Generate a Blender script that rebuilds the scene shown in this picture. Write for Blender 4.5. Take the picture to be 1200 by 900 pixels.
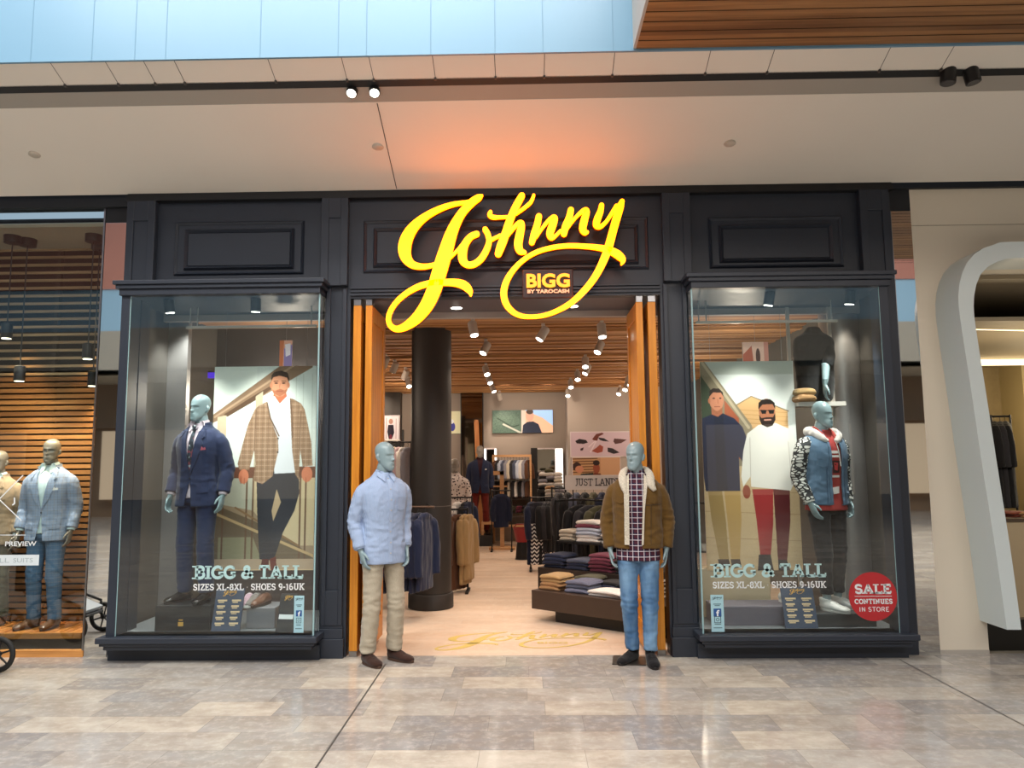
import bpy, bmesh, math, random
import numpy as np
from math import sin, cos, pi, radians, sqrt, tan
from mathutils import Vector, Matrix, noise
from mathutils.bvhtree import BVHTree

for o in list(bpy.data.objects): bpy.data.objects.remove(o)
SC = bpy.context.scene
random.seed(7)
# ---------------------------------------------------------------- camera
FPX = 880.0; EYE = 1.62
cam_data = bpy.data.cameras.new('camera'); cam = bpy.data.objects.new('camera', cam_data)
SC.collection.objects.link(cam); SC.camera = cam
cam_data.sensor_width = 36.0; cam_data.lens = FPX/1200*36.0; cam_data.clip_end = 300; cam_data.clip_start = 0.05
RM = Matrix.Rotation(radians(1.05), 3, 'Z') @ Matrix.Rotation(pi/2+radians(6.2), 3, 'X') @ Matrix.Rotation(radians(-0.5), 3, 'Z')
cam.matrix_world = Matrix.Translation((0, 0, EYE)) @ RM.to_4x4()
def at(u, v, Y):                       # a measured photo point on the vertical plane at depth Y
    d = RM @ Vector(((u-600)/FPX, -(v-450)/FPX, -1)); return Vector((0, 0, EYE)) + d*(Y/d.y)
def fl(u, v, z=0.0):                   # a measured photo point on the level z
    d = RM @ Vector(((u-600)/FPX, -(v-450)/FPX, -1)); return Vector((0, 0, EYE)) + d*((z-EYE)/d.z)
# ---------------------------------------------------------------- light and exposure
W = bpy.data.worlds.new('mall_daylight'); SC.world = W; W.use_nodes = True
bgn = W.node_tree.nodes['Background']; bgn.inputs[0].default_value = (0.66, 0.82, 1.0, 1); bgn.inputs[1].default_value = 0.60
SC.view_settings.view_transform = 'Standard'; SC.view_settings.look = 'None'
SC.view_settings.gamma = 1; SC.view_settings.use_curve_mapping = False; SC.view_settings.exposure = 0.0
def area(name, loc, rot, sx, sy, power, col):
    l = bpy.data.lights.new(name, 'AREA'); l.shape = 'RECTANGLE'; l.size = sx; l.size_y = sy; l.energy = power; l.color = col
    o = bpy.data.objects.new(name, l); SC.collection.objects.link(o); o.location = loc; o.rotation_euler = rot; return o
def point(name, loc, power, col, r=0.05):
    l = bpy.data.lights.new(name, 'POINT'); l.energy = power; l.color = col; l.shadow_soft_size = r
    o = bpy.data.objects.new(name, l); SC.collection.objects.link(o); o.location = loc; return o
def spot(name, loc, tgt, power, col, ang=70, blend=.6, r=0.04):
    l = bpy.data.lights.new(name, 'SPOT'); l.energy = power; l.color = col; l.spot_size = radians(ang); l.spot_blend = blend; l.shadow_soft_size = r
    o = bpy.data.objects.new(name, l); SC.collection.objects.link(o); o.location = loc
    o.rotation_euler = (Vector(tgt)-Vector(loc)).to_track_quat('-Z', 'Y').to_euler(); return o
WARM = (1.0, 0.80, 0.62); NEUT = (1.0, 0.93, 0.84)
area('skylight', (0, -1.0, 10.5), (0, 0, 0), 24, 9, 2500, (1.0, 0.98, 0.95))
area('mall_ceiling_lamp', (-1.0, 2.2, 7.6), (radians(22), 0, 0), 9, 0.8, 480, (1.0, 0.93, 0.85))
area('mall_ceiling_lamp', (3.0, -4.0, 6.5), (radians(35), 0, 0), 9, 1.2, 420, (1.0, 0.92, 0.84))

# ---------------------------------------------------------------- colour and materials
def lin(c):
    if isinstance(c, str): c = tuple(int(c[i:i+2], 16)/255 for i in (0, 2, 4))
    return tuple((x/12.92 if x <= .04045 else ((x+.055)/1.055)**2.4) for x in c[:3])
def lc(c): return lin(c)+(1.0,)
class NT:
    def __init__(s, name):
        s.m = bpy.data.materials.new(name); s.m.use_nodes = True; s.t = s.m.node_tree
        s.b = s.t.nodes['Principled BSDF']; s.out = s.t.nodes['Material Output']
    def n(s, typ, **kw):
        nd = s.t.nodes.new(typ)
        for k, v in kw.items(): setattr(nd, k, v)
        return nd
    def l(s, a, b): s.t.links.new(a, b)
    def set(s, **kw):
        for k, v in kw.items():
            k = {'base': 'Base Color', 'rough': 'Roughness', 'metal': 'Metallic', 'spec': 'Specular IOR Level', 'coat': 'Coat Weight', 'sheen': 'Sheen Weight'}[k]
            s.b.inputs[k].default_value = v
    def coord(s, scale=(1, 1, 1), rot=(0, 0, 0), src='Object'):
        tc = s.n('ShaderNodeTexCoord'); mp = s.n('ShaderNodeMapping'); s.l(tc.outputs[src], mp.inputs[0])
        mp.inputs['Scale'].default_value = scale; mp.inputs['Rotation'].default_value = rot; return mp.outputs[0]
    def noise(s, co, scale=5, detail=3, rough=.5):
        n = s.n('ShaderNodeTexNoise'); s.l(co, n.inputs['Vector']); n.inputs['Scale'].default_value = scale
        n.inputs['Detail'].default_value = detail; n.inputs['Roughness'].default_value = rough; return n.outputs['Fac']
    def ramp(s, fac, stops, interp='LINEAR'):
        r = s.n('ShaderNodeValToRGB'); r.color_ramp.interpolation = interp; s.l(fac, r.inputs[0]); e = r.color_ramp.elements
        while len(e) < len(stops): e.new(.5)
        for i, (p, c) in enumerate(stops): e[i].position = p; e[i].color = c if len(c) == 4 else tuple(c)+(1,)
        return r.outputs[0]
    def mix(s, fac, a, b, mode='MIX'):
        m = s.n('ShaderNodeMix', data_type='RGBA', blend_type=mode)
        for i, x in ((0, fac), (6, a), (7, b)):
            if hasattr(x, 'links'): s.l(x, m.inputs[i])
            else: m.inputs[i].default_value = x
        return m.outputs[2]
    def math(s, op, a, b=0.0):
        m = s.n('ShaderNodeMath', operation=op)
        for i, x in ((0, a), (1, b)):
            if hasattr(x, 'links'): s.l(x, m.inputs[i])
            else: m.inputs[i].default_value = x
        return m.outputs[0]
    def sep(s, co):
        n = s.n('ShaderNodeSeparateXYZ'); s.l(co, n.inputs[0]); return n.outputs
    def base(s, x): s.l(x, s.b.inputs['Base Color'])
    def bump(s, h, strength=.3, dist=.002):
        b = s.n('ShaderNodeBump'); b.inputs['Strength'].default_value = strength; b.inputs['Distance'].default_value = dist
        s.l(h, b.inputs['Height']); s.l(b.outputs[0], s.b.inputs['Normal'])
MC = {}
def M(name, col, rough=.5, metal=0., var=.0, vs=8., bump=0., bs=60., spec=.5, emit=None, es=1.):
    """plain surface with a little tonal variation and grain"""
    if name in MC: return MC[name]
    t = NT(name); c = lc(col); t.set(base=c, rough=rough, metal=metal, spec=spec)
    if var:
        f = t.noise(t.coord(), vs, 4); d = tuple(x*(1-var) for x in c[:3])+(1,); e = tuple(min(1, x*(1+var)) for x in c[:3])+(1,)
        t.base(t.ramp(f, [(.3, d), (.7, e)]))
    if bump: t.bump(t.noise(t.coord(), bs, 3), bump, .002)
    if emit: t.b.inputs['Emission Color'].default_value = emit+(1,) if len(emit) == 3 else emit; t.b.inputs['Emission Strength'].default_value = es
    MC[name] = t.m; return t.m
def cloth(name, col, rough=.85, var=.12, weave=700., wr=.25, col2=None):
    if name in MC: return MC[name]
    t = NT(name); c = lc(col); d = lc(col2) if col2 else tuple(x*(1-2*var) for x in c[:3])+(1,)
    f = t.noise(t.coord(), 260, 3, .6); t.base(t.ramp(f, [(.35, d), (.65, c)])); t.set(rough=rough, spec=.25, sheen=.15)
    h = t.math('ADD', t.math('MULTIPLY', t.noise(t.coord((1, 1, .45)), 16, 4, .55), 1.0), t.math('MULTIPLY', t.noise(t.coord(), weave, 1), .05))
    t.bump(h, wr, .02); MC[name] = t.m; return t.m
def plaid(name, base, stripes, rough=.85, wr=.25):
    """woven check: stripes = [(axis, period, width, colour, strength)] in object metres"""
    if name in MC: return MC[name]
    t = NT(name); co = t.coord(); nz = t.noise(t.coord((1, 1, .45)), 16, 4)
    X = t.sep(co); col = lc(base); cur = t.mix(t.noise(co, 300, 2), tuple(x*.85 for x in col[:3])+(1,), col)
    for ax, per, wd, c, st in stripes:
        src = X[{'x': 0, 'y': 1, 'z': 2}[ax]]
        w = t.math('FRACT', t.math('ADD', t.math('DIVIDE', src, per), 50.0))
        m = t.math('MULTIPLY', t.math('LESS_THAN', w, wd/per), st)
        cur = t.mix(m, cur, lc(c))
    t.base(cur); t.set(rough=rough, spec=.25); t.bump(nz, wr, .02); MC[name] = t.m; return t.m
def wood(name, c1, c2, axis='x', rough=.45, scale=6., plank=None, pax='z'):
    if name in MC: return MC[name]
    t = NT(name); st = {'x': (.25, 6, 6), 'y': (6, .25, 6), 'z': (6, 6, .25)}[axis]
    f = t.noise(t.coord(st), scale, 6, .65); c = t.ramp(f, [(.3, lc(c1)), (.7, lc(c2))])
    if plank:
        X = t.sep(t.coord()); k = t.math('FLOOR', t.math('DIVIDE', X['xyz'.index(pax)], plank))
        wn = t.n('ShaderNodeTexWhiteNoise', noise_dimensions='1D'); t.l(k, wn.inputs['W'])
        c = t.mix(t.math('MULTIPLY', wn.outputs[0], .55), c, lc(c1), 'MULTIPLY')
    t.base(c); t.set(rough=rough); t.bump(f, .15, .003); MC[name] = t.m; return t.m
def emis(name, col, s):
    if name in MC: return MC[name]
    t = NT(name); t.set(base=(col[0]*.3, col[1]*.3, col[2]*.3, 1), rough=.4)
    t.b.inputs['Emission Color'].default_value = tuple(col)+(1,); t.b.inputs['Emission Strength'].default_value = s
    MC[name] = t.m; return t.m
def glass(name, tint=(1, 1, 1), gl=1.0, rough=0.0):
    if name in MC: return MC[name]
    t = NT(name); t.t.nodes.remove(t.b)
    tr = t.n('ShaderNodeBsdfTransparent'); tr.inputs[0].default_value = tuple(tint)+(1,)
    g = t.n('ShaderNodeBsdfGlossy'); g.inputs['Roughness'].default_value = rough; g.inputs[0].default_value = (gl, gl, gl, 1)
    fr = t.n('ShaderNodeFresnel'); fr.inputs[0].default_value = 1.52
    gm = t.n('ShaderNodeNewGeometry'); f2 = t.math('MULTIPLY', t.math('MULTIPLY', fr.outputs[0], 2.0), t.math('SUBTRACT', 1.0, gm.outputs['Backfacing']))
    mx = t.n('ShaderNodeMixShader'); t.l(f2, mx.inputs[0]); t.l(tr.outputs[0], mx.inputs[1]); t.l(g.outputs[0], mx.inputs[2])
    t.l(mx.outputs[0], t.out.inputs[0]); MC[name] = t.m; return t.m

# ---------------------------------------------------------------- objects
COL = SC.collection
def tag(o, label=None, cat=None, group=None, kind=None):
    if label: o['label'] = label
    if cat: o['category'] = cat
    if group: o['group'] = group
    if kind: o['kind'] = kind
    return o
LOCS = {}
def thing(name, label, cat, loc=(0, 0, 0), rz=0., group=None):
    o = bpy.data.objects.new(name, None); COL.objects.link(o); o.location = loc; o.rotation_euler = (0, 0, rz); o.empty_display_size = .1
    return tag(o, label, cat, group)
def wmat(o):
    m = Matrix.LocRotScale(o.location, o.rotation_euler, o.scale)
    return wmat(o.parent) @ m if o.parent else m
def link(name, me, mat, parent=None, local=True, smooth=False, angle=None):
    o = bpy.data.objects.new(name, me); COL.objects.link(o)
    if mat is not None and not me.materials:
        for m in (mat if isinstance(mat, (list, tuple)) else [mat]): me.materials.append(m)
    if parent is not None:
        if not local: me.transform(wmat(parent).inverted())
        o.parent = parent
    if smooth: me.polygons.foreach_set('use_smooth', [True]*len(me.polygons))
    if smooth and angle: me.set_sharp_from_angle(angle=radians(angle))
    return o
def mesh(name, v, f):
    me = bpy.data.meshes.new(name); me.from_pydata([tuple(p) for p in v], [], [tuple(q) for q in f]); me.update(); return me
class MB:
    """collects shapes, links them as ONE mesh object; coordinates are world unless build(local=True)"""
    def __init__(s): s.v = []; s.f = []; s.mi = []; s.cur = 0
    def add(s, v, f):
        b = len(s.v); s.v += [tuple(p) for p in v]; s.f += [tuple(i+b for i in q) for q in f]; s.mi += [s.cur]*len(f); return s
    def box(s, x0, x1, y0, y1, z0, z1):
        v = [(x, y, z) for z in (z0, z1) for y in (y0, y1) for x in (x0, x1)]
        return s.add(v, [(0, 2, 3, 1), (4, 5, 7, 6), (0, 1, 5, 4), (2, 6, 7, 3), (0, 4, 6, 2), (1, 3, 7, 5)])
    def bbox(s, x0, x1, y0, y1, z0, z1, b=.01, seg=2):
        bm = bmesh.new(); bmesh.ops.create_cube(bm, size=1)
        for v in bm.verts: v.co = Vector(((x0+x1)/2+v.co.x*(x1-x0), (y0+y1)/2+v.co.y*(y1-y0), (z0+z1)/2+v.co.z*(z1-z0)))
        bmesh.ops.bevel(bm, geom=bm.edges[:], offset=b, segments=seg, profile=.5, affect='EDGES')
        bm.verts.index_update(); s.add([v.co.copy() for v in bm.verts], [[v.index for v in f.verts] for f in bm.faces]); bm.free(); return s
    def cyl(s, p, q, r0, r1=None, n=16, cap=True):
        r1 = r0 if r1 is None else r1; p = Vector(p); q = Vector(q); t = (q-p).normalized()
        a = t.orthogonal().normalized(); c = t.cross(a); v = []
        for P, r in ((p, r0), (q, r1)): v += [P+(a*cos(2*pi*i/n)+c*sin(2*pi*i/n))*r for i in range(n)]
        f = [(i, (i+1) % n, n+(i+1) % n, n+i) for i in range(n)]
        if cap: f += [tuple(reversed(range(n))), tuple(range(n, 2*n))]
        return s.add(v, f)
    def tube(s, pts, r, n=8):
        v, f = loft([Vector(p) for p in pts], [r]*len(pts), [r]*len(pts), n, sub=1, ref=(.3, .2, .93)); return s.add(v, f)
    def lathe(s, prof, cx=0, cy=0, n=24):
        v = []; f = []
        for r, z in prof: v += [(cx+r*cos(2*pi*i/n), cy+r*sin(2*pi*i/n), z) for i in range(n)]
        for k in range(len(prof)-1):
            for i in range(n): j = (i+1) % n; f.append((k*n+i, k*n+j, (k+1)*n+j, (k+1)*n+i))
        f += [tuple(reversed(range(n))), tuple(range((len(prof)-1)*n, len(prof)*n))]
        return s.add(v, f)
    def prism(s, poly, axis, a, b):
        """poly: 2D outline; axis 'y': (x,z) outline extruded from y=a to y=b; 'z': (x,y); 'x': (y,z)"""
        n = len(poly); m = {'y': lambda p, t: (p[0], t, p[1]), 'z': lambda p, t: (p[0], p[1], t), 'x': lambda p, t: (t, p[0], p[1])}[axis]
        v = [m(p, a) for p in poly]+[m(p, b) for p in poly]
        return s.add(v, [(i, (i+1) % n, n+(i+1) % n, n+i) for i in range(n)]+[tuple(reversed(range(n))), tuple(range(n, 2*n))])
    def build(s, name, mat, parent=None, local=False, smooth=False, angle=None, bevel=0, kind=None, fix=True):
        me = mesh(name, s.v, s.f)
        if fix:
            bm = bmesh.new(); bm.from_mesh(me); bmesh.ops.recalc_face_normals(bm, faces=bm.faces[:]); bm.to_mesh(me); bm.free()
        if isinstance(mat, (list, tuple)):
            for m in mat: me.materials.append(m)
            me.polygons.foreach_set('material_index', s.mi)
        o = link(name, me, mat, parent, local, smooth, angle)
        if bevel:
            b = o.modifiers.new('bevel', 'BEVEL'); b.width = bevel; b.segments = 2; b.limit_method = 'ANGLE'
        if kind: o['kind'] = kind
        return o
def dup(o, loc=None, rz=None, label=None, parent=None, scale=None):
    c = o.copy(); COL.objects.link(c)
    if parent is not None: c.parent = parent
    if loc is not None: c.location = loc
    if rz is not None: c.rotation_euler = (0, 0, rz)
    if scale is not None: c.scale = scale
    if label: c['label'] = label
    for ch in list(o.children): dup(ch, parent=c)
    return c
def cat_rom(P, sub):
    P = [np.array(p, float) for p in P]
    if sub <= 1 or len(P) < 3: return P
    Q = [2*P[0]-P[1]]+P+[2*P[-1]-P[-2]]; out = []
    for i in range(1, len(Q)-2):
        for k in range(sub):
            t = k/sub; a, b, c, d = Q[i-1:i+3]
            out.append(.5*((2*b)+(-a+c)*t+(2*a-5*b+4*c-d)*t*t+(-a+3*b-3*c+d)*t**3))
    return out+[P[-1]]
def loft(pts, rx, ry, n=20, sub=4, ref=(1, 0, 0), ex=2.0):
    """closed tube through pts; rx along the reference axis, ry across it; ex > 2 squares the section"""
    A = cat_rom([tuple(p)+(a, b) for p, a, b in zip(pts, rx, ry)], sub); v = []; f = []; m = len(A); R = Vector(ref)
    P = [Vector(a[:3]) for a in A]
    for i in range(m):
        T = (P[min(i+1, m-1)]-P[max(i-1, 0)]).normalized(); U = (R-T*R.dot(T)).normalized(); V = T.cross(U)
        for k in range(n):
            a = 2*pi*k/n; c, s = cos(a), sin(a); e = 2/ex
            v.append(P[i]+U*A[i][3]*math.copysign(abs(c)**e, c)+V*A[i][4]*math.copysign(abs(s)**e, s))
    for i in range(m-1):
        for k in range(n): j = (k+1) % n; f.append((i*n+k, i*n+j, (i+1)*n+j, (i+1)*n+k))
    v += [P[0], P[-1]]; c0, c1 = m*n, m*n+1
    for k in range(n): j = (k+1) % n; f.append((c0, j, k)); f.append((c1, (m-1)*n+k, (m-1)*n+j))
    return v, f
def join(parts):
    v = []; f = []
    for a, b in parts: k = len(v); v += list(a); f += [tuple(i+k for i in q) for q in b]
    return v, f
def vox(parts, voxel=.007, it=6, fac=.5):
    """one continuous skin around overlapping closed shapes"""
    v, f = join(parts); me = mesh('tmp', v, f); ob = bpy.data.objects.new('tmp', me); COL.objects.link(ob)
    bm = bmesh.new(); bm.from_mesh(me); bmesh.ops.recalc_face_normals(bm, faces=bm.faces[:]); bm.to_mesh(me); bm.free()
    r = ob.modifiers.new('r', 'REMESH'); r.mode = 'VOXEL'; r.voxel_size = voxel
    if it: s = ob.modifiers.new('s', 'SMOOTH'); s.iterations = it; s.factor = fac
    dg = bpy.context.evaluated_depsgraph_get(); ev = ob.evaluated_get(dg); m2 = bpy.data.meshes.new_from_object(ev)
    bpy.data.objects.remove(ob); bpy.data.meshes.remove(me); return m2
def wrinkle(me, amp=.004, sc=(9, 9, 14), seed=0., fold=None):
    me.update(); nv = len(me.vertices); N = [v.normal.copy() for v in me.vertices]; S = Vector((seed, seed*1.7, -seed))
    for i, v in enumerate(me.vertices):
        p = v.co; q = Vector((p.x*sc[0], p.y*sc[1], p.z*sc[2]))+S
        w = 1-2*abs(noise.noise(q)); w = w*.6+.5*noise.noise(q*2.3)
        a = amp if fold is None else amp*fold(p)
        v.co = p+N[i]*(a*w)
    me.update(); return me
def bvh_of(me):
    return BVHTree.FromPolygons([v.co.copy() for v in me.vertices], [tuple(p.vertices) for p in me.polygons])
def drape(poly, bvh, off=.004, th=.004, step=.02, ydef=-.1, side=-1):
    """an (x,z) outline laid onto the front of a garment, following its surface; returns verts, faces of a thin closed sheet"""
    bm = bmesh.new(); bm.faces.new([bm.verts.new((x, 0, z)) for x, z in poly])
    xs = [p[0] for p in poly]; zs = [p[1] for p in poly]
    def cuts(a, b):
        n = max(1, int((b-a)/step)); return [a+(b-a)*i/n for i in range(1, n)]
    for x in cuts(min(xs), max(xs)): bmesh.ops.bisect_plane(bm, geom=bm.verts[:]+bm.edges[:]+bm.faces[:], plane_co=(x, 0, 0), plane_no=(1, 0, 0))
    for z in cuts(min(zs), max(zs)): bmesh.ops.bisect_plane(bm, geom=bm.verts[:]+bm.edges[:]+bm.faces[:], plane_co=(0, 0, z), plane_no=(0, 0, 1))
    bmesh.ops.triangulate(bm, faces=[f for f in bm.faces if len(f.verts) > 4])
    last = ydef
    for v in bm.verts:
        h = bvh.ray_cast(Vector((v.co.x, side*2, v.co.z)), Vector((0, -side, 0)))
        if h[0] is not None: last = h[0].y; v.co.y = last+side*off
        else:
            h = bvh.find_nearest(Vector((v.co.x, ydef, v.co.z))); v.co.y = (h[0].y if h[0] else last)+side*off
    for _ in range(2): bmesh.ops.smooth_vert(bm, verts=[v for v in bm.verts if not v.is_boundary], factor=.4, use_axis_y=True)
    bmesh.ops.recalc_face_normals(bm, faces=bm.faces[:])
    r = bmesh.ops.extrude_face_region(bm, geom=bm.faces[:])
    for g in r['geom']:
        if isinstance(g, bmesh.types.BMVert): g.co.y += side*th
    bmesh.ops.recalc_face_normals(bm, faces=bm.faces[:]); bm.verts.index_update()
    out = ([v.co.copy() for v in bm.verts], [[v.index for v in f.verts] for f in bm.faces]); bm.free(); return out
def inside(p, poly):
    c = False; n = len(poly)
    for i in range(n):
        a, b = poly[i], poly[i-1]
        if (a[1] > p[1]) != (b[1] > p[1]) and p[0] < (b[0]-a[0])*(p[1]-a[1])/(b[1]-a[1])+a[0]: c = not c
    return c
def cut_front(me, poly, ymax=0.0):
    """opens the front of a garment along an (x,z) outline"""
    bm = bmesh.new(); bm.from_mesh(me); n = len(poly)
    for i in range(n):
        a, b = poly[i], poly[(i+1) % n]; nx, nz = -(b[1]-a[1]), (b[0]-a[0])
        fs = [f for f in bm.faces if f.calc_center_median().y < ymax]
        g = list({v for f in fs for v in f.verts})+list({e for f in fs for e in f.edges})+fs
        bmesh.ops.bisect_plane(bm, geom=g, plane_co=(a[0], 0, a[1]), plane_no=(nx, 0, nz))
    kill = [f for f in bm.faces if f.calc_center_median().y < ymax and inside((f.calc_center_median().x, f.calc_center_median().z), poly)]
    bmesh.ops.delete(bm, geom=kill, context='FACES'); bm.to_mesh(me); bm.free(); return me
def ribbon(pts, sub=6, cap=True):
    """outline polygons of a brush stroke: pts = (x, y, width)"""
    A = cat_rom(pts, sub); n = len(A); L = []; R = []
    for i in range(n):
        t = A[min(i+1, n-1)][:2]-A[max(i-1, 0)][:2]; t = t/(np.hypot(*t)+1e-9); nn = np.array([-t[1], t[0]]); w = max(A[i][2], .0)/2
        L.append(A[i][:2]+nn*w); R.append(A[i][:2]-nn*w)
    return A, L, R
def stroke(mb, pts, T, d0, d1, sub=6, caps=(1, 1)):
    """T(x, y, d) -> 3D; closed solid ribbon between depths d0 and d1 with rounded ends"""
    A, L, R = ribbon(pts, sub); n = len(A); v = []; f = []
    for d in (d0, d1):
        for i in range(n): v += [T(*L[i], d), T(*R[i], d)]
    o = 2*n
    for i in range(n-1):
        a, b, c, e = 2*i, 2*i+1, 2*i+3, 2*i+2
        f += [(a, b, c, e), (o+a, o+e, o+c, o+b), (a, e, o+e, o+a), (b, o+b, o+c, c)]
    f += [(0, o, o+1, 1), (2*n-2, 2*n-1, o+2*n-1, o+2*n-2)]
    mb.add(v, f)
    for k, (i, j) in enumerate(((0, 1), (n-1, n-2))):
        if not caps[k]: continue
        c = A[i][:2]; w = A[i][2]/2
        poly = [(c[0]+w*cos(2*pi*q/12), c[1]+w*sin(2*pi*q/12)) for q in range(12)]
        vv = [T(*p, d0+1e-4) for p in poly]+[T(*p, d1-1e-4) for p in poly]
        mb.add(vv, [(q, (q+1) % 12, 12+(q+1) % 12, 12+q) for q in range(12)]+[tuple(range(12)), tuple(range(12, 24))])
def text_geo(s, size=1., bold=0.0, space=1.0):
    cu = bpy.data.curves.new('t', 'FONT'); cu.body = s; cu.size = size; cu.offset = bold*size; cu.space_character = space; cu.resolution_u = 3
    o = bpy.data.objects.new('t', cu); COL.objects.link(o); dg = bpy.context.evaluated_depsgraph_get()
    me = bpy.data.meshes.new_from_object(o.evaluated_get(dg)); bpy.data.objects.remove(o); bpy.data.curves.remove(cu)
    v = np.array([tuple(p.co) for p in me.vertices]); f = [tuple(p.vertices) for p in me.polygons]; bpy.data.meshes.remove(me); return v, f
def text_on(s, x0, x1, z0, z1, y, bold=0., T=None):
    """letters fitted to a rectangle on a front-facing plane, 1 mm thick"""
    v, f = text_geo(s, 1., bold); mn = v.min(0); mx = v.max(0)
    X = x0+(v[:, 0]-mn[0])/(mx[0]-mn[0])*(x1-x0); Z = z0+(v[:, 1]-mn[1])/(mx[1]-mn[1])*(z1-z0)
    T = T or (lambda a, b, d: (a, y+d, b)); n = len(v)
    return [T(X[i], Z[i], 0.) for i in range(n)], [tuple(reversed(q)) for q in f]
# slab-serif letters as strokes in a unit-high box
def arc(cx, cy, rx, ry, a0, a1, n=7): return [(cx+rx*cos(radians(a0+(a1-a0)*i/n)), cy+ry*sin(radians(a0+(a1-a0)*i/n))) for i in range(n+1)]
G = {
 'B': (.78, [[(.18, .07), (.18, .93)], [(.18, .93), (.45, .93)]+arc(.45, .73, .2, .2, 90, -90)+[(.18, .53)], [(.45, .53)]+arc(.45, .3, .24, .23, 90, -90)+[(.18, .07)]], [(.1, .05), (.1, .95)]),
 'I': (.42, [[(.21, .07), (.21, .93)]], [(.21, .05), (.21, .95)]),
 'G': (.85, [arc(.45, .5, .36, .43, 45, 318, 12)+[(.74, .2), (.74, .44)], [(.5, .44), (.84, .44)]], [(.72, .82, 1)]),
 '&': (.85, [[(.82, .07), (.3, .65)]+arc(.4, .77, .15, .16, 200, -20, 8)+[(.5, .62), (.28, .48)]+arc(.33, .27, .21, .2, 120, 300, 8)+[(.6, .2), (.78, .48)]], []),
 'T': (.8, [[(.4, .07), (.4, .93)], [(.06, .93), (.74, .93)]], [(.4, .05), (.07, .82, 1), (.73, .82, 1)]),
 'A': (.88, [[(.12, .05), (.42, .95)], [(.42, .95), (.76, .05)], [(.24, .34), (.64, .34)]], [(.12, .05), (.76, .05)]),
 'L': (.72, [[(.18, .07), (.18, .93)], [(.18, .07), (.66, .07)]], [(.15, .05), (.18, .95), (.65, .18, 1)]),
 'S': (.7, [arc(.35, .71, .22, .22, 30, 270, 8)+arc(.35, .28, .24, .22, 90, -150, 8)], [(.58, .82, 1), (.12, .18, 1)]),
 'E': (.72, [[(.18, .07), (.18, .93)], [(.18, .93), (.64, .93)], [(.18, .5), (.52, .5)], [(.18, .07), (.66, .07)]], [(.1, .05), (.1, .95), (.63, .82, 1), (.66, .18, 1)]),
 'J': (.55, [[(.36, .93), (.36, .25)]+arc(.2, .22, .16, .17, 0, -120, 6)], [(.36, .95)]),
 'U': (.85, [[(.2, .93), (.2, .32)]+arc(.42, .3, .22, .24, 180, 360, 8)+[(.64, .93)]], [(.2, .95), (.64, .95)]),
 'N': (.9, [[(.2, .07), (.2, .93)], [(.2, .93), (.68, .07)], [(.68, .07), (.68, .93)]], [(.2, .05), (.13, .95), (.7, .95)]),
 'D': (.82, [[(.18, .07), (.18, .93)], [(.18, .93), (.38, .93)]+arc(.38, .5, .35, .43, 90, -90, 9)+[(.18, .07)]], [(.1, .05), (.1, .95)]),
 'Z': (.7, [[(.1, .93), (.6, .93)], [(.6, .93), (.1, .07)], [(.1, .07), (.62, .07)]], [(.1, .83, 1), (.62, .17, 1)]),
 'X': (.82, [[(.14, .05), (.68, .95)], [(.14, .95), (.68, .05)]], [(.14, .05), (.68, .05), (.14, .95), (.68, .95)]),
 'H': (.88, [[(.2, .07), (.2, .93)], [(.68, .07), (.68, .93)], [(.2, .5), (.68, .5)]], [(.2, .05), (.68, .05), (.2, .95), (.68, .95)]),
 'O': (.84, [arc(.42, .5, .33, .43, 0, 360, 16)], []), '0': (.7, [arc(.35, .5, .26, .43, 0, 360, 16)], []),
 'K': (.84, [[(.18, .07), (.18, .93)], [(.22, .42), (.66, .93)], [(.34, .55), (.68, .07)]], [(.18, .05), (.18, .95), (.68, .05), (.66, .95)]),
 'C': (.78, [arc(.42, .5, .33, .43, 48, 312, 12)], [(.66, .8, 1)]),
 'R': (.82, [[(.18, .07), (.18, .93)], [(.18, .93), (.45, .93)]+arc(.45, .71, .22, .22, 90, -90)+[(.18, .49)], [(.42, .48), (.7, .07)]], [(.18, .05), (.1, .95), (.72, .05)]),
 '8': (.7, [arc(.35, .73, .19, .2, 0, 360, 12), arc(.35, .29, .23, .23, 0, 360, 12)], []),
 '9': (.7, [arc(.35, .68, .22, .25, 0, 360, 12), [(.57, .66)]+arc(.33, .5, .24, .43, 0, -110, 8)], []),
 '6': (.7, [arc(.35, .31, .22, .25, 0, 360, 12), [(.13, .33)]+arc(.37, .5, .24, .43, 180, 70, 8)], []),
 '1': (.5, [[(.27, .07), (.27, .93)], [(.27, .93), (.1, .78)]], [(.27, .05)]),
 '-': (.42, [[(.06, .42), (.36, .42)]], []), '.': (.3, [[(.12, .45), (.17, .45)]], []), ' ': (.36, [], []), 'W': (1.1, [[(.12, .95), (.32, .05)], [(.32, .05), (.52, .9)], [(.52, .9), (.74, .05)], [(.74, .05), (.94, .95)]], [(.12, .95), (.94, .95)]),
}
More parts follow.
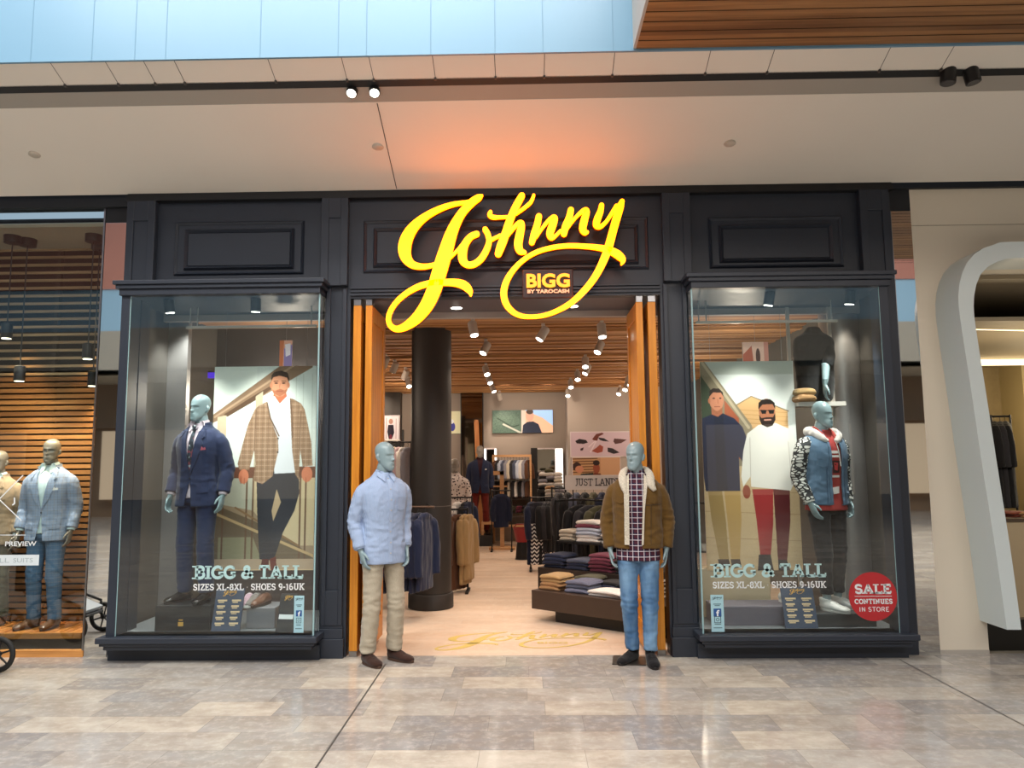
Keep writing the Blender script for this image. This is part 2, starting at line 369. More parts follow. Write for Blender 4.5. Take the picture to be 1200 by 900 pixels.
def slab(mb, s, x0, x1, z0, z1, T, t=.17, d0=0., d1=-.0012, ser=.15):
    w = sum(G[c][0] for c in s); sx = (x1-x0)/w; sz = z1-z0; x = x0
    for c in s:
        wd, lines, serifs = G[c]
        for ln in lines: stroke(mb, [(x+p[0]*sx, z0+p[1]*sz, t*min(sx, sz)) for p in ln], T, d0, d1, sub=1, caps=(0, 0))
        for q in serifs:
            if ser <= 0: continue
            px, pz = x+q[0]*sx, z0+q[1]*sz
            if len(q) == 2: a, b = ser*1.35*sx, .055*sz
            else: a, b = .045*sx, .12*sz
            v = [T(px+i*a, pz+j*b, d) for d in (d0-1e-4, d1) for i, j in ((-1, -1), (1, -1), (1, 1), (-1, 1))]
            mb.add(v, [(0, 1, 2, 3), (7, 6, 5, 4), (0, 4, 5, 1), (1, 5, 6, 2), (2, 6, 7, 3), (3, 7, 4, 0)])
        x += wd*sx
# flat printed pictures: a painted grid of coloured points on a real board
class Pic:
    def __init__(s, w, h, bg, px=1.0):
        s.w = w; s.h = h; s.n = px; s.a = np.zeros((int(h*px), int(w*px), 3)); s.a[:] = lin(bg)
        s.Y, s.X = np.mgrid[0:s.a.shape[0], 0:s.a.shape[1]]; s.X = (s.X+.5)/px; s.Y = (s.Y+.5)/px; s.mask = None
    def put(s, m, c):
        if s.mask is not None: m = m*s.mask
        c = np.array(lin(c)); s.a = s.a*(1-m[..., None])+c*m[..., None]; return s
    def m_poly(s, pts):
        P = pts; c = np.zeros(s.X.shape, bool); n = len(P)
        for i in range(n):
            (x1, y1), (x2, y2) = P[i], P[i-1]
            if y1 == y2: continue
            c ^= ((y1 > s.Y) != (y2 > s.Y)) & (s.X < (x2-x1)*(s.Y-y1)/(y2-y1)+x1)
        return c.astype(float)
    def poly(s, pts, c, a=1.): return s.put(s.m_poly(pts)*a, c)
    def m_ell(s, cx, cy, rx, ry): return np.clip((1.0-np.sqrt(((s.X-cx)/rx)**2+((s.Y-cy)/ry)**2))*min(rx, ry)*s.n+.5, 0, 1)
    def ell(s, cx, cy, rx, ry, c, a=1.): return s.put(s.m_ell(cx, cy, rx, ry)*a, c)
    def line(s, pts, w, c, a=1.):
        m = np.zeros(s.X.shape)
        for (x1, y1), (x2, y2) in zip(pts, pts[1:]):
            d = (x2-x1)**2+(y2-y1)**2+1e-9; t = np.clip(((s.X-x1)*(x2-x1)+(s.Y-y1)*(y2-y1))/d, 0, 1)
            m = np.maximum(m, np.clip((w/2-np.hypot(s.X-x1-t*(x2-x1), s.Y-y1-t*(y2-y1)))*s.n+.5, 0, 1))
        return s.put(m*a, c)
    def grain(s, amp, seed=1):
        r = np.random.RandomState(seed).rand(*s.a.shape[:2])-.5; m = s.mask if s.mask is not None else 1
        s.a = np.clip(s.a*(1+amp*(r*m)[..., None]), 0, 1); return s
    def soft(s, k=1):
        for _ in range(k):
            a = s.a; b = a.copy(); b[1:-1, 1:-1] = (a[1:-1, 1:-1]*4+a[:-2, 1:-1]+a[2:, 1:-1]+a[1:-1, :-2]+a[1:-1, 2:])/8; s.a = b
        return s
    def build(s, name, T, parent=None, local=False, emit=0., rough=.5):
        """T(u, v) with u right, v down in 0..1 -> 3D"""
        h, w = s.a.shape[:2]; u, v = np.meshgrid(np.linspace(0, 1, w), np.linspace(0, 1, h)); O = np.array(T(0, 0)); U = np.array(T(1, 0))-O; V = np.array(T(0, 1))-O
        co = O+u[..., None]*U+v[..., None]*V; me = bpy.data.meshes.new(name)
        i = np.arange(h*w).reshape(h, w); q = np.stack([i[:-1, :-1], i[1:, :-1], i[1:, 1:], i[:-1, 1:]], -1).reshape(-1, 4)
        me.vertices.add(h*w); me.vertices.foreach_set('co', co.reshape(-1)); me.loops.add(q.size); me.loops.foreach_set('vertex_index', q.reshape(-1))
        me.polygons.add(len(q)); me.polygons.foreach_set('loop_start', np.arange(0, q.size, 4)); me.update(calc_edges=True)
        ca = me.color_attributes.new('print', 'FLOAT_COLOR', 'POINT'); c = np.ones((h*w, 4)); c[:, :3] = s.a.reshape(-1, 3); ca.data.foreach_set('color', c.reshape(-1))
        t = NT(name+'_print'); at_ = t.n('ShaderNodeAttribute', attribute_name='print'); t.base(at_.outputs[0]); t.set(rough=rough, spec=.3)
        if emit: t.l(at_.outputs[0], t.b.inputs['Emission Color']); t.b.inputs['Emission Strength'].default_value = emit
        return link(name, me, t.m, parent, local)
def front(x0, x1, z1, z0, y): return lambda u, v: (x0+(x1-x0)*u, y, z1+(z0-z1)*v)
# ---------------------------------------------------------------- mannequins
SKIN = M('mannequin_skin', '84989d', rough=.33, spec=.5)
HEADC = {}
def head_geo():
    if 'h' in HEADC: return HEADC['h']
    prof = [(0.0, .018, -.092, -.066), (.012, .034, -.100, -.04), (.035, .050, -.104, 0.0), (.065, .059, -.103, .035), (.10, .066, -.098, .062), (.14, .072, -.098, .080),
            (.17, .0745, -.097, .087), (.20, .071, -.088, .083), (.225, .059, -.069, .068), (.245, .038, -.04, .044), (.255, .012, -.012, .018)]
    A = cat_rom(prof, 5); n = 48; v = []; f = []
    for z, w, F, B in A:
        cy = (F+B)/2; d = (B-F)/2
        for k in range(n):
            a = 2*pi*k/n; c, s = cos(a), sin(a); x = w*math.copysign(abs(c)**.92, c); y = cy+d*math.copysign(abs(s)**.92, s)
            if s < 0:
                g = lambda cx, cz, sx, sz: math.exp(-((x-cx)/sx)**2-((z-cz)/sz)**2)
                y -= .026*g(0, .098, .010, .010)+.015*g(0, .122, .008, .020)+.007*g(0, .150, .045, .010)+.008*g(0, .060, .022, .009)-.006*g(0, .058, .024, .0025)+.006*g(0, .022, .02, .012)
                y += .016*g(.032, .130, .017, .010)+.016*g(-.032, .130, .017, .010)+.005*g(.045, .075, .015, .02)+.005*g(-.045, .075, .015, .02)
                y -= .007*g(.032, .129, .011, .006)+.007*g(-.032, .129, .011, .006)
            v.append(Vector((x, y, z)))
    m = len(A)
    for i in range(m-1):
        for k in range(n): j = (k+1) % n; f.append((i*n+k, i*n+j, (i+1)*n+j, (i+1)*n+k))
    f += [tuple(reversed(range(n))), tuple(range((m-1)*n, m*n))]
    parts = [(v, f), loft([(0, .028, -.13), (0, .018, -.04), (0, .0, .05), (0, -.01, .09)], [.066, .060, .056, .04], [.066, .062, .058, .04], 24)]
    for s in (-1, 1): parts.append(loft([(s*.069, -.002, .085), (s*.077, .004, .105), (s*.080, .010, .128), (s*.074, .004, .145)], [.004, .006, .006, .003], [.008, .013, .017, .008], 12, ref=(1, 0, 0)))
    HEADC['h'] = vox(parts, .0036, 1, .4); return HEADC['h']
def hand_geo():
    if 'g' in HEADC: return HEADC['g']
    P = [loft([(0, 0, .06), (0, 0, 0), (.001, 0, -.03), (.002, 0, -.075), (.004, 0, -.1)], [.026, .022, .017, .0145, .010], [.031, .029, .037, .041, .036], 20)]
    for y, L, c0 in ((-.0315, .074, 8), (-.0105, .083, 12), (.0105, .077, 17), (.0310, .060, 22)):
        p = Vector((.003, y*.95, -.088)); pts = [p.copy()]; a = radians(c0); spread = y*2.2
        for k, q in enumerate((.45, .32, .23)):
            p = p+Vector((sin(a), sin(radians(spread*60))*.12, -cos(a)))*L*q*1.12; pts.append(p.copy()); a += radians(24)
        P.append(loft(pts, [.0095, .0088, .008, .0062], [.0095, .0088, .008, .0062], 12, ref=(0, 1, 0)))
    P.append(loft([(.004, -.018, -.015), (.012, -.045, -.045), (.020, -.058, -.073), (.026, -.060, -.098)], [.014, .0125, .0100, .0075], [.014, .012, .0095, .007], 12, ref=(0, 1, 0)))
    HEADC['g'] = vox(P, .0027, 2, .4); return HEADC['g']
def arrs(me, mtx=None, mirror=False):
    v = [p.co.copy() for p in me.vertices]; f = [tuple(p.vertices) for p in me.polygons]
    if mirror: v = [Vector((-p.x, p.y, p.z)) for p in v]; f = [tuple(reversed(q)) for q in f]
    if mtx: v = [mtx @ p for p in v]
    return v, f
TORSO = [(.80, .198, .136, .0), (.84, .198, .136, .0), (.95, .193, .132, 0), (1.08, .180, .124, 0), (1.2, .176, .124, -.005), (1.33, .196, .135, -.005), (1.42, .205, .134, 0), (1.49, .192, .116, .008), (1.54, .160, .094, .014), (1.575, .10, .072, .014), (1.62, .062, .062, .008)]
class Fig:
    def __init__(s, name, label, loc, rz, head=0., tilt=0., legs=None, arms=None, skin=None, cat='mannequin', sc=1., group=None):
        s.root = thing(name, label, cat, loc, rz, group); s.root.scale = (sc,)*3; s.sc = sc
        s.legs = legs or [((-.095, 0, .93), (-.12, -.01, .50), (-.135, .02, .09), -12), ((.095, 0, .93), (.12, -.01, .50), (.135, .02, .09), 12)]
        s.arms = arms or [((-.205, .008, 1.465), (-.268, .03, 1.19), (-.275, -.02, .94), 0), ((.205, .008, 1.465), (.268, .03, 1.19), (.275, -.02, .94), 0)]
        s.arms = [((a[0][0]*.90, a[0][1], a[0][2]), (a[1][0]*.89, a[1][1], a[1][2]), (a[2][0]*.90, a[2][1], a[2][2]), a[3]) for a in s.arms]; arms = s.arms
        s.skin = skin or SKIN; s.head = head; s.tilt = tilt; s.body()
    def link(s, name, me, mat, parent=None, smooth=True):
        return link(name, me, mat, parent or s.root, True, smooth)
    def body(s):
        H = Matrix.Translation((0, 0, 1.625)) @ Matrix.Rotation(s.head, 4, 'Z') @ Matrix.Rotation(s.tilt, 4, 'X')
        parts = [arrs(head_geo(), H)]
        low = [loft([(0, c, z) for z, a, b, c in TORSO[2:]], [a*.80 for z, a, b, c in TORSO[2:]], [b*.80 for z, a, b, c in TORSO[2:]], 20, 2)]
        for h, k, a, fd in s.legs:
            low.append(loft([h, (Vector(h)+Vector(k))/2, k, (Vector(k)*.6+Vector(a)*.4), a, (a[0], a[1], .02)], [.062, .062, .050, .050, .034, .03], [.068, .066, .054, .054, .038, .03], 14, 2))
        for sh, el, wr, hr in s.arms:
            low.append(loft([(sh[0]*.7, sh[1], sh[2]-.01), sh, el, wr], [.045, .05, .037, .025], [.045, .05, .037, .028], 14, 3))
            d = (Vector(wr)-Vector(el)).normalized(); q = Vector((0, 0, -1)).rotation_difference(d).to_matrix().to_4x4()
            parts.append(arrs(hand_geo(), Matrix.Translation(wr) @ q @ Matrix.Rotation(radians(hr), 4, 'Z'), mirror=sh[0] > 0))
        me = mesh('body', *join(low+parts)); s.bodyob = s.link('body', me, s.skin)
    def trousers(s, mat, hem=.10, w=1.0, amp=.006, name='trousers', taper=1., waist=1.03, voxel=.0085):
        P = [loft([(0, 0, waist), (0, 0, .96), (0, .002, .90), (0, .004, .85)], [.160*w, .166*w, .170*w, .13*w], [.108, .114*w, .118*w, .08*w], 24)]
        for h, k, a, fd in s.legs:
            h, k, a = Vector(h), Vector(k), Vector(a); an = k+(a-k)*((k.z-hem)/(k.z-a.z)); side = 1 if h.x > 0 else -1
            P.append(loft([h+Vector((0, 0, .02)), h*.72+k*.28, h*.35+k*.65, k, k*.6+an*.4, k*.25+an*.75, an], [.084*w, .086*w, .077*w, .071*w, .072*w*taper, .066*w*taper, .063*w*taper], [.100*w, .098*w, .086*w, .078*w, .077*w*taper, .072*w*taper, .071*w*taper], 22))
        me = vox(P, voxel, 5)
        def fold(p):
            f = .45
            if p.z < .34: f += 1.3*(1-p.z/.34)
            f += 1.0*math.exp(-((p.z-.50)/.09)**2)+1.2*math.exp(-((p.z-.86)/.07)**2); return f
        wrinkle(me, amp, (7, 7, 17), 3.1+s.root.location.x, fold); s.tr = s.link(name, me, mat); s.trb = bvh_of(me); return s.tr
    def top(s, name, mat, grow=0., hem=.86, cuff=0.03, cut=None, amp=.006, thick=0., arm=1.0, parent=None, voxel=.0075, boxy=0., sleeves=True, short=None, seed=0., armgrow=None):
        T = [(z, a*.96+grow+boxy*max(0, 1-abs(z-1.1)/.3), b+grow, c) for z, a, b, c in TORSO if z > hem+.03]
        zl = hem; i = [t for t in TORSO if t[0] <= hem+.03] or [TORSO[0]]; z, a, b, c = i[-1]; T = [(hem, a*.96+grow, b+grow, c)]+T
        P = [loft([(0, c, z) for z, a, b, c in T], [a for z, a, b, c in T], [b for z, a, b, c in T], 30, ex=2.25)]
        ag = grow if armgrow is None else armgrow
        for sh, el, wr, hr in s.arms if sleeves else []:
            sh, el, wr = Vector(sh), Vector(el), Vector(wr); e = wr-(wr-el).normalized()*cuff; q = .35
            pts = [Vector((sh.x*.62, sh.y, sh.z+.022)), sh+Vector((0, 0, -.010)), sh*.62+el*.38+Vector((math.copysign(.012, sh.x), 0, 0)), el, el*.5+e*.5, e]
            R = [.048+ag, .055+ag, .055*arm+ag, .049*arm+ag, .045*arm+ag, .039*arm+ag]
            P.append(loft(pts, R, [r*1.05 for r in R], 22))
        me = vox(P, voxel, 5)
        def fold(p):
            f = .55+.8*math.exp(-((p.z-1.06)/.10)**2)
            if abs(p.x) > .21: f = .7+1.1*math.exp(-((p.z-1.19)/.10)**2)+.9*max(0, 1-(p.z-.94)/.12)
            return f
        wrinkle(me, amp, (8, 8, 13), 1.3+seed+s.root.location.x*2, fold)
        b = bvh_of(me)
        for c in (cut or []): cut_front(me, c)
        o = s.link(name, me, mat, parent)
        if thick: m = o.modifiers.new('cloth', 'SOLIDIFY'); m.thickness = thick; m.offset = -1
        return o, b
    def patch(s, name, poly, b, mat, parent, off=.003, th=.003, smooth=True, step=.018, label=None, side=-1):
        me = mesh(name, *drape(poly, b, off, th, step, side=side)); o = link(name, me, mat, parent, True, smooth, 40)
        if label: o['label'] = label
        return o
    def bits(s, name, geos, mat, parent, smooth=True, label=None):
        o = link(name, mesh(name, *join(geos)), mat, parent, True, smooth, 40)
        if label: o['label'] = label
        return o
    def band(s, name, mat, parent, z0=1.575, z1=1.635, rx=.070, ry=.072, cy=.006, th=.006, gap=20, label=None, lean=.01):
        """standing collar around the neck with a gap at the front"""
        v = []; f = []; n = 28
        for i in range(n+1):
            a = radians(-90+gap+(360-2*gap)*i/n); c, q = cos(a), sin(a); dz = -.022*max(0, -q)
            for r, z in ((0, z0), (0, z1), (th, z1), (th+lean, z0)): v.append((( rx+r)*c, cy+(ry+r)*q, z+dz))
        for i in range(n):
            for k in range(4): j = (k+1) % 4; f.append((i*4+k, (i+1)*4+k, (i+1)*4+j, i*4+j))
        f += [(0, 1, 2, 3), (n*4+3, n*4+2, n*4+1, n*4)]
        o = link(name, mesh(name, v, f), mat, parent, True, True, 50)
        if label: o['label'] = label
        return o
    def buttons(s, pts, b, mat, parent, r=.006, off=.006):
        for x, z in pts:
            h = b.ray_cast(Vector((x, -2, z)), Vector((0, 1, 0))); y = h[0].y if h[0] else -.13
            mb = MB(); mb.cyl((x, y-off, z), (x, y-off-.003, z), r, r, 10); mb.build('button', mat, parent, local=True)
    def shoes(s, mat, sole, high=.13, lace=None, w=1., sq=1., group=None, toe=1., sole_h=.022):
        for i, (h, k, a, fd) in enumerate(s.legs):
            ax, ay = a[0], a[1]-.005; z0 = a[2]-.09
            L = [loft([(0, .062, .036), (0, .02, .05), (0, -.04, .05), (0, -.10, .037), (0, -.165, .030), (0, -.20*toe, .023)], [.026, .037*w, .044*w, .050*w, .045*w, .024*w], [.026, .046, .047, .034, .026, .014], 20),
                 loft([(0, .03, .03), (0, .022, .08), (0, .02, high)], [.034, .040, .045], [.036, .052, .055], 18)]
            me = vox(L, .0055, 3)
            for v in me.vertices: v.co.z = max(v.co.z, .016)
            wrinkle(me, .0015, (25, 25, 30), i*3.)
            X = Matrix.Translation((ax, ay, z0)) @ Matrix.Rotation(radians(fd), 4, 'Z')
            me.transform(X); o = s.link('shoe', me, mat)
            out = []
            for q in range(24):
                t = 2*pi*q/24; y = -.068+.140*sin(t); wd = .040+.010*max(0, -sin(t)) ; out.append((wd*w*cos(t)*(1.0 if sin(t) < .8 else .95), y if y > -.2 else y))
            mb = MB(); mb.prism(out, 'z', 0., sole_h); so = mb.build('sole', sole, o, local=True, bevel=.004); so.data.transform(X)
            if lace:
                mb = MB()
                for q in range(4):
                    y = -.045-q*.020; z = .097-q*.009
                    mb.tube([(-.024, y+.004, z-.010), (-.010, y, z+.001), (.010, y-.002, z+.001), (.024, y+.004, z-.010)], .0032, 6)
                la = mb.build('laces', lace, o, local=True, smooth=True); la.data.transform(X)
    # ready-made pieces
    def suit_jacket(s, mat, shirt, hem=.85, vz=1.14, lapel=None, grow=.016, button=None, amp=.006, square=None, cutaway=True, name='jacket', open_w=0., parent=None, spread=.07):
        cut = [(-spread, 1.66), (-open_w/2-.004, vz), (open_w/2+.004, vz), (spread, 1.66)]
        low = [(-open_w/2-.002, vz-.06), (-.055-open_w/2, hem-.05), (.035+open_w/2, hem-.05), (open_w/2+.002, vz-.06)]
        o, b = s.top(name, mat, grow, hem, .03, [cut]+([low] if cutaway else []), amp, .004)
        lp = lapel or mat
        for q in (-1, 1):
            X = lambda pts: [(q*x, z) for x, z in pts]
            l = s.patch('lapel', X([(open_w/2+.0, vz-.012), (spread*.42+open_w/4, 1.34), (spread-.01, 1.575), (.105, 1.52), (.125, 1.475), (.098, 1.468), (.118, 1.42), (.075, 1.28)]), b, lp, o, .006, .005)
            s.patch('collar', X([(spread-.012, 1.585), (spread+.012, 1.60), (.120, 1.515), (.128, 1.482), (.103, 1.492)]), b, lp, l, .012, .004)
            s.patch('pocket_flap', X([(.075, 1.02), (.165, 1.028), (.165, .982), (.075, .975)]), b, mat, o, .005, .004)
            s.bits('cuff', [loft([Vector(a[2])-(Vector(a[2])-Vector(a[1])).normalized()*k for k in (.035, .008)], [.040, .037], [.042, .039], 18, 1) for a in s.arms if a[0][0]*q > 0], shirt, o)
        s.band('back_collar', lp, o, 1.565, 1.625, .082, .082, .014, .008, 52)
        s.patch('chest_pocket', [(.085, 1.355), (.150, 1.365), (.148, 1.347), (.084, 1.337)], b, mat, o, .005, .003)
        if square: s.patch('pocket_square', [(.095, 1.358), (.112, 1.395), (.120, 1.378), (.136, 1.388), (.142, 1.365)], b, square, o, .006, .004)
        if button: s.buttons([(.004, vz-.03)] if open_w < .02 else [], b, button, o, .008)
        return o, b
    def dress_shirt(s, mat, hem=.9, tie=None, sleeves=False, amp=.002, placket=True, name='shirt', open_=True):
        o, b = s.top(name, mat, 0.0, hem, .03, None, amp, 0, sleeves=sleeves)
        s.band('collar_band', mat, o, 1.585, 1.645, .066, .068, .004, .004, 25)
        for q in (-1, 1):
            s.patch('collar', [(q*x, z) for x, z in [(.058, 1.635), (.012, 1.588), (.048, 1.530), (.088, 1.588)]], b, mat, o, .012, .005)
        if placket: s.patch('placket', [(-.014, 1.58), (.014, 1.58), (.014, hem+.01), (-.014, hem+.01)], b, mat, o, .002, .002)
        if tie:
            k = s.patch('tie', [(-.014, 1.555), (.014, 1.555), (.030, 1.30), (.042, 1.12), (0, 1.07), (-.042, 1.12), (-.030, 1.30)], b, tie, o, .006, .005)
            s.bits('knot', [loft([(0, -.098, 1.585), (0, -.103, 1.568), (0, -.108, 1.54)], [.024, .020, .013], [.012, .014, .010], 14)], tie, k)
        return o, b
# ================================================================ materials of the place
NAVY = M('navy_joinery', '272d38', rough=.42, var=.05, vs=3, bump=.05, bs=200)
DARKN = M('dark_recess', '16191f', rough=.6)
WHITEP = M('white_plaster', 'd9d2c6', rough=.75, var=.03, vs=1.5)
STEEL = M('brushed_steel', '9a9a9c', rough=.28, metal=1, var=.06, vs=20)
BLACK = M('black_metal', '131315', rough=.45)
MIRROR = M('mirror_glass', 'e4e6e6', rough=.02, metal=1)
ORANGE = wood('door_timber', 'b0640f', 'e0962c', 'z', rough=.38, scale=5)
def tiles(name, cols, bw, bh, grout, rough, bumpy=.1, rowoff=.5, vein='8f8a84', axes='xy'):
    t = NT(name); co = t.coord(rot=(0, 0, 0) if axes == 'xy' else (pi/2, 0, 0))
    # a tone for each single tile from its row and column
    X = t.sep(co); rv = t.math('DIVIDE', X[1], bh); row = t.math('FLOOR', rv); wr_ = t.n('ShaderNodeTexWhiteNoise', noise_dimensions='1D'); t.l(row, wr_.inputs['W'])
    cu_ = t.math('ADD', t.math('DIVIDE', X[0], bw), wr_.outputs[0]); colm = t.math('FLOOR', cu_)
    mort = t.math('MAXIMUM', t.math('LESS_THAN', t.math('FRACT', t.math('ADD', cu_, 100.)), .004/bw), t.math('LESS_THAN', t.math('FRACT', t.math('ADD', rv, 100.)), .004/bh))
    cb = t.n('ShaderNodeCombineXYZ'); t.l(row, cb.inputs[0]); t.l(colm, cb.inputs[1]); wn = t.n('ShaderNodeTexWhiteNoise', noise_dimensions='2D'); t.l(cb.outputs[0], wn.inputs['Vector'])
    n = len(cols); base = t.ramp(wn.outputs[0], [(i/n, lc(c)) for i, c in enumerate(cols)], 'CONSTANT')
    nz = t.noise(t.coord((.8, 1.4, 1)), 3.2, 8, .68); base = t.mix(t.ramp(nz, [(.40, (0, 0, 0)), (.62, (.55, .55, .55))]), base, lc(vein))
    n2 = t.noise(t.coord((1, 1, 1)), 14, 6, .7); base = t.mix(t.ramp(n2, [(.48, (0, 0, 0)), (.7, (.35, .35, .35))]), base, lc('e4ddd0'))
    base = t.mix(t.math('MULTIPLY', mort, .5), base, lc(grout)); t.base(base); t.set(rough=rough, spec=.5)
    return t.m
FLOORM = tiles('mall_floor_stone', ['aeaaa4', 'bdb7ad', '9d9a97', 'c9c0b1', 'a6a29c', 'b8b1a6', '989593'], .60, .30, '77726c', .12, vein='96897a')
SHOPFL = tiles('shop_floor_planks', ['dcc2ab', 'e0c8b2', 'd6bba2', 'dcc4af'], 1.2, .14, 'bda590', .4, vein='c8b09a')
# ================================================================ mall setting
mb = MB(); mb.box(-48, 48, -16, 6.66, -.1, 0); mb.build('floor', FLOORM, kind='structure')
mb = MB()
for p, q in (((-1.21, 6.56), (-2.05, -6)), ((3.10, 6.56), (3.27, 4.2))):  # expansion joints
    pass
g1 = [fl(452, 778), fl(368, 903)]; g2 = [fl(1054, 773), fl(1203, 852)]
for a, b in (g1, g2):
    d = (b-a).normalized(); n = Vector((-d.y, d.x, 0))*.006; e = a+d*9
    mb.add([a+n+Vector((0, 0, .0012)), a-n+Vector((0, 0, .0012)), e-n+Vector((0, 0, .0012)), e+n+Vector((0, 0, .0012))], [(0, 1, 2, 3)])
mb.build('trim_1', M('joint_metal', '4c4945', rough=.5), kind='structure')
# sloping soffit over the shopfronts, with the black lighting track
P0 = Vector((0, 6.62, 4.10)); SL = .39
def Pv(v):
    d = RM @ Vector(((0)/FPX, -(v-450)/FPX, -1)); t = (P0.z+SL*P0.y-EYE)/(d.z+SL*d.y); return (d.y*t, EYE+d.z*t)
SOF = M('soffit_paint', 'dad3c8', rough=.6, var=.02, vs=1)
def strip(name, va, vb, dz, mat, th=.03, x0=-11, x1=11, par=None):
    a, b = Pv(va), Pv(vb); m = MB(); m.prism([(a[0], a[1]+dz), (b[0], b[1]+dz), (b[0], b[1]+dz+th), (a[0], a[1]+dz+th)], 'x', x0, x1); o = m.build(name, mat, par); o['kind'] = 'structure' if not par else 'part'
    if par: del o['kind']
    return o
strip('ceiling', 221, 117, 0, SOF)
strip('ceiling', 117, 98, .002, M('soffit_shade_band', '9a948b', rough=.6))  # shade band beside the track, painted in as a darker flush strip
strip('ceiling', 91, 62.5, 0, SOF)
a, b = Pv(99), Pv(90); m = MB(); m.prism([(a[0], a[1]-.0), (b[0], b[1]-.0), (b[0], b[1]+.09), (a[0], a[1]+.09)], 'x', -11, 11)
m.build('trim_2', BLACK, kind='structure')
# joints in the soffit
def soff(u, v): # point on the soffit plane under a photo point
    d = RM @ Vector(((u-600)/FPX, -(v-450)/FPX, -1)); t = (P0.z+SL*P0.y-EYE)/(d.z+SL*d.y); return Vector((0, 0, EYE))+d*t
mb = MB()
for x, va, vb in [(soff(452, 165).x, 219, 118)]+[(soff(u, 75).x, 90, 63) for u in (60, 125, 170, 206, 316, 402, 434, 508, 580, 638, 719, 829, 902, 1034, 1106)]:
    a, b = Pv(va), Pv(vb); w = .004 if va > 200 else .0025
    mb.add([(x-w, a[0], a[1]-.001), (x+w, a[0], a[1]-.001), (x+w, b[0], b[1]-.001), (x-w, b[0], b[1]-.001)], [(0, 1, 2, 3)])
    if va < 200: mb.box(x-.008, x+.008, a[0]-.01, a[0]+.012, a[1]-.015, a[1]+.01)
mb.build('trim_3', M('joint_dark', '4a4642', rough=.6), kind='structure')
# upper white panelled wall above the soffit, blue skylight tint put into its colour
yt, zt = Pv(62.5)
mb = MB(); mb.box(-11, 11, yt-.012, yt+.1, zt-.004, 9.5)
UP = M('upper_wall_panels', '668ea8', rough=.35, var=.03, vs=.8); uw = mb.build('wall_upper', UP, kind='structure')
mb = MB()
for u in (39, 110, 160, 196, 306, 397, 430, 505, 580, 636, 718):
    x = at(u, 40, yt).x; mb.box(x-.003, x+.003, yt-.0135, yt-.012, zt, 9.5)
mb.build('panel_joint', M('panel_joint', '5d839c', rough=.6), uw)
# timber bulkhead, upper right
xl = at(745, 57, yt).x
TB = wood('bulkhead_timber', '76502f', 'ab8052', 'x', rough=.5, scale=4, plank=.115, pax='y')
mb = MB(); mb.box(xl, 11, 2.2, yt-.01, zt+.01, zt+.03); tb = mb.build('ceiling', TB, kind='structure')
mb = MB()
for i in range(28): y = yt-.12-.115*i; mb.box(xl, 11, y-.002, y+.002, zt+.006, zt+.0105)
mb.build('board_joint', M('board_gap', '3c2414', rough=.7), tb)
mb = MB(); mb.box(xl-.02, xl, 2.2, yt-.01, zt+.01, zt+1.2); mb.box(xl, 11, 2.2, 2.3, zt+.03, zt+1.2); mb.build('wall_bulkhead', M('bulkhead_side', 'a9a7a2', rough=.6), kind='structure')
# far side of the mall (seen in the mirrors and glass)
FARW = M('far_mall_wall', '7d6248', rough=.7, var=.05, vs=.5)
mb = MB(); mb.box(-48, 48, -12.3, -12, 3.0, 4.5); mb.box(-48, 48, -12.6, -12.3, 0, 3.2)
for x in (-27.5, -22, -16.5, -11, -5.5, 0, 5.5, 11, 16.5, 22, 27.5): mb.box(x-.35, x+.35, -12.2, -11.7, 0, 4.5)
mb.build('wall_rear', FARW, kind='structure')
mb = MB(); mb.box(-48, 48, -9.4, -9.0, 7.1, 9.2); mb.build('wall_gallery', M('gallery_front', 'c4806a', rough=.6, var=.06, vs=.6), kind='structure')
mb = MB(); mb.box(-48, 48, -9.35, -9.05, 5.8, 7.1); mb.build('wall_gallery_mid', M('gallery_blue', 'a4c4d4', rough=.5), kind='structure')
mb = MB(); mb.box(-48, 48, -9.5, -9.0, 4.5, 5.8); mb.box(-48, 48, -12.3, -9.0, 4.5, 4.6); mb.build('wall_gallery_low', M('gallery_beige', 'b3a692', rough=.6), kind='structure')
mb = MB()
for x in range(-40, 41, 5): mb.box(x+.6, x+3.6, -12.0, -11.95, .6, 2.9)
o = mb.build('window_far', emis('far_shop_light', (1, .74, .48), .35), kind='structure')
mb = MB()
for x in (-9, -4.5, 0, 4.5, 9): mb.box(x-.25, x+.25, -9, 4.6, 9.6, 10.0)
mb.box(-48, 48, -9.2, -9.0, 9.3, 9.7); mb.build('trim_4', M('roof_beam', '8d8f92', rough=.6), kind='structure')

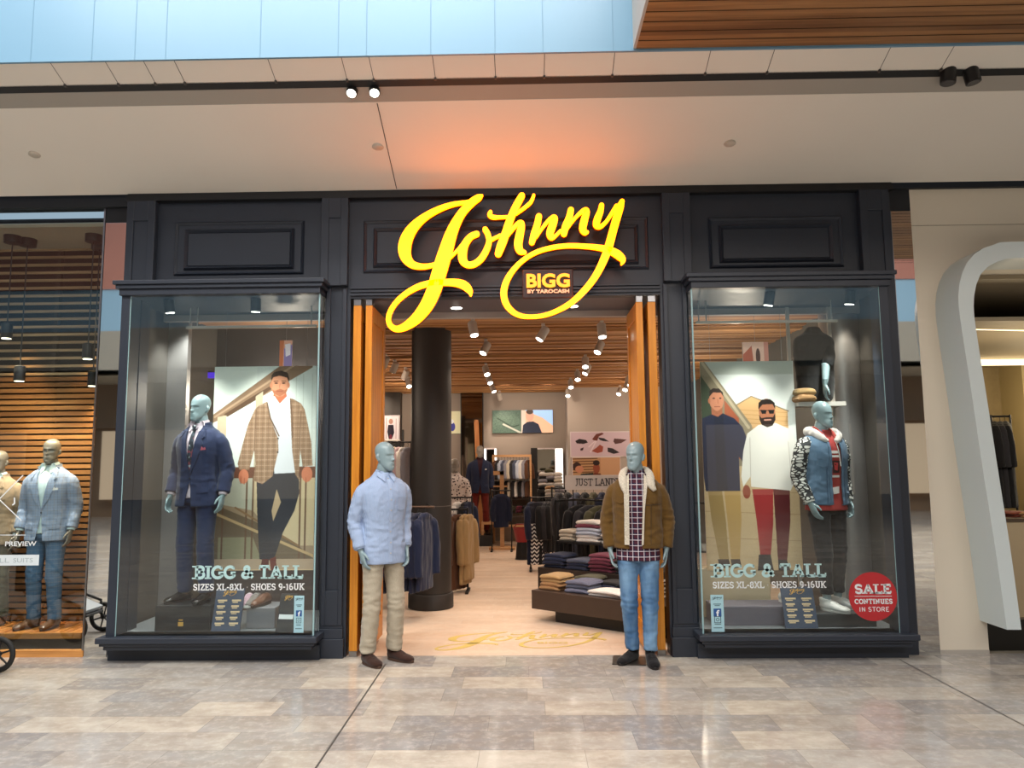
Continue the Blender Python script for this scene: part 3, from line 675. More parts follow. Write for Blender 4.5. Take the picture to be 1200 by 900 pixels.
# ================================================================ navy shopfront
YF = 6.62
mb = MB()
mb.box(-3.62, 3.30, YF, YF+.16, 3.24, 4.11)                    # header
for a, b in ((-3.62, -3.47), (-1.80, -1.57), (1.21, 1.46), (3.14, 3.30)): mb.box(a, b, YF, YF+.16, 0, 3.24)
mb.box(-3.47, -1.80, YF, YF+.16, 0, .2); mb.box(1.46, 3.14, YF, YF+.16, 0, .2)
mb.box(-1.57, 1.21, YF, YF+.10, 3.13, 3.24)
wf = mb.build('wall_front', NAVY, kind='structure')
def frame_rect(mb, x0, x1, z0, z1, y, w=.03, d=.018):
    mb.box(x0, x1, y-d, y, z1-w, z1); mb.box(x0, x1, y-d, y, z0, z0+w); mb.box(x0, x0+w, y-d, y, z0, z1); mb.box(x1-w, x1, y-d, y, z0, z1)
def step_rect(mb, x0, x1, z0, z1, y, w=.02, d=.02):            # bevelled picture-frame moulding
    o = [(x0, z0), (x1, z0), (x1, z1), (x0, z1)]; i = [(x0+w, z0+w), (x1-w, z0+w), (x1-w, z1-w), (x0+w, z1-w)]
    m_ = [(x0+w*.4, z0+w*.4), (x1-w*.4, z0+w*.4), (x1-w*.4, z1-w*.4), (x0+w*.4, z1-w*.4)]
    v = [(x, y, z) for x, z in o]+[(x, y-d, z) for x, z in m_]+[(x, y-d*.2, z) for x, z in i]+[(x, y+.001, z) for x, z in i]
    f = []
    for k in range(4):
        j = (k+1) % 4; f += [(k, j, 4+j, 4+k), (4+k, 4+j, 8+j, 8+k), (8+k, 8+j, 12+j, 12+k)]
    mb.add(v, f)
# pilasters
for a, b in ((-3.61, -3.35), (-1.83, -1.59), (1.24, 1.49), (3.00, 3.26)):
    m = MB(); m.box(a, b, YF-.055, YF, 3.24, 4.05); m.box(a, a+.065, YF-.068, YF-.055, 3.24, 4.05); m.box(b-.065, b, YF-.068, YF-.055, 3.24, 4.05); m.box(a+.065, b-.065, YF-.068, YF-.055, 3.86, 4.05)
    m.build('pilaster', NAVY, wf, bevel=.003)
for a, b, z0, z1 in ((-3.19, -2.00, 3.36, 3.86), (1.66, 2.86, 3.36, 3.83), (-1.46, 1.12, 3.36, 3.85)):
    m = MB(); step_rect(m, a, b, z0, z1, YF-.0, .03, .020); step_rect(m, a+.09, b-.09, z0+.05, z1-.07, YF-.0, .035, .032); m.box(a+.13, b-.13, YF-.012, YF, z0+.09, z1-.11)
    m.build('raised_panel', NAVY, wf)
m = MB(); m.box(-3.62, 3.30, YF-.07, YF, 4.045, 4.085); m.box(-3.62, 3.30, YF-.05, YF, 4.085, 4.135)
m.build('cornice', M('black_cornice', '0e0f12', rough=.5), wf)
m = MB()
for z, d in ((3.215, .02), (3.15, .03), (3.185, .014)): m.box(-1.57, 1.21, YF-d, YF, z, z+.018)
m.box(-1.57, 1.21, YF-.012, YF, 3.128, 3.15); m.build('lintel_moulding', NAVY, wf)
for a, b in ((-1.80, -1.58), (1.215, 1.46)):                    # panels on the lower piers
    m = MB(); m.box(a, b, YF-.05, YF, .0, .16); m.box(a+.01, b-.01, YF-.035, YF, .16, .24); m.box(a+.015, b-.015, YF-.022, YF, .24, .27)
    m.box(a+.02, a+.055, YF-.03, YF, .27, 3.22); m.box(b-.055, b-.02, YF-.03, YF, .27, 3.22); m.box(a+.055, b-.055, YF-.03, YF, .27, .56)
    m.build('pier_panel', NAVY, wf, bevel=.003)
# display windows: boxes of glass on a moulded sill
GL = glass('window_glass', (.90, .95, .95))
GEDGE = M('glass_edge', '8fb0b4', rough=.2, spec=.6)
def bay(n, x0, x1, glass_side):
    yf = 6.44; w = bpy.data.objects.new('window_%d' % n, None); COL.objects.link(w); w.location = ((x0+x1)/2, YF, 0); w['kind'] = 'structure'
    m = MB(); m.box(x0-.03, x1+.03, 6.53, YF+.02, 0, .12)
    o = m.build('plinth', NAVY, w)
    m = MB(); s0 = .0; 
    for z0, z1, e in ((.115, .150, .0), (.150, .175, .025), (.175, .222, .05)): m.box(x0-e, x1+e, yf-.045-e*.8, YF, z0, z1)
    m.build('sill', NAVY, w, bevel=.006)
    m = MB()
    for z0, z1, e in ((3.225, 3.262, .055), (3.190, 3.225, .035), (3.135, 3.190, .012)): m.box(x0-e, x1+e, yf-.03-e*.9, YF, z0, z1)
    m.build('head_moulding', NAVY, w, bevel=.006)
    m = MB(); j = .075
    if glass_side == 'R': m.box(x0, x0+j, yf-.012, YF, .22, 3.14); gx0, gx1 = x0+j, x1
    else: m.box(x1-j, x1, yf-.012, YF, .22, 3.14); gx0, gx1 = x0, x1-j
    m.build('jamb', NAVY, w, bevel=.004)
    m = MB(); m.box(gx0, gx1, yf, yf+.010, .222, 3.137); m.build('pane', GL, w)
    xs = gx1 if glass_side == 'R' else gx0
    m = MB(); m.box(xs-.005, xs+.005, yf+.012, YF, .222, 3.137); m.build('side_pane', GL, w)
    m = MB(); m.box(xs-.006, xs+.006, yf-.002, yf+.012, .222, 3.137)
    xo = gx0 if glass_side == 'R' else gx1
    m.box(xo-.004, xo+.006, yf-.004, yf, .222, 3.137); m.build('glass_edge', GEDGE, w)
    m = MB(); m.box(x0, x1, yf+.012, 7.55, .205, .222); m.build('display_floor', M('display_deck', '6e7276', rough=.45, var=.05, vs=4), w)
    m = MB(); m.box(x0, x1, yf+.012, 7.55, 3.137, 3.16); m.build('display_ceiling', M('display_top', '3a3f45', rough=.5), w)
    return w
w1 = bay(1, -3.55, -1.80, 'R'); w2 = bay(2, 1.45, 3.14, 'L')
# mirror pillars at both ends
for n, a, b in (('left', -3.86, -3.655), ('right', 3.315, 3.50)):
    m = MB(); m.box(a, b, 6.66, 6.90, 0, 3.88); o = m.build('pillar_mirror_'+n, MIRROR); o['kind'] = 'structure'; o.name = 'wall_pillar_'+n
    m = MB(); m.box(a, b, 6.66, 6.90, 3.88, 4.2); m.build('pillar_top', DARKN, o)
    m = MB(); m.box(b-.008 if n == 'left' else a, b if n == 'left' else a+.008, 6.655, 6.66, 0, 3.88); m.build('edge_trim', STEEL, o)
# dark slot above the neighbours
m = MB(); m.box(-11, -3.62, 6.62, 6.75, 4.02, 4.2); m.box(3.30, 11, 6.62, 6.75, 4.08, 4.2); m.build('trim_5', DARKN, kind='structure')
# ================================================================ shop interior shell
GREIGE = M('greige_wall', 'a79c92', rough=.75, var=.02, vs=2); DGREY = M('dark_grey_wall', '4a4744', rough=.7, var=.04)
m = MB(); m.box(-3.62, 3.30, 6.66, 16.6, -.1, 0.0); m.build('floor', SHOPFL, kind='structure')
m = MB(); m.box(-3.7, 3.4, 16.5, 16.65, 0, 3.5); m.build('wall_back', GREIGE, kind='structure')
m = MB(); m.box(.86, 3.4, 15.6, 16.5, 0, 3.5); m.build('wall_back_right', M('light_greige_wall', 'b9afa6', rough=.75), kind='structure')
m = MB(); m.box(-3.72, -3.60, 6.78, 16.5, 0, 3.5); m.build('wall_left', DGREY, kind='structure')
m = MB(); m.box(3.28, 3.40, 6.78, 16.5, 0, 3.5); m.build('wall_right', DGREY, kind='structure')
# entrance soffit and drop
m = MB(); m.box(-1.57, 1.21, 6.72, 7.30, 3.135, 3.16); m.build('ceiling', M('entrance_soffit', '57525a', rough=.35), kind='structure')
m = MB(); m.box(-3.6, 3.28, 7.30, 7.36, 3.075, 3.5); m.build('wall_bulkhead_inner', M('inner_bulkhead', 'a39a94', rough=.6), kind='structure')
# timber slat ceiling, boards fanned at slightly different angles
CW = [wood('ceiling_timber_%d' % i, a, b, 'x', rough=.75, scale=4) for i, (a, b) in enumerate((('8d5f36', 'bd8852'), ('744b28', 'a5713f'), ('9c6e44', 'c9965f')))]
m = MB(); m.box(-3.6, 3.28, 7.36, 16.5, 3.30, 3.5); cl = m.build('ceiling', M('ceiling_backing', '3a2618', rough=.8), kind='structure')
rs = random.Random(4)
for k in range(3):
    m = MB(); 
    for i in range(k, 66, 3):
        y = 7.42+i*.137; rr = rs.uniform(-.06, .06)+.05*sin(i*.35); h = rs.uniform(.0, .05); a, b = -3.6, 3.28; wd = .052
        v = [(a, y-wd-rr, 3.20+h), (a, y+wd-rr, 3.20+h), (b, y+wd+rr, 3.20+h), (b, y-wd+rr, 3.20+h)]; v += [(p[0], p[1], 3.31) for p in v]
        m.add(v, [(3, 2, 1, 0), (4, 5, 6, 7), (0, 1, 5, 4), (1, 2, 6, 5), (2, 3, 7, 6), (3, 0, 4, 7)])
    m.build('ceiling_slats', CW[k], cl)
# round black column
m = MB(); m.lathe([(.245, 0), (.262, .005), (.262, .16), (.255, .17), (.238, .172), (.236, 3.30)], -1.125, 8.90, 48)
col_ = m.build('round_column', M('column_wrap', '2a2624', rough=.55, bump=.2, bs=300), smooth=True, angle=40); tag(col_, kind='structure'); col_.name = 'wall_column'
m = MB(); m.lathe([(.2365, 1.155), (.240, 1.157), (.240, 1.163), (.2365, 1.165)], -1.125, 8.90, 48); m.build('joint_ring', M('ring', '5a5450', rough=.4), col_)
# backdrops behind the display windows
m = MB(); m.box(-3.6, -1.95, 8.6, 8.66, 0, 3.3); m.build('wall_dark_backdrop', M('backdrop_dark', '39363a', rough=.6, var=.1, vs=2), kind='structure')  # added dark sheet standing in for the dim open shop behind
for x0, x1 in ((-3.62, -3.38), (3.02, 3.28)):
    m = MB()
    m.lathe([(abs(x1-x0)/2+.06, .2), (abs(x1-x0)/2+.06, 3.14)], (x0+x1)/2, 7.5, 40) if x0 > 0 else m.box(-3.60, -3.40, 7.42, 7.50, .22, 3.14)
    o = m.build('steel_cladding', M('grey_steel_cladding', 'a5a3a4', rough=.38, metal=.7, var=.08, vs=3), smooth=x0 > 0, angle=40); o['kind'] = 'structure'; o.name = 'wall_cladding'
# ================================================================ the lit script sign
SIGN = [
 [(565, 228.5, 2), (561, 231, 7), (553, 236.5, 8.5), (542, 248, 9), (534, 261, 11), (528, 275, 13.5), (523, 291, 15.5), (518, 307, 16.5), (513, 324, 16.5), (508, 340, 16), (500, 357, 15), (489, 371.5, 12.5), (477, 381, 9.5), (466, 385.3, 7), (458.5, 382.5, 6.5), (455, 375.5, 5.3), (456.5, 366, 5.2), (463.5, 354.5, 5.2), (475, 344, 5.6), (490, 335.5, 6.3), (506, 331.3, 6.8), (521, 330.5, 7.2), (534, 331, 8.5), (544, 334, 9.5), (550, 340, 7.5), (551.5, 345.5, 2.5)],
 [(556, 235.5, 4), (545, 236.8, 4.2), (530, 239.2, 5), (514, 244.8, 6.3), (498, 253.6, 8), (485, 265, 11), (477, 277.5, 13.6), (473.8, 290, 14.5), (475.5, 301, 12.5), (483, 309.5, 8.5), (494, 312, 6.2), (504, 311, 5), (514, 308.3, 4.5)],
 [(526, 303, 3.5), (535, 294, 3.6), (543, 285, 4.5), (550, 277.5, 6.2), (557.5, 273.8, 7)],
 [(558.5, 273.8, 7.5), (551.5, 277, 8), (545, 285.5, 9.5), (542, 295, 11.5), (542.5, 304.5, 11), (548, 309.8, 8.2), (556, 308.8, 8), (564, 302.5, 8), (570, 292.5, 7.8), (573, 282.5, 7.2), (571.5, 274, 7.2), (568.5, 268.5, 7)],
 [(573.5, 281.5, 5.5), (579, 279, 4.2), (586, 275.5, 4)],
 [(611.5, 229, 8), (607, 237, 9), (601, 249, 9.3), (596, 262, 9.8), (591.5, 276, 10.5), (587, 288, 10.8), (583.8, 297, 9)],
 [(574.8, 248, 4.5), (573.8, 251.5, 6), (577.5, 254, 5.5), (585, 254.3, 4), (594, 253.8, 3.5)],
 [(625.5, 228.5, 3.6), (622, 236.5, 4.2), (614, 243.5, 4), (605, 250, 3.8)],
 [(591, 280.5, 4), (597, 273, 4.2), (603.5, 265, 5.2), (609.5, 260.8, 7), (611.3, 264, 8.6), (609, 275, 10.6), (607.3, 286, 11), (609.5, 293.5, 9.2), (614.8, 295.5, 5)],
 [(631.5, 253.5, 8), (629.5, 263, 8.6), (626, 274, 9), (623.3, 283.5, 7.5)],
 [(628.5, 277.5, 3.5), (634.5, 268.5, 3.6), (641, 260, 4.4), (647.5, 254.5, 5.5), (650, 256, 8.4), (647.5, 264, 9.8), (644.5, 273, 9.6), (646, 278.3, 6.5), (650.5, 276.5, 4.2), (657, 270, 3.6)],
 [(669, 246, 8), (667, 255, 8.8), (662.5, 266, 9.4), (661, 273.5, 8)],
 [(665, 267.5, 3.2), (671, 259, 3.6), (678, 251, 4.4), (685, 246, 6), (687.5, 248, 8), (685, 257, 9.8), (683, 267, 9.6), (685.3, 272, 7.2), (688.3, 271.8, 4)],
 [(705, 240.5, 6.5), (703.5, 248, 8), (700, 257, 9.4), (699, 263.5, 8), (703.5, 265.3, 5.5), (710, 260, 4.4), (716.5, 250.5, 4.8), (722.5, 241.5, 6)],
 [(729, 236, 6), (726.5, 243, 9), (722.5, 256, 9.6), (718, 272, 9.6), (713, 290, 10), (706, 308, 9.2), (696.5, 325.5, 8.2), (684, 341, 7.4), (670, 354, 6.6), (655, 363, 5.6), (639, 369, 5), (624, 371, 4.6), (610, 369.8, 5.4), (599.5, 364, 6.6), (592.5, 354.5, 7.8), (590.3, 343, 8), (593, 330.5, 7.4), (600.5, 317.5, 6.2), (612, 305.5, 5.4), (627, 296, 5.1), (645, 290.3, 5), (664, 287.8, 5.2), (684, 288.2, 5.4), (702, 290, 6.4), (715, 293.3, 8.4), (724.5, 298.5, 9.6), (730, 304.5, 7), (728.5, 309.5, 2)]]
SIGN = SIGN[:2]+[[(a, b, c*.87) for a, b, c in s] for s in SIGN[2:14]]+[[(a, b, c*.94) for a, b, c in SIGN[14]]]
SY = 6.40
gold = emis('sign_yellow_glow', (1.0, .195, .0), 9.0)
sg = thing('illuminated_sign', 'glowing yellow handwritten script sign over the shop entrance', 'sign', (at(600, 300, SY).x, YF, 3.1))
TS = lambda u, v, d: tuple(at(u, v, SY)+Vector((0, d, 0)))
mb = MB()
for i, s in enumerate(SIGN):
    e = .0004*i; stroke(mb, s, lambda u, v, d, e=e: TS(u, v, d-e), 0, .028, sub=5)
mb.build('script_lettering', gold, sg)
mb = MB()
for i, s in enumerate(SIGN): stroke(mb, [(a, b, c*1.06+.6) for a, b, c in s], TS, .030, .062, sub=4)
mb.build('letter_return', M('sign_return', '5a2408', rough=.5), sg)
mb = MB()
for u, v in ((478, 300), (520, 305), (505, 345), (590, 290), (608, 280), (646, 270), (683, 262), (718, 272), (596, 335), (640, 368-30)):
    if v > 330 and u > 600: continue
    p = at(u, v, SY); mb = MB(); mb.cyl((p.x, SY+.06, p.z), (p.x, YF, p.z), .008, .008, 8); mb.build('standoff_pin', BLACK, sg)
# small plate of block letters inside the loop
p0, p1 = at(612, 316, SY+.03), at(672, 349, SY+.03)
pl = thing('illuminated_nameplate', 'small dark plate with glowing block letters inside the loop of the script sign', 'sign', ((p0.x+p1.x)/2, YF, p1.z))
mb = MB(); mb.bbox(p0.x, p1.x, SY+.03, SY+.06, p1.z, p0.z, .01); mb.cyl(((p0.x+p1.x)/2, SY+.06, p1.z+.12), ((p0.x+p1.x)/2, YF, p1.z+.12), .01); mb.build('backing_plate', M('plate_maroon', '2a1210', rough=.5), pl)
a, b = at(617, 337.5, SY+.02), at(667.5, 320.5, SY+.02)
v, f = text_on('BIGG', a.x, b.x, a.z, b.z, SY+.020, bold=.035); me = mesh('block_letters', v, f); o = link('block_letters', me, emis('sign_amber_glow', (1.0, .30, .01), 2.4), pl, False)
o.modifiers.new('t', 'SOLIDIFY').thickness = .014
a, b = at(618, 343.8, SY+.02), at(667, 338.8, SY+.02)
v, f = text_on('BY TAROCASH', a.x, b.x, a.z, b.z, SY+.022, bold=.04); me = mesh('small_letters', v, f); o = link('small_letters', me, emis('sign_peach_glow', (1.0, .42, .22), 1.3), pl, False)
o.modifiers.new('t', 'SOLIDIFY').thickness = .008
# the same script inlaid in gold on the threshold floor
X0, X1, YA, YB = -.84, .74, 7.60, 6.84
TF = lambda u, v, d: (X0+(u-452)/283*(X1-X0), YA+(v-222)/166*(YB-YA), d)
mb = MB()
for i, s in enumerate(SIGN): stroke(mb, s, lambda u, v, d, i=i: TF(u, v, d+.0001*i), .0016, .0002, sub=4)
v, f = text_geo('BIGG', 1, .03); mn, mx = v.min(0), v.max(0)
mb.add([TF(617+(q[0]-mn[0])/(mx[0]-mn[0])*50, 338-(q[1]-mn[1])/(mx[1]-mn[1])*17, .002) for q in v], f)
o = mb.build('floor_decal', M('gold_inlay', 'd2b866', rough=.4)); tag(o, 'flat gold script lettering laid on the threshold floor of the entrance', 'floor lettering')
# ================================================================ folding timber doors at the entrance
def door(n, x0, x1, hinge):
    d = bpy.data.objects.new('door_%d' % n, None); COL.objects.link(d); d.location = ((x0+x1)/2, 6.66, 0); d['kind'] = 'structure'
    y0, y1 = 6.635, 7.27; m = MB()
    m.box(x0, x1, y0, y0+.09, .045, 3.07); m.box(x0, x1, y1-.09, y1, .045, 3.07); m.box(x0, x1, y0+.09, y1-.09, .045, .25); m.box(x0, x1, y0+.09, y1-.09, 2.93, 3.07)
    m.box(x0+.012, x1-.012, y0+.09, y1-.09, .25, 2.93); m.build('door_leaf', ORANGE, d, bevel=.003)
    m = MB(); m.box(x0+.003, x1-.003, y0-.006, y0+.04, .0, .045); m.box(x0+.003, x1-.003, y0-.004, y0+.04, 3.07, 3.125); m.build('pivot_block', STEEL, d)
    return d
d1 = door(1, -1.545, -1.475, 0); d2 = door(2, -1.435, -1.375, 0); d3 = door(3, .995, 1.055, 1); d4 = door(4, 1.10, 1.17, 1)
for d, xf, s in ((d2, -1.375, 1), (d3, .995, -1)):
    m = MB(); m.box(xf, xf+s*.006, 6.80, 6.86, .98, 1.20); m.cyl((xf, 6.83, 1.06), (xf+s*.05, 6.83, 1.06), .009); m.cyl((xf+s*.05, 6.83, 1.06), (xf+s*.05, 6.96, 1.06), .009)
    m.build('door_handle', STEEL, d)
# ================================================================ ceiling lights
LENS = emis('lamp_lens', (1.0, .93, .82), 14); WHM = M('white_lamp_metal', 'b9b2aa', rough=.4)
def downlight(loc, r, label, pw=25):
    t = thing('downlight', label, 'ceiling light', loc); m = MB(); m.lathe([(r*1.25, loc[2]-.004), (r*1.25, loc[2]+.003)], loc[0], loc[1], 24); m.build('trim_ring', WHM, t)
    m = MB(); m.lathe([(r, loc[2]-.007), (r, loc[2]-.004)], loc[0], loc[1], 24); m.build('lens', LENS, t)
    spot('downlight_beam', (loc[0], loc[1], loc[2]-.02), (loc[0], loc[1], 0), pw, WARM, 110, .8)
for (u, v), s in zip(((535, 361), (671, 359)), ('left', 'right')):
    p = fl(u, v, 3.13); downlight((p.x, p.y, 3.134), .05, 'small round recessed downlight in the entrance soffit, the %s one of the pair' % s, 40)
def track_lamp(p, tgt, label, group, mat=WHM, sc=1., pw=30, lens=LENS, top=None, col=WARM, hl=.15, stem=None):
    """housing hung by a bracket, pointing at tgt"""
    t = thing('track_spotlight', label, 'spotlight', p, 0, group); p = Vector(p); d = (Vector(tgt)-p).normalized(); r = .050*sc
    m = MB(); m.cyl(p-d*hl*sc, p, r, r, 20); m.cyl(p-d*(hl+.012)*sc, p-d*hl*sc, r*.8, r, 20); m.build('housing', mat, t, smooth=True, angle=40)
    m = MB(); m.cyl(p, p+d*.004, r*.82, r*.82, 20); m.build('lens', lens, t)
    zt = top if top else p.z+.2; q = p-d*.09*sc; m = MB(); m.cyl(q, (q.x, q.y, zt), .012*sc, .012*sc, 8); m.box(q.x-.02, q.x+.02, q.y-.05, q.y+.05, zt-.02, zt); m.build('bracket', mat, t)
    if pw: spot('spotlight_beam', p+d*.02, tgt, pw, col, 75, .7)
    return t
rails = MB()
rows = [  # photo points of the lens, aim offset, which row
 ('right hand row', [(706, 395, (.1, -.5)), (700, 413, (-.9, -.9)), (686, 430, (-.1, -1.0)), (685.5, 438, (-1.0, -.6)), (677, 445, (0, -1.2)), (669, 454, (0, -1.2)), (665.5, 464, (-.1, -1.4))]),
 ('far right row', [(738, 451, (.3, -1)), (732.5, 457, (-.8, -1.3)), (725, 462, (-.9, -1.3))]),
 ('middle row', [(556, 393, (.4, -.5)), (566, 414, (-.9, -.9)), (571, 439, (.6, -1.2)), (574.5, 449, (.6, -1.2)), (579, 459, (.8, -.6)), (586, 468, (.3, 1.5))]),
 ('left hand row', [(449, 430, (-1, 1)), (460, 436, (-1, 1)), (473, 444, (-1, 1)), (479.5, 453, (.6, -1.2))]),
 ('single lamp', [(632, 398, (-1.2, -.3))])]
ordn = ['nearest', 'second', 'third', 'fourth', 'fifth', 'sixth', 'farthest']
tk = []
for rn, L in rows:
    for i, (u, v, (ax, ay)) in enumerate(L):
        p = fl(u, v, 3.02); k = ordn[i] if i < len(L)-1 or len(L) == 1 else 'farthest'
        lab = ('small white ceiling spotlight, %s of the %s inside the shop' % (k, rn)) if len(L) > 1 else 'white ceiling spotlight hanging alone between the two rows, turned away'
        track_lamp(p, (p.x+ax, p.y+ay, 1.0), lab, 'spotlights under the timber ceiling', pw=34, top=3.2)
# fill beams without fixtures, added to brighten the shop interior
for x in (-2.8, 2.4):
    for y in (7.9, 10.0, 13.0): spot('shop_fill_beam', (x, y, 3.1), (x*.9, y+.5, 0), 60, WARM, 120, .8)
for y in (8.4, 10.5, 12.9, 15.0): spot('shop_fill_beam', (-.1, y, 3.15), (-.1, y, 0), 75, WARM, 104, .9)
for x, y, p_ in ((-2.7, 8.4, 34), (-2.7, 11.5, 40), (-2.4, 14.3, 40), (2.5, 8.6, 34), (2.5, 11.5, 40), (2.2, 14.3, 34)): point('side_fill_light', (x, y, 2.45), p_, WARM, .08)  # unseen point lights added at the sides to lift the ceiling
for x in (-2.2, -.4, .45): spot('wall_wash', (x, 14.6, 3.15), (x, 16.5, 2.1), 40, WARM, 100, .9)  # unseen spots added to brighten the back wall
# pair of spotlights on the mall track
BLAMP = emis('mall_lamp_lens', (1.0, .95, .8), 12)
for u, v, k, dx in ((412, 103, 'left', -.5), (439, 102, 'right', .3)):
    a, b = Pv(104); p = Vector((soff(u, 104).x, a-.03, b-.03))
    track_lamp(p, (p.x+dx, 3.0, 0), 'lit black spotlight on the mall track above the sign, %s of the pair' % k, 'lit spotlights on the black track', BLACK, .85, 30, BLAMP, b+.08, NEUT, .12)
OFFL = M('lens_off', '3b3b3d', rough=.2)
for u, v, k, dx in ((1098, 86, 'left', -.6), (1127, 85, 'right', .6)):
    a, b = Pv(100); p = Vector((soff(u, 104).x, a-.05, b-.07))
    track_lamp(p, (p.x+dx, 5.2, 0), 'unlit black spotlight on the mall track at upper right, %s of the pair' % k, 'unlit spotlights on the black track', BLACK, 1.1, 0, OFFL, b+.06, NEUT, .13)
for (u, v), k in zip(((41, 182), (443, 173), (855, 169)), ('far left', 'beside the soffit joint', 'right of the sign')):
    p = soff(u, v); m = MB(); m.lathe([(.035, p.z-.012), (.05, p.z-.002), (.05, p.z+.02)], p.x, p.y, 20); o = m.build('smoke_detector', M('detector_plastic', 'b9b0a3', rough=.5), smooth=True, angle=40)
    tag(o, 'small round detector set in the beige soffit, %s' % k, 'detector')
# ================================================================ clothes: builders
TM = {k: cloth(k+'_cloth', c) for k, c in dict(navy='1d2744', navy2='18203a', black='17171b', charcoal='2d2d33', camel='a98a5e', white='dcd8d4', burg='5a2033', burg2='74384a', grey='8b8a94', slate='4e5468', pale='b9c3d6', pinkish='cdb2b8', tan='a07a52', brown='5b3a26', rust='7a3320', olive='4c4a36', stone='c9bfae').items()}
HB = {}
def hang_mesh(L, w=.22, d=.06, sl=.62):
    k = (L, w, d, sl)
    if k in HB: return HB[k]
    P = [loft([(0, 0, -.03), (0, 0, -.06), (0, 0, -.10), (0, 0, -.3), (0, 0, -.55*L-.1), (0, 0, -L)], [.05, .13, w*.95, w*.9, w*.92, w*1.02], [.03, .04, d*.9, d*1.1, d, d*1.15], 18, 3)]
    if sl:
        for s in (-1, 1): P.append(loft([(s*w*.8, 0, -.11), (s*w*1.02, -.005, -.2), (s*w*1.12, -.02, -.42), (s*w*1.08, -.03, -sl)], [.05, .055, .05, .045], [.05, .06, .055, .05], 12, 3))
    me = vox(P, .013, 3); wrinkle(me, .010, (14, 14, 4), L*9); HB[k] = me; return me
def hung(mat, label, loc, rz, L=.75, w=.22, d=.06, sl=.62, group=None, name='hanging_jacket', cat='jacket'):
    t = thing(name, label, cat, loc, rz, group); me = hang_mesh(L, w, d, sl).copy(); me.materials.clear(); me.materials.append(mat)
    o = link('garment', me, mat, t, True, True)
    m = MB(); m.tube([(0, 0, -.07), (0, 0, -.01), (.018, 0, .018), (.0, 0, .036), (-.014, 0, .022)], .003, 6); m.tube([(-.16, 0, -.115), (0, 0, -.065), (.16, 0, -.115)], .006, 6); m.build('hanger', BLACK, t, local=True)
    return t
def rail(name, label, p, q, z, mat=BLACK, feet=True, group=None):
    t = thing(name, label, 'clothes rail', ((p[0]+q[0])/2, (p[1]+q[1])/2, 0), 0, group); m = MB(); m.cyl((p[0], p[1], z), (q[0], q[1], z), .013, .013, 12); m.build('bar', mat, t)
    if feet:
        for x, y in (p, q):
            m = MB(); m.cyl((x, y, .02), (x, y, z+.02), .013, .013, 12); m.box(x-.02, x+.02, y-.2, y+.2, 0, .025); m.build('post', mat, t)
    return t
FB = {}
def fold_mesh(w, d, h, seed=0):
    k = (w, d, h, seed)
    if k in FB: return FB[k]
    b = MB(); b.bbox(-w/2, w/2, -d/2, d/2, 0, h, h*.46, 3); me = mesh('f', b.v, b.f); bm = bmesh.new(); bm.from_mesh(me)
    bmesh.ops.subdivide_edges(bm, edges=[e for e in bm.edges if e.calc_length() > .06], cuts=4, use_grid_fill=True); bm.to_mesh(me); bm.free()
    for v in me.vertices: q = v.co; v.co = q+Vector((.006*noise.noise(q*9+Vector((seed, 0, 0))), .006*noise.noise(q*8), (.005*noise.noise(q*7+Vector((0, seed, 0)))-.016*(abs(q.x)/w*2)**3)*(1 if q.z > h*.5 else .3)))
    FB[k] = me; return me
def stack(mats, loc, rz, what, where, group, w=.30, d=.26, h=.035, jit=.012):
    z = loc[2]; n = len(mats)
    for i, mt in enumerate(mats):
        me = fold_mesh(w, d, h, i % 3).copy(); me.materials.append(mt[0])
        o = link('folded_garment', me, mt[0], None, True, True); o.location = (loc[0]+random.uniform(-jit, jit), loc[1]+random.uniform(-jit, jit), z); o.rotation_euler = (0, 0, rz+random.uniform(-.05, .05)); z += h*.86
        pos = 'alone in' if n == 1 else ('topmost of' if i == n-1 else ('lowest of' if i == 0 else '%s up in' % ['', 'second', 'third', 'fourth', 'fifth', 'sixth'][i]))
        tag(o, '%s %s %s %s' % (mt[1], what, pos, where), 'folded clothes', group)
# ---- navy suits on the rail in front of the column
p, q = at(470, 594, 8.12), at(509, 594, 8.12); zr = q.z
RT = rail('clothes_rail', 'clothes rail with navy suits in front of the round column', (p.x-.62, 8.12), (q.x, 8.12), zr, M('rail_bronze', '6a5547', rough=.35, metal=.6), False)
m = MB(); m.cyl((q.x-.03, 8.12, zr), (-1.14, 8.66, zr), .012); m.build('column_arm', BLACK, RT); m = MB(); m.cyl((p.x-.6, 8.12, .02), (p.x-.6, 8.12, zr), .013); m.box(p.x-.62, p.x-.58, 7.9, 8.3, 0, .025); m.build('post', BLACK, RT)
for i in range(6):
    x = q.x-.10-.078*i
    hung(TM['navy' if i % 2 == 0 else 'navy2'], 'navy suit on the rail by the column, %s from its right end' % ('first', 'second', 'third', 'fourth', 'fifth', 'sixth')[i], (x, 8.12, zr-.035), radians(70), .83+.02*(i % 2), .18, .03, .68, 'navy suits on the rail by the column', 'hanging_suit', 'suit')
# dark and burgundy trousers low behind the blue-shirt mannequin
for i, (c, u) in enumerate((('burg', 452), ('black', 459), ('burg', 447))):
    pp = at(u, 640, 8.9); hung(TM[c], '%s long garment hanging low behind the chino mannequin, %s' % ({'burg': 'burgundy', 'black': 'black'}[c], ('between its legs', 'right of its knee', 'left of its knee')[i]), (pp.x, 8.9, .98), radians(60), .80, .18, .05, 0, None, 'hanging_garment', 'garment')
p = at(446, 640, 8.9); rail('clothes_rail', 'low clothes rail behind the chino mannequin', (p.x-.1, 8.9), (at(462, 640, 8.9).x+.04, 8.9), 1.02)
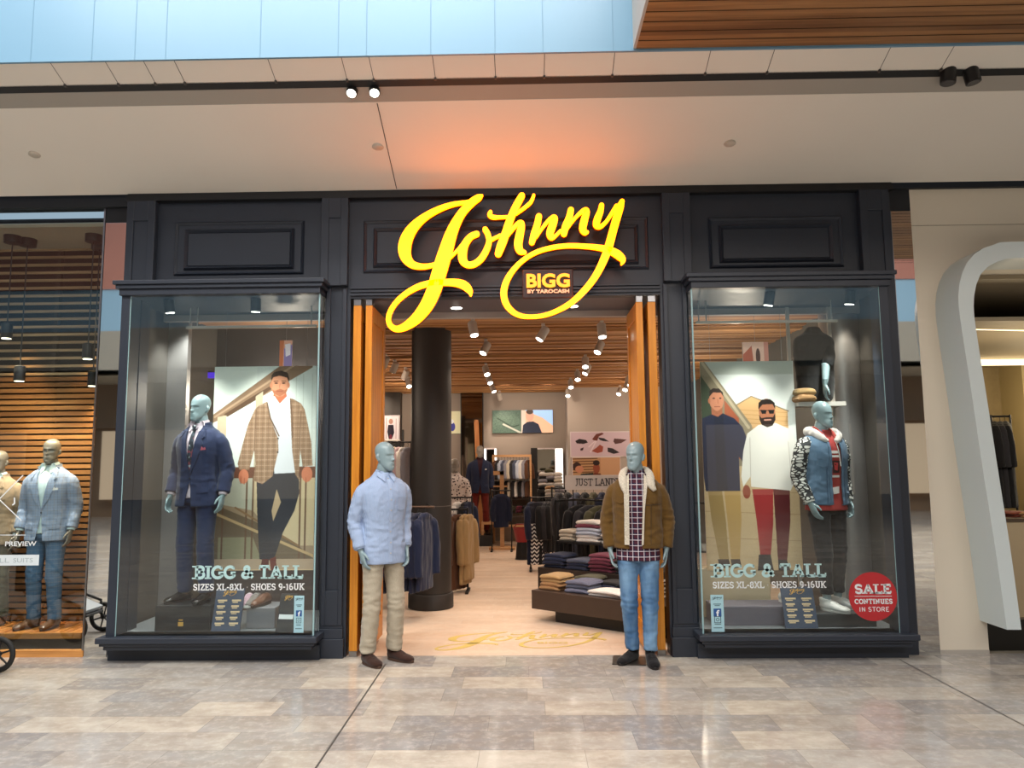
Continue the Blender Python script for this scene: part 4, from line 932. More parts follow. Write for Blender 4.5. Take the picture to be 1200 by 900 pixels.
# ---- coats behind the column
p = at(529, 597, 9.95); zc = p.z
rail('clothes_rail', 'clothes rail with camel and dark coats behind the column', (p.x-.35, 9.95), (at(548, 597, 9.95).x, 9.95), zc)
PLD = plaid('dark_check_cloth', '251d2c', [('x', .05, .012, '9a8f94', .7), ('z', .05, .012, '9a8f94', .7)])
for u, mt, lab, L, w, rz in ((531, PLD, 'dark checked shirt hanging beside the camel coat', .80, .19, 60), (537, TM['brown'], 'brown coat hanging low behind the column edge', .98, .20, 55), (545, TM['camel'], 'camel coat hanging from the rail behind the column', .92, .145, 66), (549, TM['camel'], 'second camel coat at the right end of its rail', .86, .135, 68)):
    hung(mt, lab, (at(u, 600, 9.95).x, 9.95, zc-.035), radians(rz), L, w, .04, .66, None, 'hanging_coat', 'coat')
p = at(540, 583, 11.2)
rail('clothes_rail', 'clothes rail with a white shirt and black jackets beyond the camel coats', (p.x-.3, 11.2), (at(553, 583, 11.2).x, 11.2), p.z)
for u, c, lab in ((536, 'white', 'white shirt hanging behind the camel coats'), (547, 'black', 'black jacket hanging next to the white shirt'), (546, 'black', 'black jacket with open front, middle of the far rail'), (550, 'navy2', 'dark navy jacket at the right end of the far rail')):
    hung(TM[c], lab, (at(u, 583, 11.2).x, 11.2, p.z-.035), radians(66), .78, .145, .035, .66, None)
# ---- back wall: screen, lit mirrors, posters
def board(name, label, cat, pic, u0, v0, u1, v1, Y, th=.03, fr=None, fw=0., emit=0., rough=.5, group=None):
    a, b = at(u0, v0, Y), at(u1, v1, Y); t = thing(name, label, cat, ((a.x+b.x)/2, Y, b.z), 0, group)
    m = MB(); m.box(a.x-fw, b.x+fw, Y, Y+th, b.z-fw, a.z+fw); m.build('backing', fr or BLACK, t)
    pic.build('print' if not emit else 'screen', front(a.x, b.x, a.z, b.z, Y-.002), t, False, emit, rough); return t, a, b  # emit adds a glow to the picture, television and paper print alike
def P_at(pc, o): # shift photo coordinates into picture coordinates
    return lambda pts: [(x-o[0], y-o[1]) for x, y in pts]
# television: man in dark top before hedge and house
pc = Pic(71, 26, '9fc3e6', 4); S = P_at(pc, (577, 481))
pc.poly(S([(577, 481), (611, 481), (611, 507), (577, 507)]), '4b5d50'); pc.mask = pc.m_poly(S([(577, 481), (611, 481), (611, 507), (577, 507)])); pc.grain(1.3, 3); pc.line(S([(590, 497), (611, 507)]), 2, 'a8a89a'); pc.line(S([(583, 490), (600, 500), (608, 498)]), 1.2, '2c3b33'); pc.mask = None
pc.poly(S([(611, 483), (617, 482), (636, 490), (648, 499), (648, 507), (611, 507)]), 'd9b08e'); pc.poly(S([(611, 481), (616, 481), (616, 507), (611, 507)]), 'c8b8a8'); pc.ell(621-577, 487.5-481, 4.6, 6.5, 'c99c84'); pc.ell(621-577, 483-481, 4.2, 2.8, '4a3a33')
pc.poly(S([(612, 507), (613, 498), (618, 494.5), (625, 494), (631, 497), (635, 507)]), '252b3a'); pc.soft(1)
board('television', 'wide screen on the back wall showing a man by a hedge', 'television', pc, 577, 481, 648, 507, 16.44, .05, emit=.8)
# shoe poster
pc = Pic(80, 28, 'ccb7c4', 4); S = P_at(pc, (669, 507))
pc.line(S([(692, 530), (700, 515), (690, 524)]), 1.3, 'e3d4dc')
for pts, c in (([(674, 517), (679, 514.5), (687, 516), (689, 519), (684, 520.5), (676, 520)], '2a2226'), ([(694, 515), (699, 509), (706, 507.5), (708, 509), (702, 512), (700, 517), (696, 516.5)], '6a3024'), ([(701, 513), (708, 514), (714, 518), (707, 517.5), (703, 516)], '1f1c22'), ([(720, 514.5), (727, 515), (735, 516), (728, 520), (721, 521), (719, 518)], '4e2522'), ([(680, 526), (684, 524.5), (683, 528), (680, 528.5)], '35202a'), ([(693, 529), (699, 525), (703, 521.5), (707, 524), (706, 530), (700, 531.5)], '9a4a3a'), ([(712, 525), (718, 526), (726, 531), (719, 532.5), (712, 530)], '241d24'), ([(737, 524), (743, 523), (747, 527), (740, 529)], '3a2a2a')):
    pc.poly(S(pts), c)
board('poster', 'pale lilac poster with rows of scattered shoes on the right back wall', 'poster', pc.soft(1), 669, 507, 749, 534, 15.56, .02, M('poster_white', 'd9cfd2'), .02)
pc = Pic(56, 24, 'b78f68', 4); S = P_at(pc, (671, 535))
for i in range(6): pc.line(S([(671, 536.5+i*3), (700, 536+i*3)]), 1.1, '5d3a22')
pc.poly(S([(704, 535), (727, 535), (727, 559), (704, 559)]), 'c69c78'); pc.ell(676-671, 545-535, 5, 5, '3a2622'); pc.ell(679-671, 548-535, 5, 4, 'c08468'); pc.poly(S([(676, 559), (681, 553), (695, 552), (700, 559)]), '1f2a26'); pc.ell(699-671, 547-535, 4, 6, '8d4a34'); pc.ell(699-671, 541-535, 4, 3, '2a1a18'); pc.poly(S([(692, 559), (696, 552), (704, 553), (706, 559)]), '6b3526')
board('poster', 'framed lifestyle poster of two people above the white sign board', 'poster', pc.soft(1), 671, 536.5, 727, 561, 15.56, .02, M('poster_white', 'd9cfd2'), .012)
# photographs at the left and behind the column
pc = Pic(17, 28, 'e6dcdc', 5); pc.ell(8, 6, 2.4, 3, 'b98a78'); pc.poly([(5, 10), (11, 10), (12, 19), (9, 27), (6, 27), (4, 18)], '2a2430'); pc.line([(3, 2), (3, 26)], .6, '8a6a6a'); pc.line([(14, 3), (14, 26)], .6, 'a07a7a'); pc.ell(8, 24, 1.6, 3, '7a2f3c')
board('framed_photo', 'white framed photo of a standing person high on the far left inside the shop', 'photo', pc, 450, 488, 467, 516, 13.36, .03, M('poster_white', 'd9cfd2'), .02, emit=.25)  # faint glow added to the paper print
pc = Pic(14, 26, 'd8d2a8', 4); pc.ell(4, 18, 3, 5, '3d3f8e'); pc.ell(3, 12, 2.4, 2.6, 'e7e6e2')
board('poster', 'pale yellow poster on the back wall just right of the column', 'poster', pc, 526, 482, 541, 508, 16.46, .02, M('poster_white', 'd9cfd2'), .0, emit=.35)  # poster brightened by an added glow of its own
a, b = at(441, 517, 12.5), at(470, 521, 12.5); t = thing('wall_shelf', 'black display shelf under the framed photo at far left', 'shelf', ((a.x+b.x)/2, 12.5, b.z)); m = MB(); m.box(a.x, b.x, 12.4, 12.8, b.z-.02, a.z); m.build('board', BLACK, t); m = MB(); m.box(a.x, a.x+.03, 12.75, 12.8, 0, a.z+.8); m.build('upright', BLACK, t); m = MB(); m.box(b.x-.03, b.x, 12.75, 12.8, 0, a.z+.2); m.build('upright', BLACK, t)
for i, (u, v) in enumerate(((449, 514), (456, 515.5), (462, 516))):
    p = at(u, 518, 12.45); stack([(TM['white'], 'white')], (p.x, 12.5, p.z+.0), 0, 'shirt', 'black shelf, %s' % ('left end', 'middle', 'right end')[i], 'white shirts on the black shelf', .2, .2, .05)
for i, (u, c) in enumerate(((468, 'pinkish'), (473, 'white'), (478, 'grey'), (463, 'stone'))):
    p = at(u, 522, 11.5); hung(TM[c], '%s shirt hanging on the left wall rail, %s' % ({'pinkish': 'pink', 'white': 'white', 'stone': 'stone', 'grey': 'grey'}[c], ('second from its left end', 'third from its left end', 'at its right end', 'at its left end')[i]), (p.x, 11.5, p.z), radians(66), .72, .15, .03, .6, None, 'hanging_shirt', 'shirt')
p, q = at(459, 521, 11.5), at(482, 521, 11.5); rail('clothes_rail', 'wall rail with pale shirts left of the column', (p.x, 11.5), (q.x, 11.5), p.z+.035)
m = MB(); a, b = at(446, 463, 13.4), at(469, 500, 13.4); m.box(a.x-1, b.x, 13.4, 13.6, 0, a.z+.05); m.build('wall_alcove', DGREY, kind='structure')
# tall dark mirror panel with a timber strip
a, b = at(539.5, 452, 16.3), at(567, 640, 16.3); t = thing('tall_mirror', 'tall bronze tinted mirror panel reaching the ceiling behind the red trousered mannequin', 'mirror', ((a.x+b.x)/2, 16.3, 0))
m = MB(); m.box(a.x, b.x, 16.32, 16.40, 0, 3.28); m.build('frame', BLACK, t); m = MB(); m.box(a.x+.02, b.x-.02, 16.31, 16.32, .05, 3.22); m.build('mirror_sheet', M('bronze_mirror', '8d7f70', rough=.04, metal=1), t)
a, b = at(558, 494, 16.2), at(562, 526, 16.2); m = MB(); m.prism([(a.x-.05, a.z), (a.x+.05, a.z), (a.x+.10, 1.0), (a.x+.01, 1.0)], 'y', 16.22, 16.25); m.cyl((a.x, 16.235, a.z-.02), (a.x, 16.235, a.z+.04), .045); m.box(a.x-.1, a.x+.2, 16.1, 16.25, 0, 1.02)
o = m.build('timber_strip', wood('strip_timber', 'b5703a', 'd89a62', 'z')); tag(o, 'slim orange timber strip standing in front of the tall mirror', 'timber strip')
def lit_mirror(u0, v0, u1, v1, Y, label, lit):
    a, b = at(u0, v0, Y), at(u1, v1, Y); t = thing('lit_mirror', label, 'mirror', ((a.x+b.x)/2, Y, b.z))
    m = MB(); m.bbox(a.x, b.x, Y, Y+.05, b.z, a.z, .02); m.build('frame', M('poster_white', 'd9cfd2'), t)
    w = (b.x-a.x); m = MB()
    if lit == 'sides': m.box(a.x+.01, a.x+.05, Y-.008, Y, b.z+.02, a.z-.02); m.box(b.x-.05, b.x-.01, Y-.008, Y, b.z+.02, a.z-.02)
    else: m.box(b.x-w*.24, b.x-.01, Y-.008, Y, b.z+.02, a.z-.02)
    m.build('light_strip', emis('mirror_light', (1, .95, .86), 2.2), t)
    m = MB(); x0, x1 = (a.x+.06, b.x-.06) if lit == 'sides' else (a.x+w*.2, b.x-w*.26); m.box(x0, x1, Y-.006, Y, b.z+.03, a.z-.03); m.build('mirror_sheet', M('mirror_dim', '8f8d8a', rough=.03, metal=1), t)
    if lit != 'sides': m = MB(); m.box(a.x, a.x+w*.2, Y-.01, Y, b.z, a.z); m.build('side_panel', BLACK, t)
lit_mirror(567, 525, 582.5, 552, 16.42, 'small mirror with lit sides on the back wall left of the clothes rack', 'sides')
lit_mirror(622, 525, 661, 600, 16.3, 'large mirror with one broad lit edge on the back wall right of the clothes rack', 'right')
# ---- wall rack with three rows of clothes, benches
OAK = wood('pale_oak', 'b98a5e', 'd8ab7c', 'x', rough=.5)
a, b = at(577, 534, 16.1), at(623.5, 600, 16.1)
t = thing('clothes_rack', 'tall oak clothes rack with two hanging rows against the back wall', 'clothes rack', ((a.x+b.x)/2, 16.1, 0))
zz = [at(600, v, 16.1).z for v in (534.5, 560, 582, 599)]
m = MB(); m.box(a.x, b.x, 16.05, 16.15, zz[0]-.02, zz[0]+.03); m.build('top_rail', OAK, t)
for x in (a.x, b.x-.04): m = MB(); m.box(x, x+.04, 16.0, 16.4, 0, zz[0]); m.build('upright', OAK, t)
for z, nm in ((zz[1], 'hanging_bar'), ): m = MB(); m.cyl((a.x, 16.15, z), (b.x, 16.15, z), .012); m.build(nm, BLACK, t)
for z in (zz[2]-.03, zz[3]-.03): m = MB(); m.box(a.x+.04, b.x-.04, 16.0, 16.38, z-.02, z); m.build('shelf', M('shelf_dark', '2f2622'), t)
C1 = [('brown', 'brown'), ('charcoal', 'charcoal'), ('pale', 'pale blue'), ('slate', 'slate'), ('grey', 'grey'), ('stone', 'stone'), ('charcoal', 'charcoal'), ('slate', 'slate'), ('pale', 'pale blue'), ('white', 'white'), ('grey', 'grey'), ('brown', 'brown')]
nth = ['first', 'second', 'third', 'fourth', 'fifth', 'sixth', 'seventh', 'eighth', 'ninth', 'tenth', 'eleventh', 'twelfth']
for i, (c, w_) in enumerate(C1):
    x = a.x+.07+(b.x-a.x-.14)*i/11; hung(TM[c], '%s shirt in the upper row of the oak rack, %s from the left' % (w_, nth[i]), (x, 16.1, zz[0]-.06), radians(68), .40, .16, .035, .34, 'shirts in the upper row of the oak rack', 'hanging_shirt', 'shirt')
C2 = [('charcoal', 'charcoal'), ('black', 'black'), ('white', 'white'), ('black', 'black'), ('stone', 'stone'), ('charcoal', 'charcoal'), ('white', 'white'), ('black', 'black'), ('grey', 'grey'), ('brown', 'brown')]
for i, (c, w_) in enumerate(C2):
    x = a.x+.08+(b.x-a.x-.16)*i/9; hung(TM[c], '%s garment in the lower row of the oak rack, %s from the left' % (w_, nth[i]), (x, 16.1, zz[1]-.04), radians(66), .36, .15, .035, 0, 'garments in the lower row of the oak rack', 'hanging_garment', 'garment')
for r, zs in enumerate((zz[2], zz[3])):
    for i in range(5):
        x = a.x+.13+(b.x-a.x-.26)*i/4; cs = [('slate', 'burg', 'navy', 'rust', 'charcoal'), ('white', 'navy', 'olive', 'burg', 'charcoal')][r][i]
        stack([(TM[cs], {'slate': 'slate', 'burg': 'burgundy', 'navy': 'navy', 'rust': 'rust', 'charcoal': 'charcoal', 'white': 'white', 'olive': 'olive'}[cs])]*3, (x, 16.18, zs-.028), 0, 'trousers', '%s stack on the %s shelf of the oak rack' % (nth[i], ('upper', 'lower')[r]), 'folded trousers in the oak rack', .13, .24, .05)
def bench(name, label, u0, v0, u1, v1, Y, mat, dep=.5):
    a, b = at(u0, v0, Y), at(u1, v1, Y); t = thing(name, label, 'bench', ((a.x+b.x)/2, Y, 0)); m = MB(); m.box(a.x, b.x, Y, Y+dep, a.z-.05, a.z); m.build('top', mat, t, bevel=.006)
    for x in (a.x, b.x-.05):
        for y in (Y, Y+dep-.05): m = MB(); m.box(x, x+.05, y, y+.05, 0, a.z-.05); m.build('leg', mat, t)
    return t, a, b
_, a2, b2 = bench('low_table', 'low pale oak table in front of the oak clothes rack', 586, 615, 620, 622, 15.2, OAK)
_, a3, b3 = bench('low_table', 'low pale oak table beside the red trousered mannequin', 564, 612, 590, 620, 15.6, OAK)
m = MB(); p = at(605, 615, 15.3); m.bbox(p.x-.28, p.x+.28, 15.22, 15.6, p.z, p.z+.16, .01); o = m.build('storage_crate', M('crate_dark', '33271f')); tag(o, 'dark wooden crate on the low oak table at the rack', 'crate')
a, b = at(578, 552, 14.9), at(591, 575, 14.9); t = thing('wooden_stand', 'pale wooden T-shaped clothes stand in front of the rack', 'clothes stand', ((a.x+b.x)/2, 14.9, 0))
m = MB(); x = at(588, 560, 14.9).x; m.box(x-.04, x+.04, 14.9, 14.95, 0, a.z); m.build('post', OAK, t); m = MB(); m.box(a.x, x+.04, 14.9, 14.95, a.z-.08, a.z); z = at(588, 569, 14.9).z; m.box(a.x, x+.12, 14.91, 14.94, z-.03, z); m.build('crossbar', OAK, t); m = MB(); m.box(x-.25, x+.25, 14.75, 15.1, 0, .04); m.build('foot', OAK, t)
p = at(587, 577, 14.6); hung(TM['navy2'], 'dark navy coat hanging on its own left of the wooden stand', (p.x, 14.6, p.z), .3, .66, .15, .06, .55, None, 'hanging_coat', 'coat')
rail('clothes_rail', 'short rail holding the dark navy coat beside the wooden stand', (p.x-.18, 14.6), (p.x+.2, 14.6), p.z+.035)
# red basket
p = fl(609, 655); t = thing('shopping_basket', 'red basket on a dark base on the floor beyond the dark garments', 'basket', (p.x+.1, 13.3, 0))
a, b = at(604, 626, 13.3), at(620, 640, 13.3); m = MB(); m.lathe([(.11, .30), (.155, .52), (.165, .54), (.15, .54), (.105, .32)], (a.x+b.x)/2, 13.3, 24); m.build('bowl', M('red_plastic', '8e1420', rough=.35), t, smooth=True, angle=40)
m = MB(); m.lathe([(.13, 0), (.12, .02), (.09, .30)], (a.x+b.x)/2, 13.3, 20); m.build('base', BLACK, t)
m = MB(); cx = (a.x+b.x)/2; m.tube([(cx-.15, 13.3, .53), (cx-.10, 13.3, .60), (cx+.10, 13.3, .60), (cx+.15, 13.3, .53)], .01); m.build('handle', M('red_plastic', '8e1420'), t, smooth=True)
# ---- dark garments with the striped one
ZIG = NT('zigzag_knit'); X = ZIG.sep(ZIG.coord()); k = ZIG.math('PINGPONG', ZIG.math('MULTIPLY', X[0], 1.0), .035); w_ = ZIG.math('FRACT', ZIG.math('ADD', ZIG.math('DIVIDE', ZIG.math('ADD', X[2], k), .06), 50.)); mk = ZIG.math('LESS_THAN', w_, .42)
vm = ZIG.math('LESS_THAN', X[2], -.36); ZIG.base(ZIG.mix(ZIG.math('MULTIPLY', mk, vm), lc('1b1b26'), lc('e0dedd'))); ZIG.set(rough=.9)
p = at(628, 583, 11.9); rail('clothes_rail', 'clothes rail with dark jackets left of the display table', (at(621, 583, 11.9).x, 11.9), (at(651, 583, 11.9).x, 11.9), p.z)
for u, mt, lab in ((623, TM['navy2'], 'dark navy jacket at the left end of the rail by the display table'), (630, ZIG.m, 'dark knit with white zigzag bands hanging by the display table'), (636, TM['black'], 'black jacket hanging just right of the zigzag knit'), (641, TM['charcoal'], 'charcoal jacket on the rail between black jackets'), (646, TM['black'], 'black jacket at the right end of the rail by the display table')):
    hung(mt, lab, (at(u, 583, 11.9).x, 11.9-(.08 if mt is ZIG.m else 0), p.z-.035), radians(12 if mt is ZIG.m else 62), .98 if u < 640 else .8, .13 if mt is ZIG.m else .15, .045, .6, None)
# ---- pile of patterned clothes on a small table before the large mirror
_, a4, b4 = bench('display_table', 'small black table with folded knitwear before the large lit mirror', 630, 574, 664, 590, 13.6, BLACK, .5)
for i, (u, cs) in enumerate(((637, ['black', 'white', 'grey', 'black', 'white']), (645, ['charcoal', 'white', 'black', 'grey', 'white', 'olive']), (655, ['stone', 'white', 'stone', 'white', 'white']))):
    p = at(u, 574, 13.6); stack([(TM[c], {'stone': 'stone'}.get(c, c)) for c in cs], (p.x, 13.85, a4.z), 0, 'knit', '%s pile on the small black table' % nth[i], 'knitwear on the small black table', .17, .26, .07)
# ================================================================ stepped display unit (turned to face the door)
DB = M('dark_brown_laminate', '3a2c24', rough=.45, var=.05)
L0 = fl(623, 713, .13); R0 = fl(722, 727, .13); ang = math.atan2(R0.y-L0.y, R0.x-L0.x); print('DISPLAY', L0, R0, ang)
U = thing('display_unit', 'dark brown stepped display unit with black rack right of the entrance aisle', 'display unit', (L0.x, L0.y, 0), ang)
m = MB(); m.box(0, 1.75, 0, .95, .13, .32); m.build('lower_tray', DB, U, local=True, bevel=.004)
m = MB(); m.box(.22, 1.7, .12, .85, 0, .13); m.build('recessed_base', BLACK, U, local=True)
m = MB(); m.box(-.52, 1.75, .80, 1.75, .16, .43); m.build('upper_tray', M('dark_brown_laminate_2', '2a201b', rough=.45), U, local=True, bevel=.004)
m = MB(); m.box(-.3, 1.7, .95, 1.7, 0, .16); m.build('recessed_base', BLACK, U, local=True)
for x in (-.43, 1.72):
    for y in (1.05, 1.65): m = MB(); m.box(x-.012, x+.012, y-.012, y+.012, .43, 1.18); m.build('rack_post', BLACK, U, local=True)
m = MB(); m.box(-.44, 1.73, 1.03, 1.67, .70, .72); m.build('rack_shelf', BLACK, U, local=True)
m = MB(); m.cyl((-.43, 1.45, 1.19), (1.72, 1.45, 1.19), .012); m.box(-.442, -.418, 1.05, 1.65, 1.175, 1.20); m.box(1.708, 1.732, 1.1, 1.65, 1.175, 1.20); m.build('rack_bar', BLACK, U, local=True)
def onU(x, y, z): return Matrix.Translation(U.location) @ Matrix.Rotation(ang, 4, 'Z') @ Vector((x, y, z))
def us(x, y, z, mats, what, where, group, **k): p = onU(x, y, z); stack(mats, p, ang, what, where, group, **k)
STR = plaid('stripe_knit', 'd8d2cb', [('z', .03, .012, '23222a', 1.)]); GM = plaid('grey_melange', '5d6074', [('x', .012, .003, '888aa0', .5)])
g = 'folded clothes on the lower step'
us(.17, .22, .32, [(TM['tan'], 'tan'), (TM['tan'], 'tan'), (TM['camel'], 'camel'), (TM['camel'], 'camel')], 'jumper', 'stack at the left end of the lower step', g, h=.045, w=.27, d=.28)
us(.33, .62, .32, [(TM['olive'], 'olive'), (TM['charcoal'], 'charcoal'), (TM['olive'], 'olive')], 'jumper', 'stack at the back of the lower step', g, h=.04, w=.28)
us(.50, .24, .32, [(GM, 'grey'), (TM['slate'], 'slate'), (GM, 'grey')], 'jumper', 'grey stack on the lower step', g, h=.045, w=.30, d=.30)
us(.70, .48, .32, [(TM['navy'], 'navy'), (TM['navy2'], 'navy'), (TM['black'], 'black')], 'jumper', 'dark stack behind the white shirt', g, h=.035, w=.3)
us(.86, .17, .32, [(TM['white'], 'white'), (TM['white'], 'white')], 'shirt', 'low white pile at the front of the lower step', g, h=.035, w=.40, d=.24)
us(1.02, .55, .32, [(TM['camel'], 'camel'), (TM['tan'], 'tan')], 'jumper', 'small camel pile behind the white shirt', g, h=.04, w=.24)
us(1.22, .24, .32, [(STR, 'striped')]*5, 'knit', 'striped stack beside the jeans of the mannequin', g, h=.045, w=.30, d=.28)
g = 'folded clothes on the upper step'
us(-.32, 0.97, .43, [(TM['navy2'], 'navy')]*2+[(TM['navy'], 'navy')]*2, 'jeans', 'navy stack at the left end of the upper step', g, h=.045, w=.3, d=.3)
us(.00, 0.97, .43, [(TM['navy2'], 'navy')]*2+[(TM['slate'], 'slate')], 'jeans', 'second stack of the upper step', g, h=.045, w=.3, d=.3)
us(.32, 0.97, .43, [(TM['burg'], 'burgundy')]*3+[(TM['burg2'], 'burgundy')]*2, 'jeans', 'burgundy stack on the upper step', g, h=.045, w=.3, d=.3)
us(.66, 0.97, .43, [(TM['black'], 'black')]*4, 'jeans', 'black stack behind the mannequin on the upper step', g, h=.045, w=.3, d=.3)
g = 'folded shirts on the rack shelf'
us(-.31, 1.18, .72, [(TM['stone'], 'stone'), (TM['stone'], 'stone'), (TM['stone'], 'stone')], 'box shirt', 'pale pile at the left of the rack shelf', g, h=.05, w=.22, d=.2)
us(.00, 1.20, .72, [(TM['white'], 'white')]*2+[(TM['pale'], 'pale grey')]*2+[(TM['burg2'], 'burgundy')]+[(TM['white'], 'white')], 'shirt', 'pink and white stack on the rack shelf', g, h=.048, w=.32, d=.3)
us(.36, 1.20, .72, [(TM['white'], 'white'), (TM['charcoal'], 'charcoal'), (TM['white'], 'white'), (TM['black'], 'black'), (TM['white'], 'white')], 'shirt', 'black and white stack on the rack shelf', g, h=.045, w=.32, d=.3)
us(.74, 1.20, .72, [(TM['grey'], 'grey')]*4, 'shirt', 'grey stack at the right of the rack shelf', g, h=.045, w=.3, d=.3)
for i in range(10):
    c, w_ = [('black', 'black'), ('charcoal', 'charcoal'), ('olive', 'dark olive'), ('black', 'black'), ('charcoal', 'charcoal'), ('white', 'white'), ('black', 'black'), ('slate', 'slate'), ('navy2', 'navy'), ('black', 'black')][i]
    p = onU(-.34+.15*i, 1.45, 1.155); hung(TM[c], '%s top hanging from the rack bar of the display unit, %s from the left' % (w_, nth[i]), p, ang+radians(50), .34, .17, .04, .33, 'tops on the rack bar of the display unit', 'hanging_shirt', 'shirt')
p = at(655, 572, 10.6); rail('clothes_rail', 'long rail of dark jackets behind the black rack of the display unit', (p.x-.1, 10.6), (p.x+1.75, 10.6), p.z)
for i in range(14):
    c, w_ = [('charcoal', 'charcoal'), ('black', 'black'), ('slate', 'slate'), ('black', 'black'), ('olive', 'olive'), ('navy2', 'navy'), ('charcoal', 'charcoal')][i % 7]
    hung(TM[c], '%s jacket on the long rail behind the black rack, %s from the left' % (w_, (nth+['thirteenth', 'fourteenth'])[i]), (p.x+.12*i, 10.6, p.z-.035), radians(68), .95, .19, .035, .6, 'jackets on the long rail behind the rack')
_, a5, b5 = bench('display_table', 'black table with piles of knitwear left of the sign board', 640, 585, 664, 600, 12.6, BLACK, .45)
for i, (u, cs) in enumerate(((645, ['stone', 'white', 'stone', 'tan']), (656, ['charcoal', 'white', 'grey', 'black']))):
    pp = at(u, 585, 12.6); stack([(TM[c], c) for c in cs], (pp.x, 12.82, a5.z), 0, 'knit', '%s pile on the table left of the sign board' % nth[i], 'knitwear on the table left of the sign board', .17, .24, .06)
# white sign board
p, q = at(662, 557, 9.6), at(735, 573.5, 9.6)
t = thing('sign_board', 'white sign board with dark serif lettering above the black rack', 'sign', ((p.x+q.x)/2, 9.6, q.z)); m = MB(); m.box(p.x, q.x, 9.60, 9.62, q.z, p.z); m.build('board', M('sign_white', 'c9bfba', rough=.5), t)
m = MB(); m.cyl((p.x+.1, 9.61, 0), (p.x+.1, 9.61, q.z), .008); m.cyl((q.x-.1, 9.61, 0), (q.x-.1, 9.61, q.z), .008); m.box(p.x, q.x, 9.5, 9.72, 0, .015); m.build('stem', BLACK, t)
m = MB(); x0 = at(673.5, 565, 9.6).x; x1 = at(733, 565, 9.6).x; z0, z1 = at(690, 569.3, 9.6).z, at(690, 560.6, 9.6).z; slab(m, 'JUST LANDED', x0, x1, z0, z1, lambda a, b, d: (a, 9.598+d, b), t=.13, d0=0, d1=-.003, ser=.13); m.build('lettering', M('letter_dark', '2b2526', rough=.6), t)
# ================================================================ window displays: printed banners
def plaid_overlay(pc, m, per, col, a=.35, dx=0):
    pc.mask = m; pc.put((((pc.X+dx) % per) < .7).astype(float)*a, col); pc.put(((pc.Y % per) < .7).astype(float)*a, col); pc.put((((pc.X+dx+per/2) % per) < .6).astype(float)*a*.7, '5a4436'); pc.put((((pc.Y+per/2) % per) < .6).astype(float)*a*.7, '5a4436'); pc.mask = None
# left banner
pc = Pic(115, 238, 'dde3da', 3); S = P_at(pc, (252, 430)); o = (252, 430)
pc.poly(S([(300, 430), (367, 430), (367, 560), (300, 560)]), 'd5dbd4'); 
for x in (344, 352, 362): pc.line(S([(x, 440), (x+1, 560)]), .7, 'b9bfb6')
pc.poly(S([(252, 487), (325, 430), (362, 430), (362, 432), (300, 470), (266, 490), (252, 497)]), '8d7059'); pc.line(S([(254, 490), (340, 430)]), 2.4, 'b39479'); pc.poly(S([(264, 487), (300, 463), (318, 452), (318, 456), (300, 470), (268, 490)]), '5e4634')
pc.poly(S([(257, 490), (267, 488), (268, 562), (257, 562)]), 'c9b79b'); pc.poly(S([(299, 466), (307, 460), (308, 560), (299, 560)]), 'bfae94')
pc.poly(S([(252, 549), (367, 549), (367, 562), (252, 562)]), '6b4334'); pc.poly(S([(252, 562), (367, 562), (367, 668), (252, 668)]), 'a08a70')
pc.poly(S([(252, 562), (302, 562), (302, 600), (252, 590)]), 'b8b6a4'); pc.poly(S([(300, 562), (367, 562), (367, 640), (330, 640), (300, 600)]), 'c9b592'); pc.poly(S([(252, 590), (302, 612), (350, 640), (367, 655), (252, 655)]), '6f5f4c'); pc.poly(S([(262, 630), (300, 630), (310, 655), (262, 655)]), '8f8a6e')
for x in (266, 292, 299, 351, 357): pc.line(S([(x, 560), (x, 655)]), 2.0, '6e5341')
pc.line(S([(252, 600), (367, 652)]), 3, 'c2a479'); pc.line(S([(280, 596), (350, 640)]), 2.2, '8a6a4c'); pc.grain(.12, 2)
pc.poly(S([(249, 655), (368, 655), (368, 669), (249, 669)]), 'b9a188'); pc.line(S([(252, 667.5), (367, 667.5)]), 1.6, 'd6b894')
# the man: hands, trousers, shoes, shirt, jacket, head
tr = [(302, 552), (349, 552), (350, 580), (345, 600), (333, 625), (325, 652), (318, 657), (308, 655), (306, 630), (304, 600)]
pc.poly(S(tr), '30333b'); pc.poly(S([(325, 575), (330, 590), (322, 612), (320, 600)]), 'b39b7c')
pc.poly(S([(311, 655), (318, 655), (319, 668), (313, 672), (309, 666)]), '5e2c28'); pc.poly(S([(319, 655), (326, 652), (327, 668), (321, 668)]), '6d352e')
pc.poly(S([(314, 470), (337, 468), (342, 500), (346, 556), (322, 557), (318, 500)]), 'dcdde2')
jk = [(312, 472), (303, 477), (298, 482), (291, 500), (286, 522), (281, 545), (283, 552), (294, 552), (299, 530), (301, 545), (299, 565), (309, 569), (320, 560), (326, 530), (325, 515), (318, 498)]
jr = [(337, 468), (342, 470), (350, 475), (354, 482), (358, 500), (362, 520), (364, 548), (353, 549), (350, 530), (349, 560), (351, 567), (345, 558), (341, 530), (339, 500)]
for j in (jk, jr): m_ = pc.m_poly(S(j)); pc.put(m_, '98785f'); plaid_overlay(pc, m_, 6.5, 'c4a68c', .6)
pc.line(S([(312, 474), (316, 492), (326, 513)]), 1.6, '6d5342'); pc.line(S([(338, 470), (340, 490), (341, 515)]), 1.4, '6d5342'); pc.line(S([(300, 482), (299, 530)]), 1., '7a5f4b'); pc.line(S([(350, 484), (349, 530)]), 1., '7a5f4b')
for y in (516, 532): pc.ell(325-252, y-430, 1.1, 1.1, '3b2c25')
